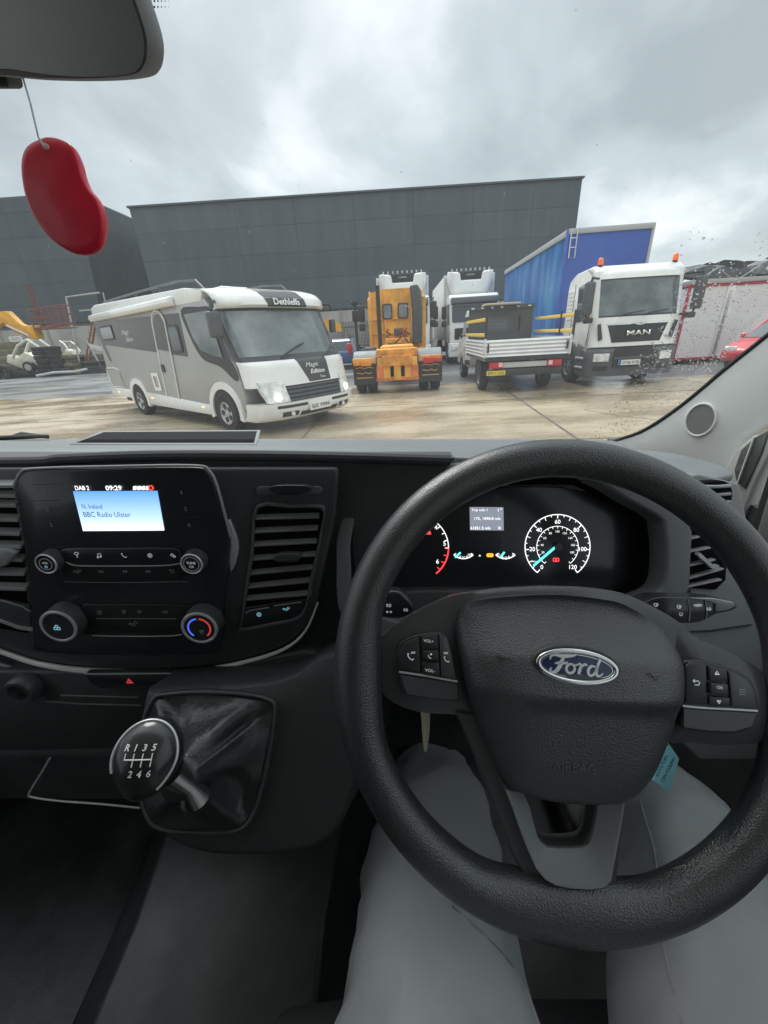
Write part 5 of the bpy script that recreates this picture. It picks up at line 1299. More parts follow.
# knobs: cylinder standing out of the panel; px is the centre of its front face
def knob(parent, px, py, rpx, hgt, txt=None, ring=M_SATIN, face_k=.80, fr=None, name='knob', flare=1.08):
    fr = fr or ff
    zz_ = .010 + hgt
    u, v = hit(fr, px, py, zz_); u2, _ = hit(fr, px + rpx, py, zz_); r = abs(u2 - u)
    o = fr.P(u, v, .010)
    kb_ = MB().lathe([(r * flare, 0), (r * 1.0, hgt * .85), (r * .97, hgt)], o, fr.n, 40).build(name, M_FASC, parent, smooth=40)
    MB().lathe([(r * .80, hgt * .98), (r * .99, hgt * .96), (r * 1.0, hgt * 1.02), (r * .93, hgt * 1.09), (r * .84, hgt * 1.05), (r * .80, hgt * .98)], o, fr.n, 40).build('knob_ring', ring, parent, smooth=60)
    MB().lathe([(r * .83, hgt * .98), (r * .83, hgt * 1.03), (.0001, hgt * 1.03)], o, fr.n, 40).build('knob_face', M_PIANO, parent, smooth=20)
    return (u, v, r, .010 + hgt * 1.04)
u, v, r, wf = knob(RU, 46, 564, 11, .012)
b = MB(); b.ring(ff, arc_pts(u, v, r * .60, 0, 350, 30), arc_pts(u, v, r * .52, 0, 350, 30), wf, wf + .0003); b.build('ring_mark', M_SATIN, RU)
text(ff, 'VOL', u, v + r * .12, r * .20, M_ICO, RU, w=wf + .0003, bold=.01); icon(RU, 46.2, 567, 'power', M_ICOB, .6, wf)
u, v, r, wf = knob(RU, 191.5, 564, 11.3, .012)
b = MB(); b.ring(ff, arc_pts(u, v, r * .72, 0, 350, 30), arc_pts(u, v, r * .64, 0, 350, 30), wf, wf + .0003); b.build('ring_mark', M_SATIN, RU)
text(ff, 'TUNE', u, v + r * .12, r * .24, M_ICO, RU, w=wf + .0003, width=r * .8, bold=.01); text(ff, 'OK', u, v - r * .25, r * .22, M_ICO, RU, w=wf + .0003)
# heater controls
HP = MB().prism(ff, P(crv([(82, 606), (100, 604.5), (180, 605), (200, 612), (198, 634), (180, 637), (92, 635), (76, 628)], 3), .0120), .0101, .0120).build('heater_panel', mat('heater_panel_m', (.017, .018, .019), .35), VAN, bevel=.001)
sl = MB(); strokes(sl, ff, [P([(92, 635.5), (110, 636.2), (150, 636.5), (172, 636), (182, 634.5)], .0124)], .0009, .0121, .0127); strokes(sl, ff, [P([(96, 618.5), (176, 618.8)], .0122)], .0003, .0120, .0122); sl.build('chrome_strip', M_SATIN, HP)
for k, x, y in (('power', 99.5, 612.5), ('face', 124, 612), ('car', 165, 612), ('wiper', 139.5, 612)): icon(HP, x, y, k, M_ICOD, 1, .0122)
icon(HP, 133, 624, 'feet', M_ICOD, 1.3, .0122)
u, v, r, wf = knob(HP, 58.5, 626.5, 18.3, .016)
icon(HP, 57, 628, 'fan', M_ICOB, 1.4, wf)
u, v, r, wf = knob(HP, 199.5, 628, 18.3, .016)
def arcstrip(name, m, parent, fr, cx, cy, r, a0, a1, wd, w, n=20):
    b = MB(); strokes(b, fr, [arc_pts(cx, cy, r, a0, a1, n)], wd, w, w + .0003); return b.build(name, m, parent)
arcstrip('cold_arc', mat('cold_blue', (.02, .06, .75), .4, emit=((.1, .2, 1), .5)), HP, ff, u, v, r * .60, 98, 232, r * .09, wf)
arcstrip('hot_arc', mat('hot_red', (.70, .04, .04), .4, emit=((1, .1, .1), .25)), HP, ff, u, v, r * .60, 84, -52, r * .09, wf)
icon(HP, 202, 632, 'face', M_ICOD, 1.2, wf)
MB().cyl(ff.P(u + r * .62, v - r * .68, wf), ff.n, r * .06, 0, .0008, 10).build('pointer', M_LETW, HP)

# ---- left air vent (edge of frame) and the central right vent
def slats(parent, fr, xa, xb, ys_, w, tilt=.006, th=.0016, m=M_SATIN, dep=.012):
    for k, (ya, yb) in enumerate(ys_):
        b = MB()
        (u0, v0), (u1, v1) = hit(fr, xa(ya), ya, w), hit(fr, xb(yb), yb, w)
        b.loft([[fr.P(u, v, w), fr.P(u, v + th, w), fr.P(u, v + th + tilt, w - dep), fr.P(u, v + tilt, w - dep)] for u, v in ((u0, v0), (u1, v1))])
        b.build('slat', m, parent)
M_SLT = mat('slat_black', (.13, .135, .14), .28)
VL = MB().prism(ff, P([(-160, 486), (14, 486), (20, 520), (27, 570), (30, 632), (-30, 622), (-160, 600)], -.002), -.003, .0006).build('air_vent', M_CAV, VAN, smooth=0)
M_SLG = mat('slat_grey', (.30, .31, .315), .33)
slats(VL, ff, lambda y: -160, lambda y: 14 + (y - 486) * .11, [(488, 488), (495, 498), (505, 507.5), (518, 522), (531, 536), (545, 549), (558, 562), (572, 576), (586, 591)], .008, tilt=.005, th=.0030, m=M_SLG, dep=.010)
MB().prism(ff, P([(-20, 548), (6, 549), (16, 553), (4, 567), (-20, 571)], .012), .004, .012).build('vent_tab', M_SLG, VL, bevel=.002)
MB().prism(ff, P([(-160, 575), (0, 601), (29, 606), (31, 628), (0, 622), (-160, 596)], .007), .001, .007).build('switch_blank', M_FASC, VL, bevel=.001)
sl = MB(); strokes(sl, ff, [P([(-160, 602), (0, 620.5), (20, 628), (34, 629.5)], .008)], .0035, .006, .009); strokes(sl, ff, [P([(-160, 570), (0, 600.5), (22, 607), (30, 612)], .008)], .0008, .006, .008); sl.build('vent_edge', M_LIP, VL)
# central vent
vo = [(256, 506), (290, 505), (318, 505.5), (325, 511), (322, 530), (318, 556), (313, 580), (308, 603), (303, 616), (294, 622), (268, 627), (240, 631.5), (241, 620), (246, 580), (251, 545)]
vo = crv(vo, 3)
vi = inset(vo, 3.6)
VC = MB().ring(ff, P(vo, .006), P(inset(vo, 3.2), .006), 0, .006).build('air_vent', mat('vent_frame', (.10, .105, .11), .28), VAN, bevel=.0015)
MB().prism(ff, P(vi, .0008), .0004, .0010).build('vent_cavity', M_CAV, VC, smooth=0)
slats(VC, ff, lambda y: 256 - (y - 510) * .115, lambda y: 320 - (y - 510) * .10, [(520, 518.5), (533.5, 530.5), (547, 543.5), (561, 556.5), (575.5, 569.5), (589, 582.5), (601, 595.5)], .0055, tilt=.004, th=.0013, m=M_SLT, dep=.0045)
MB().prism(ff, P(crv([(273, 560), (278, 554.5), (298, 554), (300, 557), (297, 561.5), (283, 562.5)], 3), .012), .004, .012).build('vent_tab', mat('tab_black', (.06, .062, .066), .28), VC, bevel=.0018)
MB().prism(ff, P([(243, 608), (306, 599), (301, 615), (291, 620), (241, 628.5)], .0045), .0012, .0045).build('switch_panel', M_PIANO, VC, bevel=.001)
sl = MB(); strokes(sl, ff, [P([(246, 613), (250, 610.5), (269, 607.5)], .0048)], .0008, .0046, .0050); strokes(sl, ff, [P([(274, 605.8), (301, 602)], .0048)], .0008, .0046, .0050); sl.build('switch_line', M_SATIN, VC)
icon(VC, 259, 614.5, 'disc', M_ICOB, 1.1, .0047); icon(VC, 286, 609, 'feet', M_ICOB, 1.0, .0047)
# cup-holder flap pull above the vent
PH = MB().prism(ff, P(rrect(256, 322, 486.5, 495, 3.8), .003), 0, .003).build('pull_handle', mat('handle_pocket', (.10, .104, .11), .35), VAN, bevel=.001)
MB().prism(ff, P(crv([(269, 489), (274, 486), (291, 485.3), (308, 486), (312, 489.5), (306, 493.5), (291, 495), (275, 493.8)], 4), .014), .003, .014).build('handle_grip', M_PIANO, PH, bevel=.003, seg=3)

# ---- instrument binnacle
cf = Fr(W(560, 555, .455), (1, 0, 0), (0, sin(radians(24)), cos(radians(24))))
hood = crv([(351, 560), (352, 535), (359, 515), (385, 498), (420, 484), (465, 477), (530, 475), (590, 480), (632, 502), (660, 518), (665, 530), (667, 560), (662, 588), (640, 600), (610, 612), (560, 625), (470, 628), (400, 622), (358, 600)], 5)
hood_o = crv([(336, 560), (338, 528), (350, 503), (378, 486), (415, 471), (462, 462), (530, 460), (600, 463), (650, 480), (682, 505), (692, 530), (692, 560), (688, 596), (672, 612), (630, 640), (560, 660), (470, 665), (385, 660), (342, 620)], 5)
BN = MB().ring(cf, P(hood_o, .012, cf), P(hood, .012, cf), -.02, .012).build('instrument_binnacle', mat('binnacle_grey', (.11, .117, .12), .5, bump=('grain', 800, .2)), VAN, bevel=.004, seg=3)
# inner tunnel wall
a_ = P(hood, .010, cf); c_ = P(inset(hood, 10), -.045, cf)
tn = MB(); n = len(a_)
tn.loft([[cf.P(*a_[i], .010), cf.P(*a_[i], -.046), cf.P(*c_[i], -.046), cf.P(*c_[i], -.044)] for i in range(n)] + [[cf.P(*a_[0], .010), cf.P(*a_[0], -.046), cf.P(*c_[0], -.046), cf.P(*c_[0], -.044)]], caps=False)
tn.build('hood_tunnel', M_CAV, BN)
wc = -.040
MB().prism(cf, P(crv([(372, 540), (380, 515), (410, 498), (470, 490), (560, 488), (610, 500), (640, 525), (645, 555), (630, 580), (600, 590), (430, 590), (380, 575)], 4), wc, cf), wc - .004, wc).build('dial_plate', M_PIANO, BN, smooth=0)
MB().prism(cf, P([(355, 596), (420, 590), (600, 590), (655, 600), (640, 640), (370, 640)], -.02, cf), -.06, -.02).build('lower_shroud', M_DASH, BN, bevel=.004)
M_CW = mat('dial_white', (.8, .8, .8), .5, emit=((1, 1, 1), .75)); M_CT = mat('dial_teal', (.1, .7, .7), .5, emit=((.15, .85, .85), .9)); M_CR = mat('dial_red', (.8, .05, .05), .5, emit=((1, .06, .08), .9)); M_CA = mat('dial_amber', (.9, .4, .02), .5, emit=((1, .5, .05), .9))
wz = wc + .0006
k_px = lambda n_: n_ * .50 / FPX     # size of n pixels at that depth
# speedometer
su, sv = hit(cf, 557.5, 547, wz)
ru, _ = hit(cf, 557.5 + 32.5, 547, wz); R_ = ru - su
SPD = MB(); strokes(SPD, cf, [arc_pts(su, sv, R_, 232, -52, 60)], k_px(.9), wz, wz + .0002)
strokes(SPD, cf, [arc_pts(su, sv, R_ * .64, 232, -52, 40)], k_px(.6), wz, wz + .0002)
for i in range(25):
    a = radians(232 - 284 * i / 24); q0, q1 = R_, R_ * (.88 if i % 2 == 0 else .93)
    strokes(SPD, cf, [[(su + q0 * cos(a), sv + q0 * sin(a)), (su + q1 * cos(a), sv + q1 * sin(a))]], k_px(.6 if i % 4 else .9), wz, wz + .0002)
for i in range(21):
    a = radians(232 - 284 * i / 20); q0, q1 = R_ * .64, R_ * .57
    strokes(SPD, cf, [[(su + q0 * cos(a), sv + q0 * sin(a)), (su + q1 * cos(a), sv + q1 * sin(a))]], k_px(.5), wz, wz + .0002)
SPD.build('speedometer', M_CW, BN)
for i, t_ in enumerate(('0', '20', '40', '60', '80', '100', '120')):
    a = radians(232 - 284 * i / 6); text(cf, t_, su + R_ * .78 * cos(a), sv + R_ * .78 * sin(a), R_ * .13, M_CW, BN, w=wz + .0002, bold=.01)
for i, t_ in enumerate(('20', '40', '60', '80', '100', '120', '140', '160', '180')):
    a = radians(200 - 220 * i / 8); text(cf, t_, su + R_ * .48 * cos(a), sv + R_ * .48 * sin(a), R_ * .065, M_CW, BN, w=wz + .0002)
text(cf, 'MPH', su - R_ * .72, sv - R_ * .45, R_ * .05, M_CW, BN, w=wz + .0002)
a = radians(217)
nd = MB(); strokes(nd, cf, [[(su - R_ * .12 * cos(a) * -1, sv, k_px(2.2)), (su + R_ * .95 * cos(a), sv + R_ * .95 * sin(a), k_px(1.8))]], k_px(2), wz + .002, wz + .003); nd.build('needle', M_CT, BN)
MB().lathe([(R_ * .14, 0), (R_ * .12, .004), (.0001, .004)], cf.P(su, sv, wz), cf.n, 20).build('needle_hub', M_FASC, BN)
rw = MB(); u, v = hit(cf, 556, 559.8, wz); strokes(rw, cf, [rrect(u - .0035, u + .0035, v - .002, v + .002, .0006, 2) + [(u + .0035, v + .0014)]], .0011, wz, wz + .0003); rw.prism(cf, rrect(u - .001, u + .001, v - .0015, v + .0015, .0003, 1), wz, wz + .0003); rw.build('warning_lamp', M_CR, BN)
# rev counter (right half shows past the rim)
tu, tv = hit(cf, 416, 548, wz)
TAC = MB(); strokes(TAC, cf, [arc_pts(tu, tv, R_, 100, 0, 30)], k_px(.9), wz, wz + .0002)
for i in range(9):
    a = radians(112 - 14 * i); strokes(TAC, cf, [[(tu + R_ * cos(a), tv + R_ * sin(a)), (tu + R_ * .9 * cos(a), tv + R_ * .9 * sin(a))]], k_px(.8), wz, wz + .0002)
TAC.build('rev_counter', M_CW, BN)
rr_ = MB(); strokes(rr_, cf, [arc_pts(tu, tv, R_, 0, -52, 20)], k_px(1.4), wz, wz + .0002)
for i in range(4):
    a = radians(-14 * i); strokes(rr_, cf, [[(tu + R_ * cos(a), tv + R_ * sin(a)), (tu + R_ * .88 * cos(a), tv + R_ * .88 * sin(a))]], k_px(.8), wz, wz + .0002)
rr_.build('red_zone', M_CR, BN)
for t_, x, y in (('4', 436, 527.5), ('5', 444.5, 543.5), ('6', 437.5, 561.5), ('3', 416, 518)): tx(BN, cf, t_, x, y, 4.4, M_CW, wz + .0002, bold=.01)
u, v = hit(cf, 428.5, 532.5, wz); MB().prism(cf, arc_pts(u, v, .0028, 0, 180, 8) + [(u - .0036, v - .0024), (u + .0036, v - .0024)], wz, wz + .0003).build('warning_lamp', M_CR, BN, smooth=0)
# small gauges
for gx, txts in ((463.5, ('', '½')), (505.5, ('0', '1'))):
    u, v = hit(cf, gx, 549, wz)
    gb_ = MB(); strokes(gb_, cf, [arc_pts(u, v - .001, R_ * .36, 215, 325, 14, R_ * .27)], k_px(1.1), wz, wz + .0002)
    for a in (215, 250, 290, 325): strokes(gb_, cf, [[(u + R_ * .36 * cos(radians(a)), v - .001 + R_ * .27 * sin(radians(a))), (u + R_ * .28 * cos(radians(a)), v - .001 + R_ * .20 * sin(radians(a)))]], k_px(.8), wz, wz + .0002)
    gb_.build('gauge_arc', M_CW, BN)
tx(BN, cf, '100', 470.5, 555, 2.8, M_CW, wz, bold=.01); tx(BN, cf, '°C', 463.5, 557.5, 2.6, M_CW, wz); tx(BN, cf, '0', 498.5, 554.5, 3.0, M_CW, wz); tx(BN, cf, '1', 512.5, 554.5, 3.0, M_CW, wz); tx(BN, cf, '1/2', 505, 558, 2.8, M_CW, wz)
nb = MB(); strokes(nb, cf, [P([(455, 557.5), (460.5, 552.5)], wz, cf), P([(500.5, 557), (504.5, 552)], wz, cf)], k_px(1.8), wz, wz + .0006); nb.build('gauge_needle', M_CT, BN)
icon(BN, 479.8, 555.5, 'up', M_CW, .9, wz, cf)
u, v = hit(cf, 490, 555.2, wz); eb = MB(); strokes(eb, cf, [rrect(u - .0034, u + .0034, v - .0017, v + .0017, .0006, 2) + [(u + .0034, v + .001)], [(u - .0045, v), (u + .0045, v)]], .0013, wz, wz + .0003); eb.build('warning_lamp', M_CA, BN)
# trip display
TD = MB().prism(cf, P([(469.8, 507), (503.4, 507.2), (503.8, 530.5), (470.2, 530.2)], wz + .001, cf), wz, wz + .001).build('trip_display', mat('trip_grey', (.05, .055, .07), .4, emit=((.42, .46, .56), .42)), BN, smooth=0)
for t_, x, y, wd in (('Trip odo 1', 479.5, 510.3, 16), ('1°', 500, 510, 4), ('175, 1898.8 mls', 487.5, 518.8, 26), ('61851.5 mls', 480.5, 528, 20)): tx(BN, cf, t_, x, y, 3.1, M_CW, wz + .0014, wd, bold=.008)
icon(BN, 499.5, 528, 'disc', M_CW, .7, wz + .0014, cf)

# ---- right end of the dash: lobe, outer vent, grey lower panel
rf_ = Fr(W(705, 560, .47), (1, .12, 0), (0, sin(radians(12)), cos(radians(12))))
MB().prism(rf_, P([(668, 480), (700, 474), (740, 484), (756, 560), (768, 660), (860, 760), (700, 760), (640, 700), (640, 610), (690, 600), (693, 545), (690, 520)], 0, rf_), -.03, 0).build('dash_end', M_GREYP, VAN, bevel=.003)
lobe = crv([(628, 449), (642, 449), (670, 453), (702, 459), (726, 466), (735, 472), (731, 481), (716, 486), (690, 486), (660, 474)], 4)
lf_ = Fr(W(700, 472, .475), (1, 0, 0), (0, .95, .12))
cap = [W(*q) for q in ((628, 448.5, .66), (645, 449.5, .64), (675, 453, .60), (702, 459, .55), (724, 465, .51), (734, 471, .485), (735, 475, .475), (715, 479, .465), (690, 479, .465), (660, 474, .475), (630, 466, .50), (600, 458, .56))]
MB().loft([cap, [q + Vector((0, .002, -.011)) for q in cap]]).build('dash_end_cap', M_DASHT, VAN, bevel=.004, seg=3, smooth=40)
VR2 = MB().prism(rf_, P(crv([(700, 484), (725, 481), (733, 490), (731, 504), (722, 508), (704, 496)], 3), .012, rf_), 0, .012).build('demist_vent', M_CAV, VAN, bevel=.003)
for ya in (487, 495, 503): 
    b = MB(); strokes(b, rf_, [P([(700, ya), (720, ya), (732, ya - 1)], .016, rf_)], .0035, .010, .016); b.build('slat', M_SLG, VR2, bevel=.001)
vo = [(689, 530), (700, 520), (715, 505), (726, 530), (727, 560), (726, 580), (716, 590), (686, 588)]
VR = MB().prism(rf_, P(vo, .003, rf_), 0, .003).build('air_vent', M_CAV, VAN, bevel=.001)
for (xa, ya, xb, yb) in ((691, 539, 700, 537), (690, 552, 711, 548), (690, 566, 716, 560), (689, 579, 724, 569), (687, 587.5, 722, 580)):
    b = MB(); strokes(b, rf_, [P([(xa, ya), (xb, yb)], .010, rf_)], .0024, .004, .010); b.build('slat', M_SLG, VR, bevel=.0006)
b = MB(); strokes(b, rf_, [P([(699, 554), (713, 567), (719, 567)], .014, rf_)], .004, .009, .014); b.build('vent_tab', M_SATIN, VR)
b = MB(); strokes(b, rf_, [P([(687.5, 590), (689, 560), (690.5, 530)], .006, rf_), P([(678.5, 592), (682, 560), (683.5, 525)], .003, rf_)], .0014, .001, .007); b.build('trim_line', M_LINE, VR)
b = MB(); strokes(b, rf_, [P([(672, 633), (712, 631), (752, 625)], .002, rf_)], .0010, .0, .0025); b.build('panel_gap', M_RUB, VAN)

# ---- A-pillar trim, speaker, door frame, quarter window
pfr = Fr(W(699, 420, .665), (-.40, .917, .0), (0, 0, 1))
if pfr.n.dot(CO - pfr.o) < 0: pfr = Fr(pfr.o, -pfr.x, pfr.y)
pil = [(612, 441), (640, 432), (655, 424), (672, 412), (690, 398), (722, 371), (768, 334), (840, 276), (840, 420), (768, 428), (748, 440), (734, 460), (727, 490), (715, 520), (640, 500), (615, 470)]
PT = MB().prism(pfr, P(pil, 0, pfr), -.03, 0).build('pillar_trim', M_PILL, VAN, bevel=.008, seg=4)
b = MB(); b.tube([pfr.P(*p, -.002) for p in P(crv([(606, 443), (640, 432), (672, 412), (700, 390), (722, 371), (768, 334), (830, 284)], 4, False), 0, pfr)], .0035, 8); b.build('pillar_edge', mat('frit_black', (.03, .03, .03), .5), PT)
u, v = hit(pfr, 699.5, 420, .004)
ru = abs(hit(pfr, 699.5, 402, .004)[1] - v)
kx = abs(hit(pfr, 716, 420, .004)[0] - u) / ru
e_ = lambda r, n=36: [(u + r * kx * cos(2 * pi * i / n), v + r * sin(2 * pi * i / n)) for i in range(n)]
SP = MB().ring(pfr, e_(ru), e_(ru * .88), 0, .004).build('speaker_grille', M_PILL, PT, bevel=.0012)
MB().prism(pfr, e_(ru * .87), 0, .002).build('speaker_mesh', mat('speaker_mesh_m', (.36, .36, .35), .7), PT, smooth=0)
hl = MB()
for k in range(1, 11):
    rr2 = ru * .84 * k / 10.5; m_ = max(6, int(6 * k))
    for j in range(m_):
        t = 2 * pi * j / m_ + k * .5; cxx, cyy = u + rr2 * kx * cos(t), v + rr2 * sin(t)
        hl.prism(pfr, [(cxx + .0006 * cos(q * pi / 2), cyy + .0006 * sin(q * pi / 2)) for q in range(4)], .0021, .0024)
hl.build('speaker_holes', mat('speaker_hole_m', (.14, .14, .14), .8), PT, smooth=0)
dfr = Fr(R0(.575, .45, -.1), (.12, -.99, 0), (0, 0, 1))
if dfr.n.dot(CO - dfr.o) < 0: dfr = Fr(dfr.o, -dfr.x, dfr.y)
DR_ = MB().prism(dfr, P([(724, 470), (733, 452), (752, 436), (772, 430), (772, 450), (757, 480), (741, 520), (735, 540), (700, 520)], 0, dfr), -.02, 0).build('door_frame', mat('door_frame_m', (.42, .43, .41), .55), VAN, bevel=.004)
MB().prism(dfr, P([(734, 470), (741, 450), (751, 441), (757, 436), (769, 430), (762, 452), (752, 474), (745, 489), (736, 481)], .002, dfr), -.01, .002).build('quarter_window', mat('quarter_glass', (.10, .11, .105), .15), DR_, bevel=.001)
b = MB(); strokes(b, dfr, [P([(737, 484), (745, 462), (754, 437)], .004, dfr)], .0014, .002, .005); b.build('window_bar', M_PILL, DR_)
MB().prism(dfr, P([(772, 438), (768, 470), (757, 505), (745, 540), (738, 560), (790, 580), (830, 440)], .010, dfr), -.01, .010).build('door_seal', M_RUB, DR_, bevel=.004)
MB().prism(dfr, P([(752, 545), (764, 505), (775, 470), (800, 470), (800, 600), (756, 560)], .016, dfr), -.0, .016).build('door_card', M_DOORG, DR_, bevel=.004)

# ---- column stalks
sf = Fr(W(690, 610, .40), (1, .0, 0), (0, sin(radians(25)), cos(radians(25))))
ST = MB().prism(sf, P(crv([(636, 608), (650, 600), (664, 597), (690, 597.5), (715, 598), (734, 602), (737, 607), (730, 611), (716, 614), (700, 622), (680, 623), (656, 620), (640, 616)], 3), .012, sf), -.012, .012).build('wiper_stalk', M_PIANO, VAN, bevel=.006, seg=4)
MB().prism(sf, P([(690, 598), (715, 598.5), (733, 602), (736, 606), (729, 610), (716, 612), (716, 604), (703, 600)], .014, sf), -.01, .014).build('stalk_end', M_GREYP, ST, bevel=.003)
for k, x, y, s_ in (('wiper', 656, 605, .9), ('wiper', 679, 607, .9), ('screen', 681, 614, .7), ('lamp', 709, 609, .8)): icon(ST, x, y, k, M_ICO, s_, .0145, sf)
MB().prism(sf, P([(695, 605), (702, 604.5), (702, 606.5), (695, 607)], .0148, sf), .012, .0148).build('stalk_mark', M_LETW, ST)
b = MB(); strokes(b, sf, [P([(688, 600), (690, 610), (689, 621)], .0125, sf), P([(705, 601), (707, 610), (706, 619)], .0125, sf)], .0008, .0122, .0130); b.build('stalk_groove', M_LINE, ST)
sf2 = Fr(W(396, 605, .38), (1, 0, 0), (0, sin(radians(25)), cos(radians(25))))
SL = MB().prism(sf2, P(crv([(372, 600), (382, 592), (398, 591), (408, 598), (414, 610), (404, 618), (384, 618), (372, 612)], 3), .012, sf2), -.012, .012).build('indicator_stalk', M_PIANO, VAN, bevel=.006, seg=4)
icon(SL, 389, 605.5, 'lamp', M_ICO, .8, .0135, sf2); icon(SL, 389, 612.5, 'arrows', M_ICO, .8, .0135, sf2); icon(SL, 406, 610, 'lamp', M_ICO, .7, .0135, sf2)
# steering column shroud
MB().loft([[CO + Vector((.15 + x, y, z)) for x, y, z in q] for q in (
    [(-.055, .245, -.35), (-.06, .28, -.285), (.06, .28, -.285), (.055, .245, -.35)],
    [(-.08, .40, -.42), (-.09, .42, -.33), (.09, .42, -.33), (.08, .40, -.42)])]).build('column_shroud', M_DASH, VAN, bevel=.015, seg=3)

# ---- lower dash, hazard switch, socket
lf2 = Fr(W(120, 720, .515), (1, 0, 0), (0, sin(radians(4)), cos(radians(4))))
MB().prism(lf2, P([(-420, 672), (200, 672), (300, 652), (345, 655), (372, 700), (350, 745), (-420, 760)], -.006, lf2), -.05, -.006).build('lower_dash', M_DASH, VAN, bevel=.004)
hf_ = Fr(ff.o, ff.x, ff.y)
HZ = MB().prism(lf2, P([(84, 674.5), (172, 674), (181, 679), (178, 688), (100, 689), (90, 683)], .004, lf2), -.006, .004).build('hazard_panel', M_PIANO, VAN, bevel=.002)
u, v = hit(lf2, 129, 681, .0045)
b = MB(); b.ring(lf2, [(u - .0045, v - .0038), (u + .0045, v - .0038), (u, v + .0042)], [(u - .0018, v - .0022), (u + .0018, v - .0022), (u, v + .0010)], .004, .0046); b.build('hazard_triangle', mat('hazard_red', (.75, .03, .06), .4, emit=((1, .08, .1), .25)), HZ, smooth=0)
b = MB(); strokes(b, lf2, [P([(84, 674.3), (130, 674), (170, 673.8), (178, 677)], .0045, lf2)], .0007, .003, .0048); b.build('panel_edge', M_LIP, HZ)
SK = MB().lathe([(.020, 0), (.020, .012), (.017, .016), (.013, .016), (.012, .006), (.0001, .006)], lf2.P(*hit(lf2, 19, 693, .01), -.004), lf2.n, 28).build('power_socket', M_FASC, VAN, smooth=40)
b = MB(); strokes(b, lf2, [P([(45, 702), (80, 704.5), (140, 706)], -.004, lf2), P([(60, 696), (138, 698)], -.004, lf2)], .0007, -.007, -.004); b.build('panel_line', M_LINE, VAN)
# tray below: solid block painted black for its shaded inside, bright front edge
MB().box(WHX0, -.06, .42, .90, H - .60, H - .36).build('shelf_shade', M_CAV, VAN)
tray = [W(x, y, .50) for x, y in ((50, 758), (42, 772), (30, 792), (32, 797), (60, 801), (100, 804), (140, 808))]
MB().tube(crv(tray, 4, False), .0013, 8).build('shelf_edge', M_LIP, VAN)
MB().box(WHX0, -.02, .40, .95, H - .75, H - .61).build('lower_console', M_DASH, VAN, bevel=.02)

# ---- console with gaiter and gear lever
gfr = Fr(W(208, 765, .385), (1, 0, 0), (0, sin(radians(38)), cos(radians(38))))
con = crv([(136, 700), (152, 690), (220, 685), (285, 676), (325, 652), (350, 655), (368, 700), (366, 745), (356, 795), (335, 840), (300, 860), (230, 864), (180, 856), (148, 830), (134, 770)], 4)
rings = []
for k, (dw, sc2) in enumerate(((-.16, 1.25), (-.07, 1.06), (-.02, 1.0), (-.006, .95), (-.004, .90))):
    cpt = [gfr.P(*p, 0) for p in P(con, 0, gfr)]
    ce = sum(cpt, Vector()) / len(cpt)
    rings.append([ce + (q - ce) * sc2 + gfr.n * dw for q in cpt])
MB().loft(rings).build('gear_console', mat('console_grey', (.033, .035, .037), .55, bump=('grain', 800, .25)), VAN, smooth=50)
gout = crv([(150, 699), (165, 693), (200, 690.5), (245, 693), (272, 700), (276, 712), (272, 745), (264, 785), (252, 820), (236, 834), (200, 836), (158, 832), (142, 815), (136, 780), (138, 730)], 4)
gin = inset(gout, 4.5)
GL = MB().ring(gfr, P(gout, .006, gfr), P(gin, .006, gfr), -.008, .006).build('gear_lever', mat('gaiter_frame', (.05, .053, .055), .3), VAN, bevel=.002)
# gaiter: leatherette cone with folds from the frame up to the knob
gp = P(gin, .003, gfr); topc = hit(gfr, 178, 782, .055)
M_GAI = mat('gaiter_leatherette', (.032, .033, .035), .32, bump=('noise', 160, .25))
rings = []; n = len(gp)
for k in range(10):
    t = k / 9; ring = []
    for i in range(n):
        a = 2 * pi * i / n
        tgt = (topc[0] + .013 * cos(a), topc[1] + .013 * sin(a)) if False else None
        c0 = Vector(gp[i]); ce = Vector(topc); d = (c0 - ce)
        rr3 = d.length; dn = d / rr3
        fold = 1 + .10 * sin(a * 5 + t * 2.2) * sin(pi * t) + .05 * sin(a * 11 - 3 * t) * sin(pi * t)
        r_t = (rr3 * (1 - t) ** 1.15 + .014 * t) * fold
        wgt = .003 + .055 * t ** 1.6 + .006 * sin(a * 5 + 1.2 + 3 * t) * sin(pi * t) + .003 * sin(a * 9 + 5 * t) * sin(pi * t)
        ring.append(gfr.P(ce.x + dn.x * r_t, ce.y + dn.y * r_t, wgt))
    rings.append(ring)
MB().loft(rings, caps=True).build('gaiter', M_GAI, GL, smooth=80)
# collar and knob
kc = W(148, 757, .315)
base = gfr.P(*topc, .045)
ax = (kc - base).normalized()
MB().tube([W(196, 794, .345), W(188, 784, .335), W(172, 772, .325)], [.014, .0085, .011], 20).build('lever_collar', M_CHR, GL)
up_ = Vector((0, sin(radians(50)), cos(radians(50)))); kn = (CO - kc).normalized()
kn = (kn * .75 + gfr.n * .5 + Vector((-.12, 0, 0))).normalized()
kx_ = up_.cross(kn).normalized() * 1; ky_ = kn.cross(kx_).normalized()
if kx_.x < 0: kx_ = -kx_; ky_ = kn.cross(kx_).normalized()
def egg(th, ph):
    """th from face pole; ph around"""
    x = sin(th) * cos(ph); y = sin(th) * sin(ph); z = cos(th)
    wd = .0262 * (1 - .16 * (-y)) if y < 0 else .0262 * (1 + .02 * y)
    return kc + kx_ * (x * wd) + ky_ * (y * .030) + kn * (z * (.018 if z > 0 else .034))
rings = [[egg(pi * (j + .02) / 16.04, 2 * pi * i / 32) for i in range(32)] for j in range(17)]
MB().loft(rings).build('lever_knob', mat('knob_black', (.020, .021, .022), .28, coat=.3), GL, smooth=80)
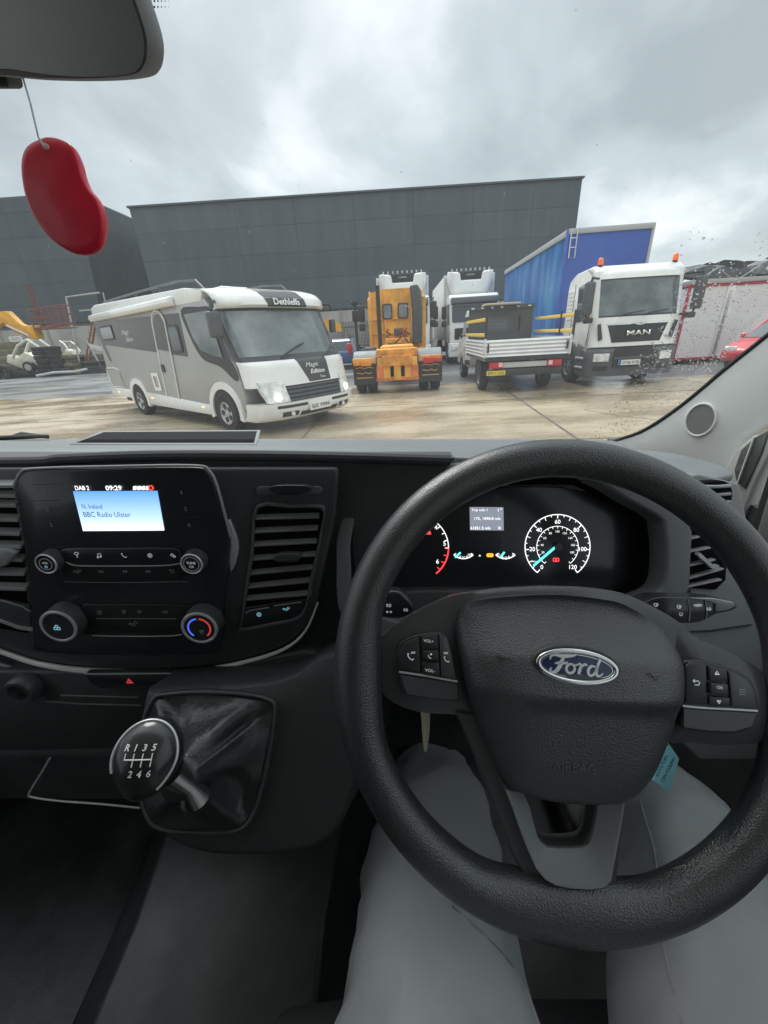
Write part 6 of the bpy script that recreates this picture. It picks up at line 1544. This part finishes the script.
rim_k = [egg(radians(62), 2 * pi * i / 40) + kn * .0006 for i in range(8, 33)][::-1]
rim_k = [egg(radians(66), radians(-50 + 250 * i / 30)) + kn * .0004 for i in range(31)]
MB().tube(rim_k, .0011, 8).build('knob_trim', M_SATIN, GL)
kf = Fr(kc + kn * .0175, kx_, ky_)
def kt(b_, x, y, h_):
    o = text(kf, b_, x, y, h_, M_LETW, GL, w=.0, shear=.15, bold=.02)
    # drape onto the curved face
    for q in o.data.vertices:
        d = Vector(q.co) - kc; x_ = d.dot(kx_) / .0285; y_ = d.dot(ky_) / .033
        z_ = sqrt(max(0, 1 - x_ * x_ - y_ * y_)); q.co = kc + kx_ * (x_ * .0285) + ky_ * (y_ * .033) + kn * (z_ * .0178 + .0008)
for t_, x in (('R', -.0115), ('1', -.0050), ('3', .0015), ('5', .0080)): kt(t_, x, .0088, .0047)
for t_, x in (('2', -.0050), ('4', .0015), ('6', .0080)): kt(t_, x, -.0088, .0047)
gb = MB()
def kp(x, y):
    x_ = x / .0285; y_ = y / .033; return kc + kx_ * x + ky_ * y + kn * (sqrt(max(0, 1 - x_ * x_ - y_ * y_)) * .0178 + .0008)
for ln in ([(-.0115, .0048), (-.0115, .0006), (-.005, .0006), (.0015, .0006), (.008, .0006)], [(-.005, .0048), (-.005, -.0042)], [(.0015, .0048), (.0015, -.0042)], [(.008, .0048), (.008, -.0042)]):
    gb.tube([kp(*p) for p in ln], .0005, 6)
gb.build('shift_pattern', M_LETW, GL)

# ---- floor hump and driver's seat
MB().loft([[R0(x, y, z) for x, z in q] for y, q in (
    (.75, ((-.52, -1.0), (-.40, -.74), (-.02, -.72), (.02, -1.0))),
    (.30, ((-.50, -1.0), (-.42, -.90), (-.10, -.88), (-.02, -1.0))),
    (-.5, ((-.50, -1.0), (-.46, -.985), (-.10, -.98), (-.04, -1.0))))]).build('floor_hump', M_FLR, VAN, bevel=.03, seg=3)
seatm = mat('seat_cloth', (.045, .046, .048), .85, bump=('weave', 260, .3))
seat = MB().loft([[R0(x, y, z) for x, z in ((-.12, -.86), (-.13, -.66), (-.05, -.63), (.34, -.63), (.42, -.66), (.41, -.86))] for y in (-.52, -.1, .10, .16)]).build('driver_seat', seatm, VAN, bevel=.03, seg=3)
MB().loft([[R0(x, y + (z + .6) * -.25, z) for x, y in ((-.10, -.38), (.39, -.38), (.36, -.52), (-.07, -.52))] for z in (-.66, -.2, .12)]).build('backrest', seatm, seat, bevel=.04, seg=3)
MB().box(-.05, .32, -.45, .12, H - 1.0, H - .86).build('seat_base', M_DASH, seat)
MB().box(-1.05, -.42, -.55, -.05, H - .95, H - .64).box(-1.05, -.42, -.70, -.55, H - .95, H + .10).build('passenger_bench', seatm, VAN, bevel=.04, seg=3)
# pedals
for x, nm in ((.05, 'clutch_pedal'), (.17, 'brake_pedal'), (.27, 'accelerator_pedal')):
    b = MB(); b.tube([R0(x, .78, -.45), R0(x, .70, -.80)], .008, 8); b.box(x - .03, x + .03, .68, .70, H - .86, H - .79); b.build(nm, M_RUB, VAN)

# ---- rear view mirror
mfr = Fr(W(70, 10, .285), (1, -.10, .0), (0, -.36, .93))
mo = crv([(-260, 10), (-200, -60), (0, -80), (120, -66), (140, -30), (152, 0), (162, 32), (164, 52), (160, 68), (148, 76), (110, 79.5), (60, 79), (20, 76), (-60, 72), (-200, 62), (-252, 50)], 4)
MO = P([(x - 2, y + 2) for x, y in mo], -.012, mfr)
rings = []
ce = Vector((sum(p[0] for p in MO) / len(MO), sum(p[1] for p in MO) / len(MO)))
for w_, s_ in ((.006, .965), (.002, .99), (-.006, 1.0), (-.018, .98), (-.028, .90), (-.034, .72)):
    rings.append([mfr.P(ce.x + (p[0] - ce.x) * (1 - (1 - s_) * .55), ce.y + (p[1] - ce.y) * s_, w_) for p in MO])
RM = MB().loft(rings).build('rear_view_mirror', mat('mirror_shell', (.13, .137, .143), .5), VAN, smooth=60)
MI = inset(MO, .0045)
MB().prism(mfr, MI, .0061, .0072).build('mirror_glass', mat('mirror_face', (.25, .285, .305), .32, metal=.5), RM, smooth=0)  # dull grey painted in place of the reflected headlining
MB().prism(mfr, P([(-60, 62), (0, 62), (4, 70), (8, 88), (-20, 88), (-60, 86)], -.004, mfr), -.024, -.004).build('dip_lever', M_BLK, RM, bevel=.003)
mt = wsf.P(hit(wsf, 60, 5, 0)[0], hit(wsf, 60, 5, 0)[1] + .06, 0)
MB().tube([mfr.P(ce.x, ce.y, -.03), mfr.P(ce.x, ce.y, -.03).lerp(mt, .6), mt], .011, 10).build('mirror_stem', M_BLK, RM)
# dotted frit patch where the stem meets the glass
fb = MB(); uu, vv = hit(wsf, 152, 6, 0); inw = 1 if (CO - wsf.o).dot(wsf.n) > 0 else -1
for i in range(16):
    for j in range(12):
        x_ = uu - .030 + .003 * i + (.0015 if j % 2 else 0); y_ = vv - .000 + .003 * j
        rr4 = .0010 * (1 - max(0, (i - 9) / 8))
        if rr4 > .0002: fb.prism(wsf, [(x_ + rr4 * cos(q * pi / 3), y_ + rr4 * sin(q * pi / 3)) for q in range(6)], inw * .0032, inw * .0036)
fb.build('glass_dots', M_RUB, RM, smooth=0)

# ---- wiper parked at the glass, left edge
MB().tube([W(-60, 440, .80), W(0, 438, .80), W(30, 436.5, .80), W(48, 436, .80)], [.006, .005, .005, .003], 8).build('wiper', M_RUB, VAN)
MB().tube([W(12, 437, .81), W(22, 433.5, .81), W(48, 437, .81)], .004, 8).build('wiper_arm', M_RUB, VAN)
# bonnet beyond the glass
MB().prism(Fr(R0(0, .84, -.29), (1, 0, 0), (0, .9, -.42)), [(-1.1, 0), (.5, 0), (.42, .75), (-1.0, .75)], -.02, 0).build('bonnet', M_WHITE, VAN, bevel=.02)

# ================================================================== STEERING WHEEL
TH, PH = .5632, -.0215
wn = Vector((sin(PH) * cos(TH), -cos(PH) * cos(TH), sin(TH)))
wX = Vector((0, 0, 1)).cross(wn).normalized()
if wX.x < 0: wX = -wX
wf_ = Fr(R0(.1499, .2272, -.2435), wX, wn.cross(wX))
RW = .174
rot = radians(-4)       # turned slightly clockwise
# rim: tube of changing section
rings = []
NR = 140
for i in range(NR):
    t = 2 * pi * i / NR
    rad = Vector((cos(t), sin(t)))
    d = wf_.x * rad.x + wf_.y * rad.y
    deg = (math.degrees(t) + 4) % 360
    # fuller towards the bottom and where the spokes join
    def bump_(c, w): x = min(abs(deg - c), 360 - abs(deg - c)) / w; return max(0, 1 - x * x) ** 2
    rr = .0163 + .0014 * bump_(270, 60)
    inn = .010 * bump_(270, 26) + .006 * bump_(186, 22) + .006 * bump_(354, 22)
    ring = []
    for k in range(20):
        a = 2 * pi * k / 20
        ca, sa = cos(a), sin(a)
        e = rr * ca
        if ca < 0: e -= inn * (-ca) ** 1.5
        thumb = 0.0
        ring.append(wf_.P(0, 0) + d * (RW + e) + wf_.n * (rr * sa * (1.0 if sa > 0 else .9)))
    rings.append(ring)
rings.append(rings[0])
SW = MB().loft(rings, caps=False).build('steering_wheel', M_RIMW, VAN, smooth=180)
def Pw(pts, w): return hits(wf_, pts, w)
# spoke carrier left and right (glossy dark)
def dome_patch(outline, w_edge, w_top, w_back, name, m, par, levels=7, power=.5, extra=None, smooth=60):
    """solid with a domed face: outline is a list of pixels read at the edge height"""
    o = [Vector(p) for p in Pw(outline, w_edge)]
    c = sum(o, Vector((0, 0))) / len(o); n = len(o)
    rings = [[wf_.P(p.x, p.y, w_back) for p in o]]
    for k in range(levels + 1):
        s = 1 - k / levels * .97
        if k: s = cos(pi / 2 * k / levels) * .97 + .03 * (1 - k / levels)
        h_ = w_edge + (w_top - w_edge) * (1 - s ** 2.2)
        ring = []
        for p in o:
            q = c + (p - c) * s
            ring.append(wf_.P(q.x, q.y, h_ + (extra(q.x, q.y) if extra else 0)))
        rings.append(ring)
    return MB().loft(rings).build(name, m, par, smooth=smooth)
M_SPG = mat('spoke_gloss', (.060, .063, .067), .24)
sl_out = crv([(372, 668), (376, 645), (398, 624), (434, 604), (462, 594), (480, 600), (475, 650), (478, 712), (450, 714), (420, 712), (396, 704), (380, 690)], 4)
sr_out = crv([(676, 632), (700, 640), (735, 655), (762, 672), (778, 700), (776, 730), (762, 742), (720, 745), (690, 742), (668, 738), (672, 680)], 4)
dome_patch(sl_out, -.002, .004, -.016, 'spoke', M_SPG, SW, 4)
dome_patch(sr_out, -.002, .004, -.016, 'spoke', M_SPG, SW, 4)
# upper bridge behind the airbag
dome_patch(crv([(440, 604), (480, 592), (540, 587), (600, 589), (640, 600), (690, 632), (680, 660), (560, 640), (460, 640)], 4), -.004, .004, -.02, 'hub_bridge', M_SPG, SW, 4)
# button pods
podL = crv([(398, 668), (397, 650), (402, 641), (416, 635), (438, 632.5), (448, 637), (453, 652), (458, 681), (458.5, 700), (440, 700), (406, 695), (400, 682)], 3)
podR = crv([(683.5, 690), (684, 664), (690, 660.5), (702, 660), (718, 664), (730, 668), (748, 677), (756, 690), (759, 710), (753, 727), (735, 733), (706, 732), (682, 728), (682, 712)], 3)
for pod, line, btn in ((podL, [(399, 672), (420, 675), (440, 678.5), (457.5, 681.5)], None), (podR, [(683, 706), (705, 708), (735, 709.5), (758, 711)], None)):
    MB().prism(wf_, Pw(pod, .0085), .0, .0085).build('button_pod', mat('pod_black', (.022, .023, .025), .35), SW, bevel=.0018, seg=3)
    b = MB(); strokes(b, wf_, [Pw(crv(line, 3, False), .0098)], .0013, .0085, .0098); b.build('pod_trim', M_SATIN, SW)
low = mat('pod_lower', (.065, .068, .072), .35)
MB().prism(wf_, Pw([(400.5, 675), (456, 683.5), (457, 699), (440, 699), (407, 694)], .0092), .0086, .0092).build('pod_lower_face', low, SW)
MB().prism(wf_, Pw([(684, 709), (757, 713.5), (752, 726), (735, 731.5), (707, 730.5), (684, 727)], .0092), .0086, .0092).build('pod_lower_face', low, SW)
M_BTN = mat('button_black', (.028, .030, .032), .4)
def button(pts, w=.0105, m=M_BTN): return MB().prism(wf_, Pw(pts, w), .0086, w).build('button', m, SW, bevel=.0007)
button([(400, 668.5), (399.5, 652), (403, 643.5), (418.5, 637), (420.5, 672)])
button([(421.5, 637), (437, 634.5), (438.5, 649), (422, 650)], .0112)
button([(423, 651), (438, 650.5), (439, 661), (423.5, 660)], .0125)
button([(422.5, 661.5), (439, 662.5), (440, 676), (422.5, 673.5)], .0112)
button([(439.5, 634.5), (447, 638.5), (451, 652), (456, 679), (441, 676.5)], mat and .0105, mat('button_grey', (.07, .073, .077), .38))
button([(685.5, 703), (685.5, 667), (690, 662.5), (702, 662.5), (706.5, 664.5), (708, 705)])
button([(709.5, 666), (727, 669.5), (728, 682), (710, 681)], .0112)
button([(711, 683), (728.5, 684.5), (729, 696), (711, 694.5)], .0125)
button([(709.5, 696.5), (730, 698), (731, 706.5), (709.5, 705.5)], .0112)
button([(729.5, 671), (746, 679.5), (754, 690), (756.5, 708.5), (732, 706.5)], .0105, MATS['button_grey'])
tr_ = radians(-5)
def tw(b_, x, y, h_, w_, wd=None, m=M_ICO): return tx(SW, wf_, b_, x, y, h_, m, w_, wd, rot=tr_)
tw('VOL+', 428.5, 641, 3.0, .0116, 10); tw('VOL-', 430, 670.5, 3.0, .0116, 10)
icon(SW, 410.5, 657, 'phone', M_ICO, .95, .0109, wf_); icon(SW, 413, 652.5, 'next', M_ICO, .6, .0109, wf_)
icon(SW, 430, 656, 'mute', M_ICO, .7, .0129, wf_)
icon(SW, 446.5, 659.5, 'phone', M_ICO, .8, .0109, wf_); icon(SW, 446, 653, 'prev', M_ICO, .6, .0109, wf_)
icon(SW, 696.5, 683, 'return', M_ICO, .95, .0109, wf_); icon(SW, 717, 673, 'up', M_ICO, 1.2, .0116, wf_); icon(SW, 719, 702, 'down', M_ICO, 1.1, .0116, wf_)
tw('OK', 720, 687.5, 3.0, .0129, 6.5); icon(SW, 742, 692, 'bars', M_ICOD, 1.1, .0109, wf_)
# airbag cover
pad = crv([(462, 612), (477, 601), (519, 596), (560, 595), (600, 599), (626, 605.5), (657.6, 626), (672, 641), (679, 660), (679, 685), (674, 712), (657.6, 759), (644, 783), (625.7, 799), (600, 803), (562, 802), (530, 796), (507, 784), (490, 752), (472, 705), (462, 665), (458, 635)], 4)
def crease(u, v):
    """a step across the cover below the badge"""
    y = v + .03 * u
    def sm(x): x = max(0, min(1, x)); return x * x * (3 - 2 * x)
    s0 = hit(wf_, 570, 705, .03)[1]
    k = sm((s0 + .006 - y) / .014)
    return -.0085 * k - .22 * max(0, y - s0) - .45 * max(0, y - s0 - .030)
pd = [Vector(p) for p in Pw(pad, .010)]
pc = sum(pd, Vector((0, 0))) / len(pd)
rings = [[wf_.P(p.x, p.y, -.014) for p in pd]]
LV = 26
for k in range(LV + 1):
    s = 1 - k / LV
    s_ = max(s, .004)
    prof = (1 - s_ ** 5) ** .5
    h_ = .010 + .026 * prof
    rings.append([wf_.P(pc.x + (p.x - pc.x) * s_, pc.y + (p.y - pc.y) * s_, h_ + crease(pc.x + (p.x - pc.x) * s_, pc.y + (p.y - pc.y) * s_) * prof) for p in pd])
MB().loft(rings).build('airbag_cover', M_PAD, SW, smooth=60)
WP = .0365
def airw(px, py, dz=.0):     # height of the cover under a pixel
    w = .034
    for _ in range(6):
        u, v = hit(wf_, px, py, w)
        # radial fraction
        d = Vector((u, v)) - pc; a = atan2(d.y, d.x)
        best = max(pd, key=lambda p: (Vector((cos(a), sin(a)))).dot((p - pc).normalized()))
        s_ = min(1, d.length / (best - pc).length)
        prof = (1 - s_ ** 5) ** .5; w = .010 + .026 * prof + crease(u, v) * prof
    return u, v, w
# badge: blue oval, chrome ring, script
bu, bv, bw = airw(576, 666)
e1 = hit(wf_, 535, 660, bw)[0]; e2 = hit(wf_, 618, 672, bw)[0]; ea = (e2 - e1) / 2 * 1.0; eb = ea * .42
br_ = radians(-6)
def el(k, n=48): return [(bu + (ea * k * cos(2 * pi * i / n)) * cos(br_) - (eb * k * sin(2 * pi * i / n)) * sin(br_), bv + (ea * k * cos(2 * pi * i / n)) * sin(br_) + (eb * k * sin(2 * pi * i / n)) * cos(br_)) for i in range(n)]
def el2(d, n=48): return [(bu + ((ea - d) * cos(2 * pi * i / n)) * cos(br_) - ((eb - d) * sin(2 * pi * i / n)) * sin(br_), bv + ((ea - d) * cos(2 * pi * i / n)) * sin(br_) + ((eb - d) * sin(2 * pi * i / n)) * cos(br_)) for i in range(n)]
MB().ring(wf_, el2(-.0022), el2(.0002), bw - .004, bw + .0008).build('badge_seat', M_DASH, SW, bevel=.0008)
MB().prism(wf_, el2(.0030), bw - .004, bw + .0012).build('badge', mat('badge_blue', (.012, .028, .115), .15, coat=.6), SW, smooth=30)
MB().ring(wf_, el2(0), el2(.0034), bw - .004, bw + .0028).build('badge_ring', M_CHR, SW, bevel=.0009, seg=3)
MB().ring(wf_, el2(.0040), el2(.0045), bw + .0010, bw + .0016).build('badge_line', M_CHR, SW)
sfr = Fr(wf_.P(bu, bv), wf_.x * cos(br_) + wf_.y * sin(br_), wf_.y * cos(br_) - wf_.x * sin(br_))
U = ea / 10.0      # script unit: badge is 20 units wide
def sc(pts, wd=None): return [tuple([p[0] * U, p[1] * U * .95] + ([p[2] * U] if len(p) > 2 else [])) for p in pts]
def c3(pts, k=5): return crv(pts, k, False)
F_top = c3([(-6.6, .9, .15), (-6.4, 1.9, .35), (-5.3, 2.35, .55), (-3.9, 2.15, .55), (-2.2, 2.35, .5), (-.8, 2.75, .35), (-.3, 3.1, .12)])
F_stem = c3([(-3.3, 2.0, .3), (-3.8, .8, .62), (-4.3, -.6, .68), (-5.1, -1.8, .55), (-6.0, -2.1, .35), (-6.5, -1.6, .3), (-6.1, -1.1, .25)])
F_bar = c3([(-5.4, .1, .15), (-4.4, .45, .4), (-3.2, .45, .4), (-2.3, .8, .2)])
o_ = c3([(-1.4, .5, .3), (-2.3, .1, .4), (-2.6, -1.0, .45), (-1.9, -1.8, .4), (-.9, -1.4, .4), (-.6, -.3, .35), (-1.3, .5, .3), (-.6, .3, .22), (.1, .45, .2)])
r_ = c3([(.1, .45, .2), (.6, .8, .35), (.9, .3, .45), (.6, -.8, .5), (.4, -1.8, .45)]) ; r2 = c3([(.7, -.5, .2), (1.3, .4, .3), (1.9, .8, .42), (2.2, .5, .4)])
d_ = c3([(4.5, .4, .2), (3.6, .6, .35), (2.8, -.1, .45), (2.7, -1.3, .45), (3.4, -1.8, .4), (4.3, -1.0, .35), (4.8, .6, .4), (5.4, 2.6, .45), (5.5, 3.1, .3)]); d2 = c3([(4.9, .9, .4), (4.6, -.6, .5), (4.8, -1.6, .42), (5.5, -1.6, .28), (6.2, -.9, .15)])
sb_ = MB(); strokes(sb_, sfr, [[(a[0], a[1], a[2] * 1.35) for a in sc(x)] for x in (F_top, F_stem, F_bar, o_, r_, r2, d_, d2)], U * .6, bw + .0012, bw + .0022)
sb_.build('badge_script', mat('script_silver', (.80, .81, .82), .3, metal=.3), SW, smooth=30)
u, v, w_ = airw(574, 767)
text(wf_, 'AIRBAG', u, v, .0062, mat('emboss', (.085, .088, .092), .35), SW, w=w_ - .0004, width=.030, rot=radians(-5), thick=.0010)
for px, py in ((503, 659), (653, 677)):
    u, v, w_ = airw(px, py); b = MB()
    strokes(b, wf_, [[(u - .004, v + .002), (u + .001, v + .0008), (u + .005, v + .001)], arc_pts(u, v, .003, 190, 340, 8), [(u - .002, v + .003), (u + .0015, v - .002)]], .0007, w_ - .002, w_ + .0006); b.build('horn_mark', MATS['emboss'], SW)
# lower spoke: dark U plate with grey insert
Uo = [(455, 712), (474, 755), (492, 805), (503.5, 834), (512, 856), (525, 878), (542, 896), (558, 907), (580, 911), (609, 906), (616, 893), (620, 866), (623, 836), (626.5, 800)]
Ui = [(500, 720), (512, 755), (524, 790), (531, 815), (537, 836), (541, 842), (547, 846), (556, 847), (570, 847), (582, 846), (588, 842), (592, 832), (595, 815), (598, 795)]
uo = Pw(Uo, .003); ui = Pw(Ui, .003)
MB().loft([[wf_.P(*uo[i], -.014), wf_.P(*uo[i], .003), wf_.P(*ui[i], .003), wf_.P(*ui[i], -.014)] for i in range(len(uo))]).build('lower_spoke', mat('spoke_dark', (.055, .058, .062), .42), SW, bevel=.003, seg=3)
Go = [(505, 789), (512, 806), (519, 826), (527, 848), (536, 868), (545, 879), (556, 885), (572, 888), (590, 889), (604, 887), (611, 880), (614, 862), (619, 836), (624.5, 803)]
Gi = [(523, 792), (529, 806), (533, 822), (537, 836), (541, 842), (547, 846), (556, 847), (570, 847), (582, 846), (588, 842), (592, 832), (595, 818), (597, 806), (599, 795)]
go = Pw(Go, .012); gi = Pw(Gi, .002)
rings = []; n = len(go)
MB().loft([[wf_.P(*go[i], .0005), wf_.P(*go[i], .0125), wf_.P(*[a + (b - a) * .10 for a, b in zip(go[i], gi[i])], .0125), wf_.P(*gi[i], .0036), wf_.P(*gi[i], .0005)] for i in range(n)]).build('spoke_insert', M_SPK, SW, smooth=35)
# ignition key blade hanging left of the column and the blue tag at the right
kfr = Fr(W(425, 735, .40), (1, 0, 0), (0, .3, .95))
KY = MB().prism(kfr, hits(kfr, crv([(421, 706), (429, 706), (430, 722), (428, 745), (425.5, 752), (423, 744), (421.5, 722)], 3)), -.0015, .0015).build('column_lever', mat('lever_brass', (.62, .54, .42), .3, metal=.4), VAN, bevel=.0006)
tg = Fr(W(664, 768, .33), (1, .25, 0), (.25, .2, 1))
tagp = hits(tg, [(667, 741.5), (678.5, 758), (669, 791.5), (652.5, 779.5), (655, 774)])
TG = thing('key_tag', 'pale blue paper key tag with handwriting, hanging behind the right of the wheel', 'key tag', VROT @ Vector((0, 0, 0)))
TG.rotation_euler = (0, ROLL, 0)
tb = MB().prism(tg, tagp, -.0006, .0006).build('tag_card', mat('tag_blue', (.34, .80, .92), .55), TG, smooth=0)
def tgt(b_, px, py, h_, wd, m):
    o = text(tg, b_, 0, 0, 1, m, TG, w=0, width=wd / h_)
    u0, v0 = hit(tg, px, py, .0008); a0 = Vector(hit(tg, 656, 781, .0008)); a1 = Vector(hit(tg, 671, 749, .0008)); d = (a1 - a0).normalized(); nrm = Vector((-d.y, d.x))
    for q in o.data.vertices:
        r_ = Vector(q.co) - tg.o; x_ = r_.dot(tg.x) * h_; y_ = r_.dot(tg.y) * h_
        q.co = tg.P(u0 + d.x * x_ + nrm.x * y_, v0 + d.y * x_ + nrm.y * y_, .0009)
ink = mat('ink_dark', (.02, .08, .12), .6)
tgt('CPS CLEAN', 668, 770, .0045, .026, ink); tgt('KY73 CXS', 662, 766, .0042, .022, ink)
MB().tube([tg.P(*hit(tg, 667, 744), .001), tg.P(*hit(tg, 650, 735), -.02), tg.P(*hit(tg, 630, 740), -.05)], .0006, 6).build('tag_string', ink, TG)

# ================================================================== AIR FRESHENER
fr2 = Fr(W(65, 198, .30), (1, 0, 0), (0, .05, 1))
bean = crv([(44, 139.5), (54, 138.5), (66, 142), (75, 149), (81, 162), (85, 177), (91, 190), (99, 200), (105, 215), (106, 232), (103, 246), (96, 253), (86, 255.5), (75, 254), (62, 247), (49, 236), (37, 219), (28.5, 199), (24.5, 178), (24.5, 160), (30, 147)], 4)
FT = thing('air_freshener', 'red bean shaped air freshener hanging on a clear string from the mirror', 'air freshener', (0, 0, 0))
FT.rotation_euler = (0, ROLL, 0)
o = [Vector(p) for p in hits(fr2, bean)]; ce = sum(o, Vector((0, 0))) / len(o)
rings = []
for w_, s_ in ((-.0042, .80), (-.0036, .93), (-.002, .99), (0, 1.0), (.002, .99), (.0036, .93), (.0042, .80)):
    rings.append([fr2.P(ce.x + (p.x - ce.x) * (1 - (1 - s_) * .5), ce.y + (p.y - ce.y) * s_ if s_ < .9 else ce.y + (p.y - ce.y) * (1 - (1 - s_) * .5), w_) for p in o])
MB().loft(rings).build('gel_shape', mat('freshener_red', (.72, .016, .05), .38, vary=(18, .12), coat=.2), FT, smooth=60)
h0 = fr2.P(*hit(fr2, 46.5, 148, .004), .006)
MB().tube([h0, fr2.P(*hit(fr2, 44, 141), .005), fr2.P(*hit(fr2, 33, 106), .002), W(23, 78, .315)], .0007, 6).build('string', mat('clear_string', (.65, .68, .70), .3), FT)
MB().lathe([(.0022, 0), (.0020, .002), (.0001, .003)], fr2.P(*hit(fr2, 46.5, 147, .0042), .0035), fr2.n, 12).build('eyelet', mat('eyelet_pale', (.75, .55, .55), .3), FT)

# ================================================================== DRIVER (legs are what the photograph shows)
def skin(name, pts, edges, m, parent, sub=2):
    me = bpy.data.meshes.new(name); me.from_pydata([R0(*p[:3]) for p in pts], edges, [])
    o = bpy.data.objects.new(name, me); C.objects.link(o); o.parent = parent
    md = o.modifiers.new('skin', 'SKIN'); md.use_smooth_shade = True; md.branch_smoothing = .6
    for i, p in enumerate(pts):
        s = me.skin_vertices[0].data[i]; s.radius = (p[3], p[4] if len(p) > 4 else p[3]); s.use_root = (i == 0)
    sb = o.modifiers.new('sub', 'SUBSURF'); sb.levels = sub; sb.render_levels = sub
    me.materials.append(m)
    for pl in me.polygons: pl.use_smooth = True
    return o
PS = thing('person', 'driver in plain grey trousers sitting behind the steering wheel, only the legs in view', 'person', (0, 0, 0))
PS.rotation_euler = (0, ROLL, 0)
M_TR = mat('trouser_grey', (.235, .247, .255), .85, bump=('weave', 700, .25), vary=(5, .08))
pts = [(.145, -.30, -.60, .12, .10),                         # pelvis (root)
       (.064, -.12, -.555, .100), (.042, .06, -.555, .104), (.050, .20, -.550, .080), (.066, .300, -.545, .066), (.072, .345, -.62, .060), (.075, .42, -.78, .052), (.07, .47, -.93, .042),
       (.235, -.12, -.555, .095), (.270, .06, -.555, .093), (.325, .19, -.545, .078), (.364, .275, -.540, .068), (.392, .32, -.62, .060), (.425, .41, -.77, .052), (.42, .47, -.93, .042),
       (.145, -.34, -.42, .13, .10), (.145, -.38, -.25, .15, .10)]
edges = [(0, 1), (1, 2), (2, 3), (3, 4), (4, 5), (5, 6), (6, 7), (0, 8), (8, 9), (9, 10), (10, 11), (11, 12), (12, 13), (13, 14), (0, 15), (15, 16)]
TRO = skin('trousers', pts, edges, M_TR, PS, 3)
for nm_, sz_, st_ in (('fold_large', .085, -.026), ('fold_small', .03, .007)):
    tx_ = bpy.data.textures.new(nm_, 'CLOUDS'); tx_.noise_scale = sz_; tx_.noise_depth = 1
    if nm_ == 'fold_large': tx_.noise_type = 'HARD_NOISE'
    md_ = TRO.modifiers.new(nm_, 'DISPLACE'); md_.texture = tx_; md_.strength = st_; md_.mid_level = .5; md_.texture_coords = 'LOCAL'
# seams lie on the cloth
from mathutils.bvhtree import BVHTree
dg_ = bpy.context.evaluated_depsgraph_get(); dg_.update()
ev_ = TRO.evaluated_get(dg_); bv_ = BVHTree.FromPolygons([q.co.copy() for q in ev_.data.vertices], [tuple(p.vertices) for p in ev_.data.polygons])
for sm_ in ([(452, 905), (480, 930), (505, 955), (524, 985), (538, 1024), (548, 1060)], [(640, 800), (646, 822), (654, 850), (660, 900), (664, 950), (674, 990), (684, 1030), (694, 1070)]):
    hp_ = []
    for x_, y_ in crv(sm_, 5, False):
        r_ = bv_.ray_cast(CO, dirp(x_, y_).normalized())
        if r_[0] is not None: hp_.append(r_[0] - dirp(x_, y_).normalized() * .0004)
    if len(hp_) > 3: MB().tube(hp_, .0011, 6).build('seam', mat('seam_grey', (.20, .21, .215), .8), TRO)
for x in (.07, .42):
    MB().loft([[R0(x + dx, y, z) for dx, z in q] for y, q in ((.42, ((-.04, -.995), (-.04, -.93), (.04, -.93), (.04, -.995))), (.56, ((-.045, -.995), (-.04, -.94), (.04, -.94), (.045, -.995))), (.66, ((-.03, -.995), (-.03, -.965), (.03, -.965), (.03, -.995))))]).build('shoe', M_RUB, PS, bevel=.015, seg=3)
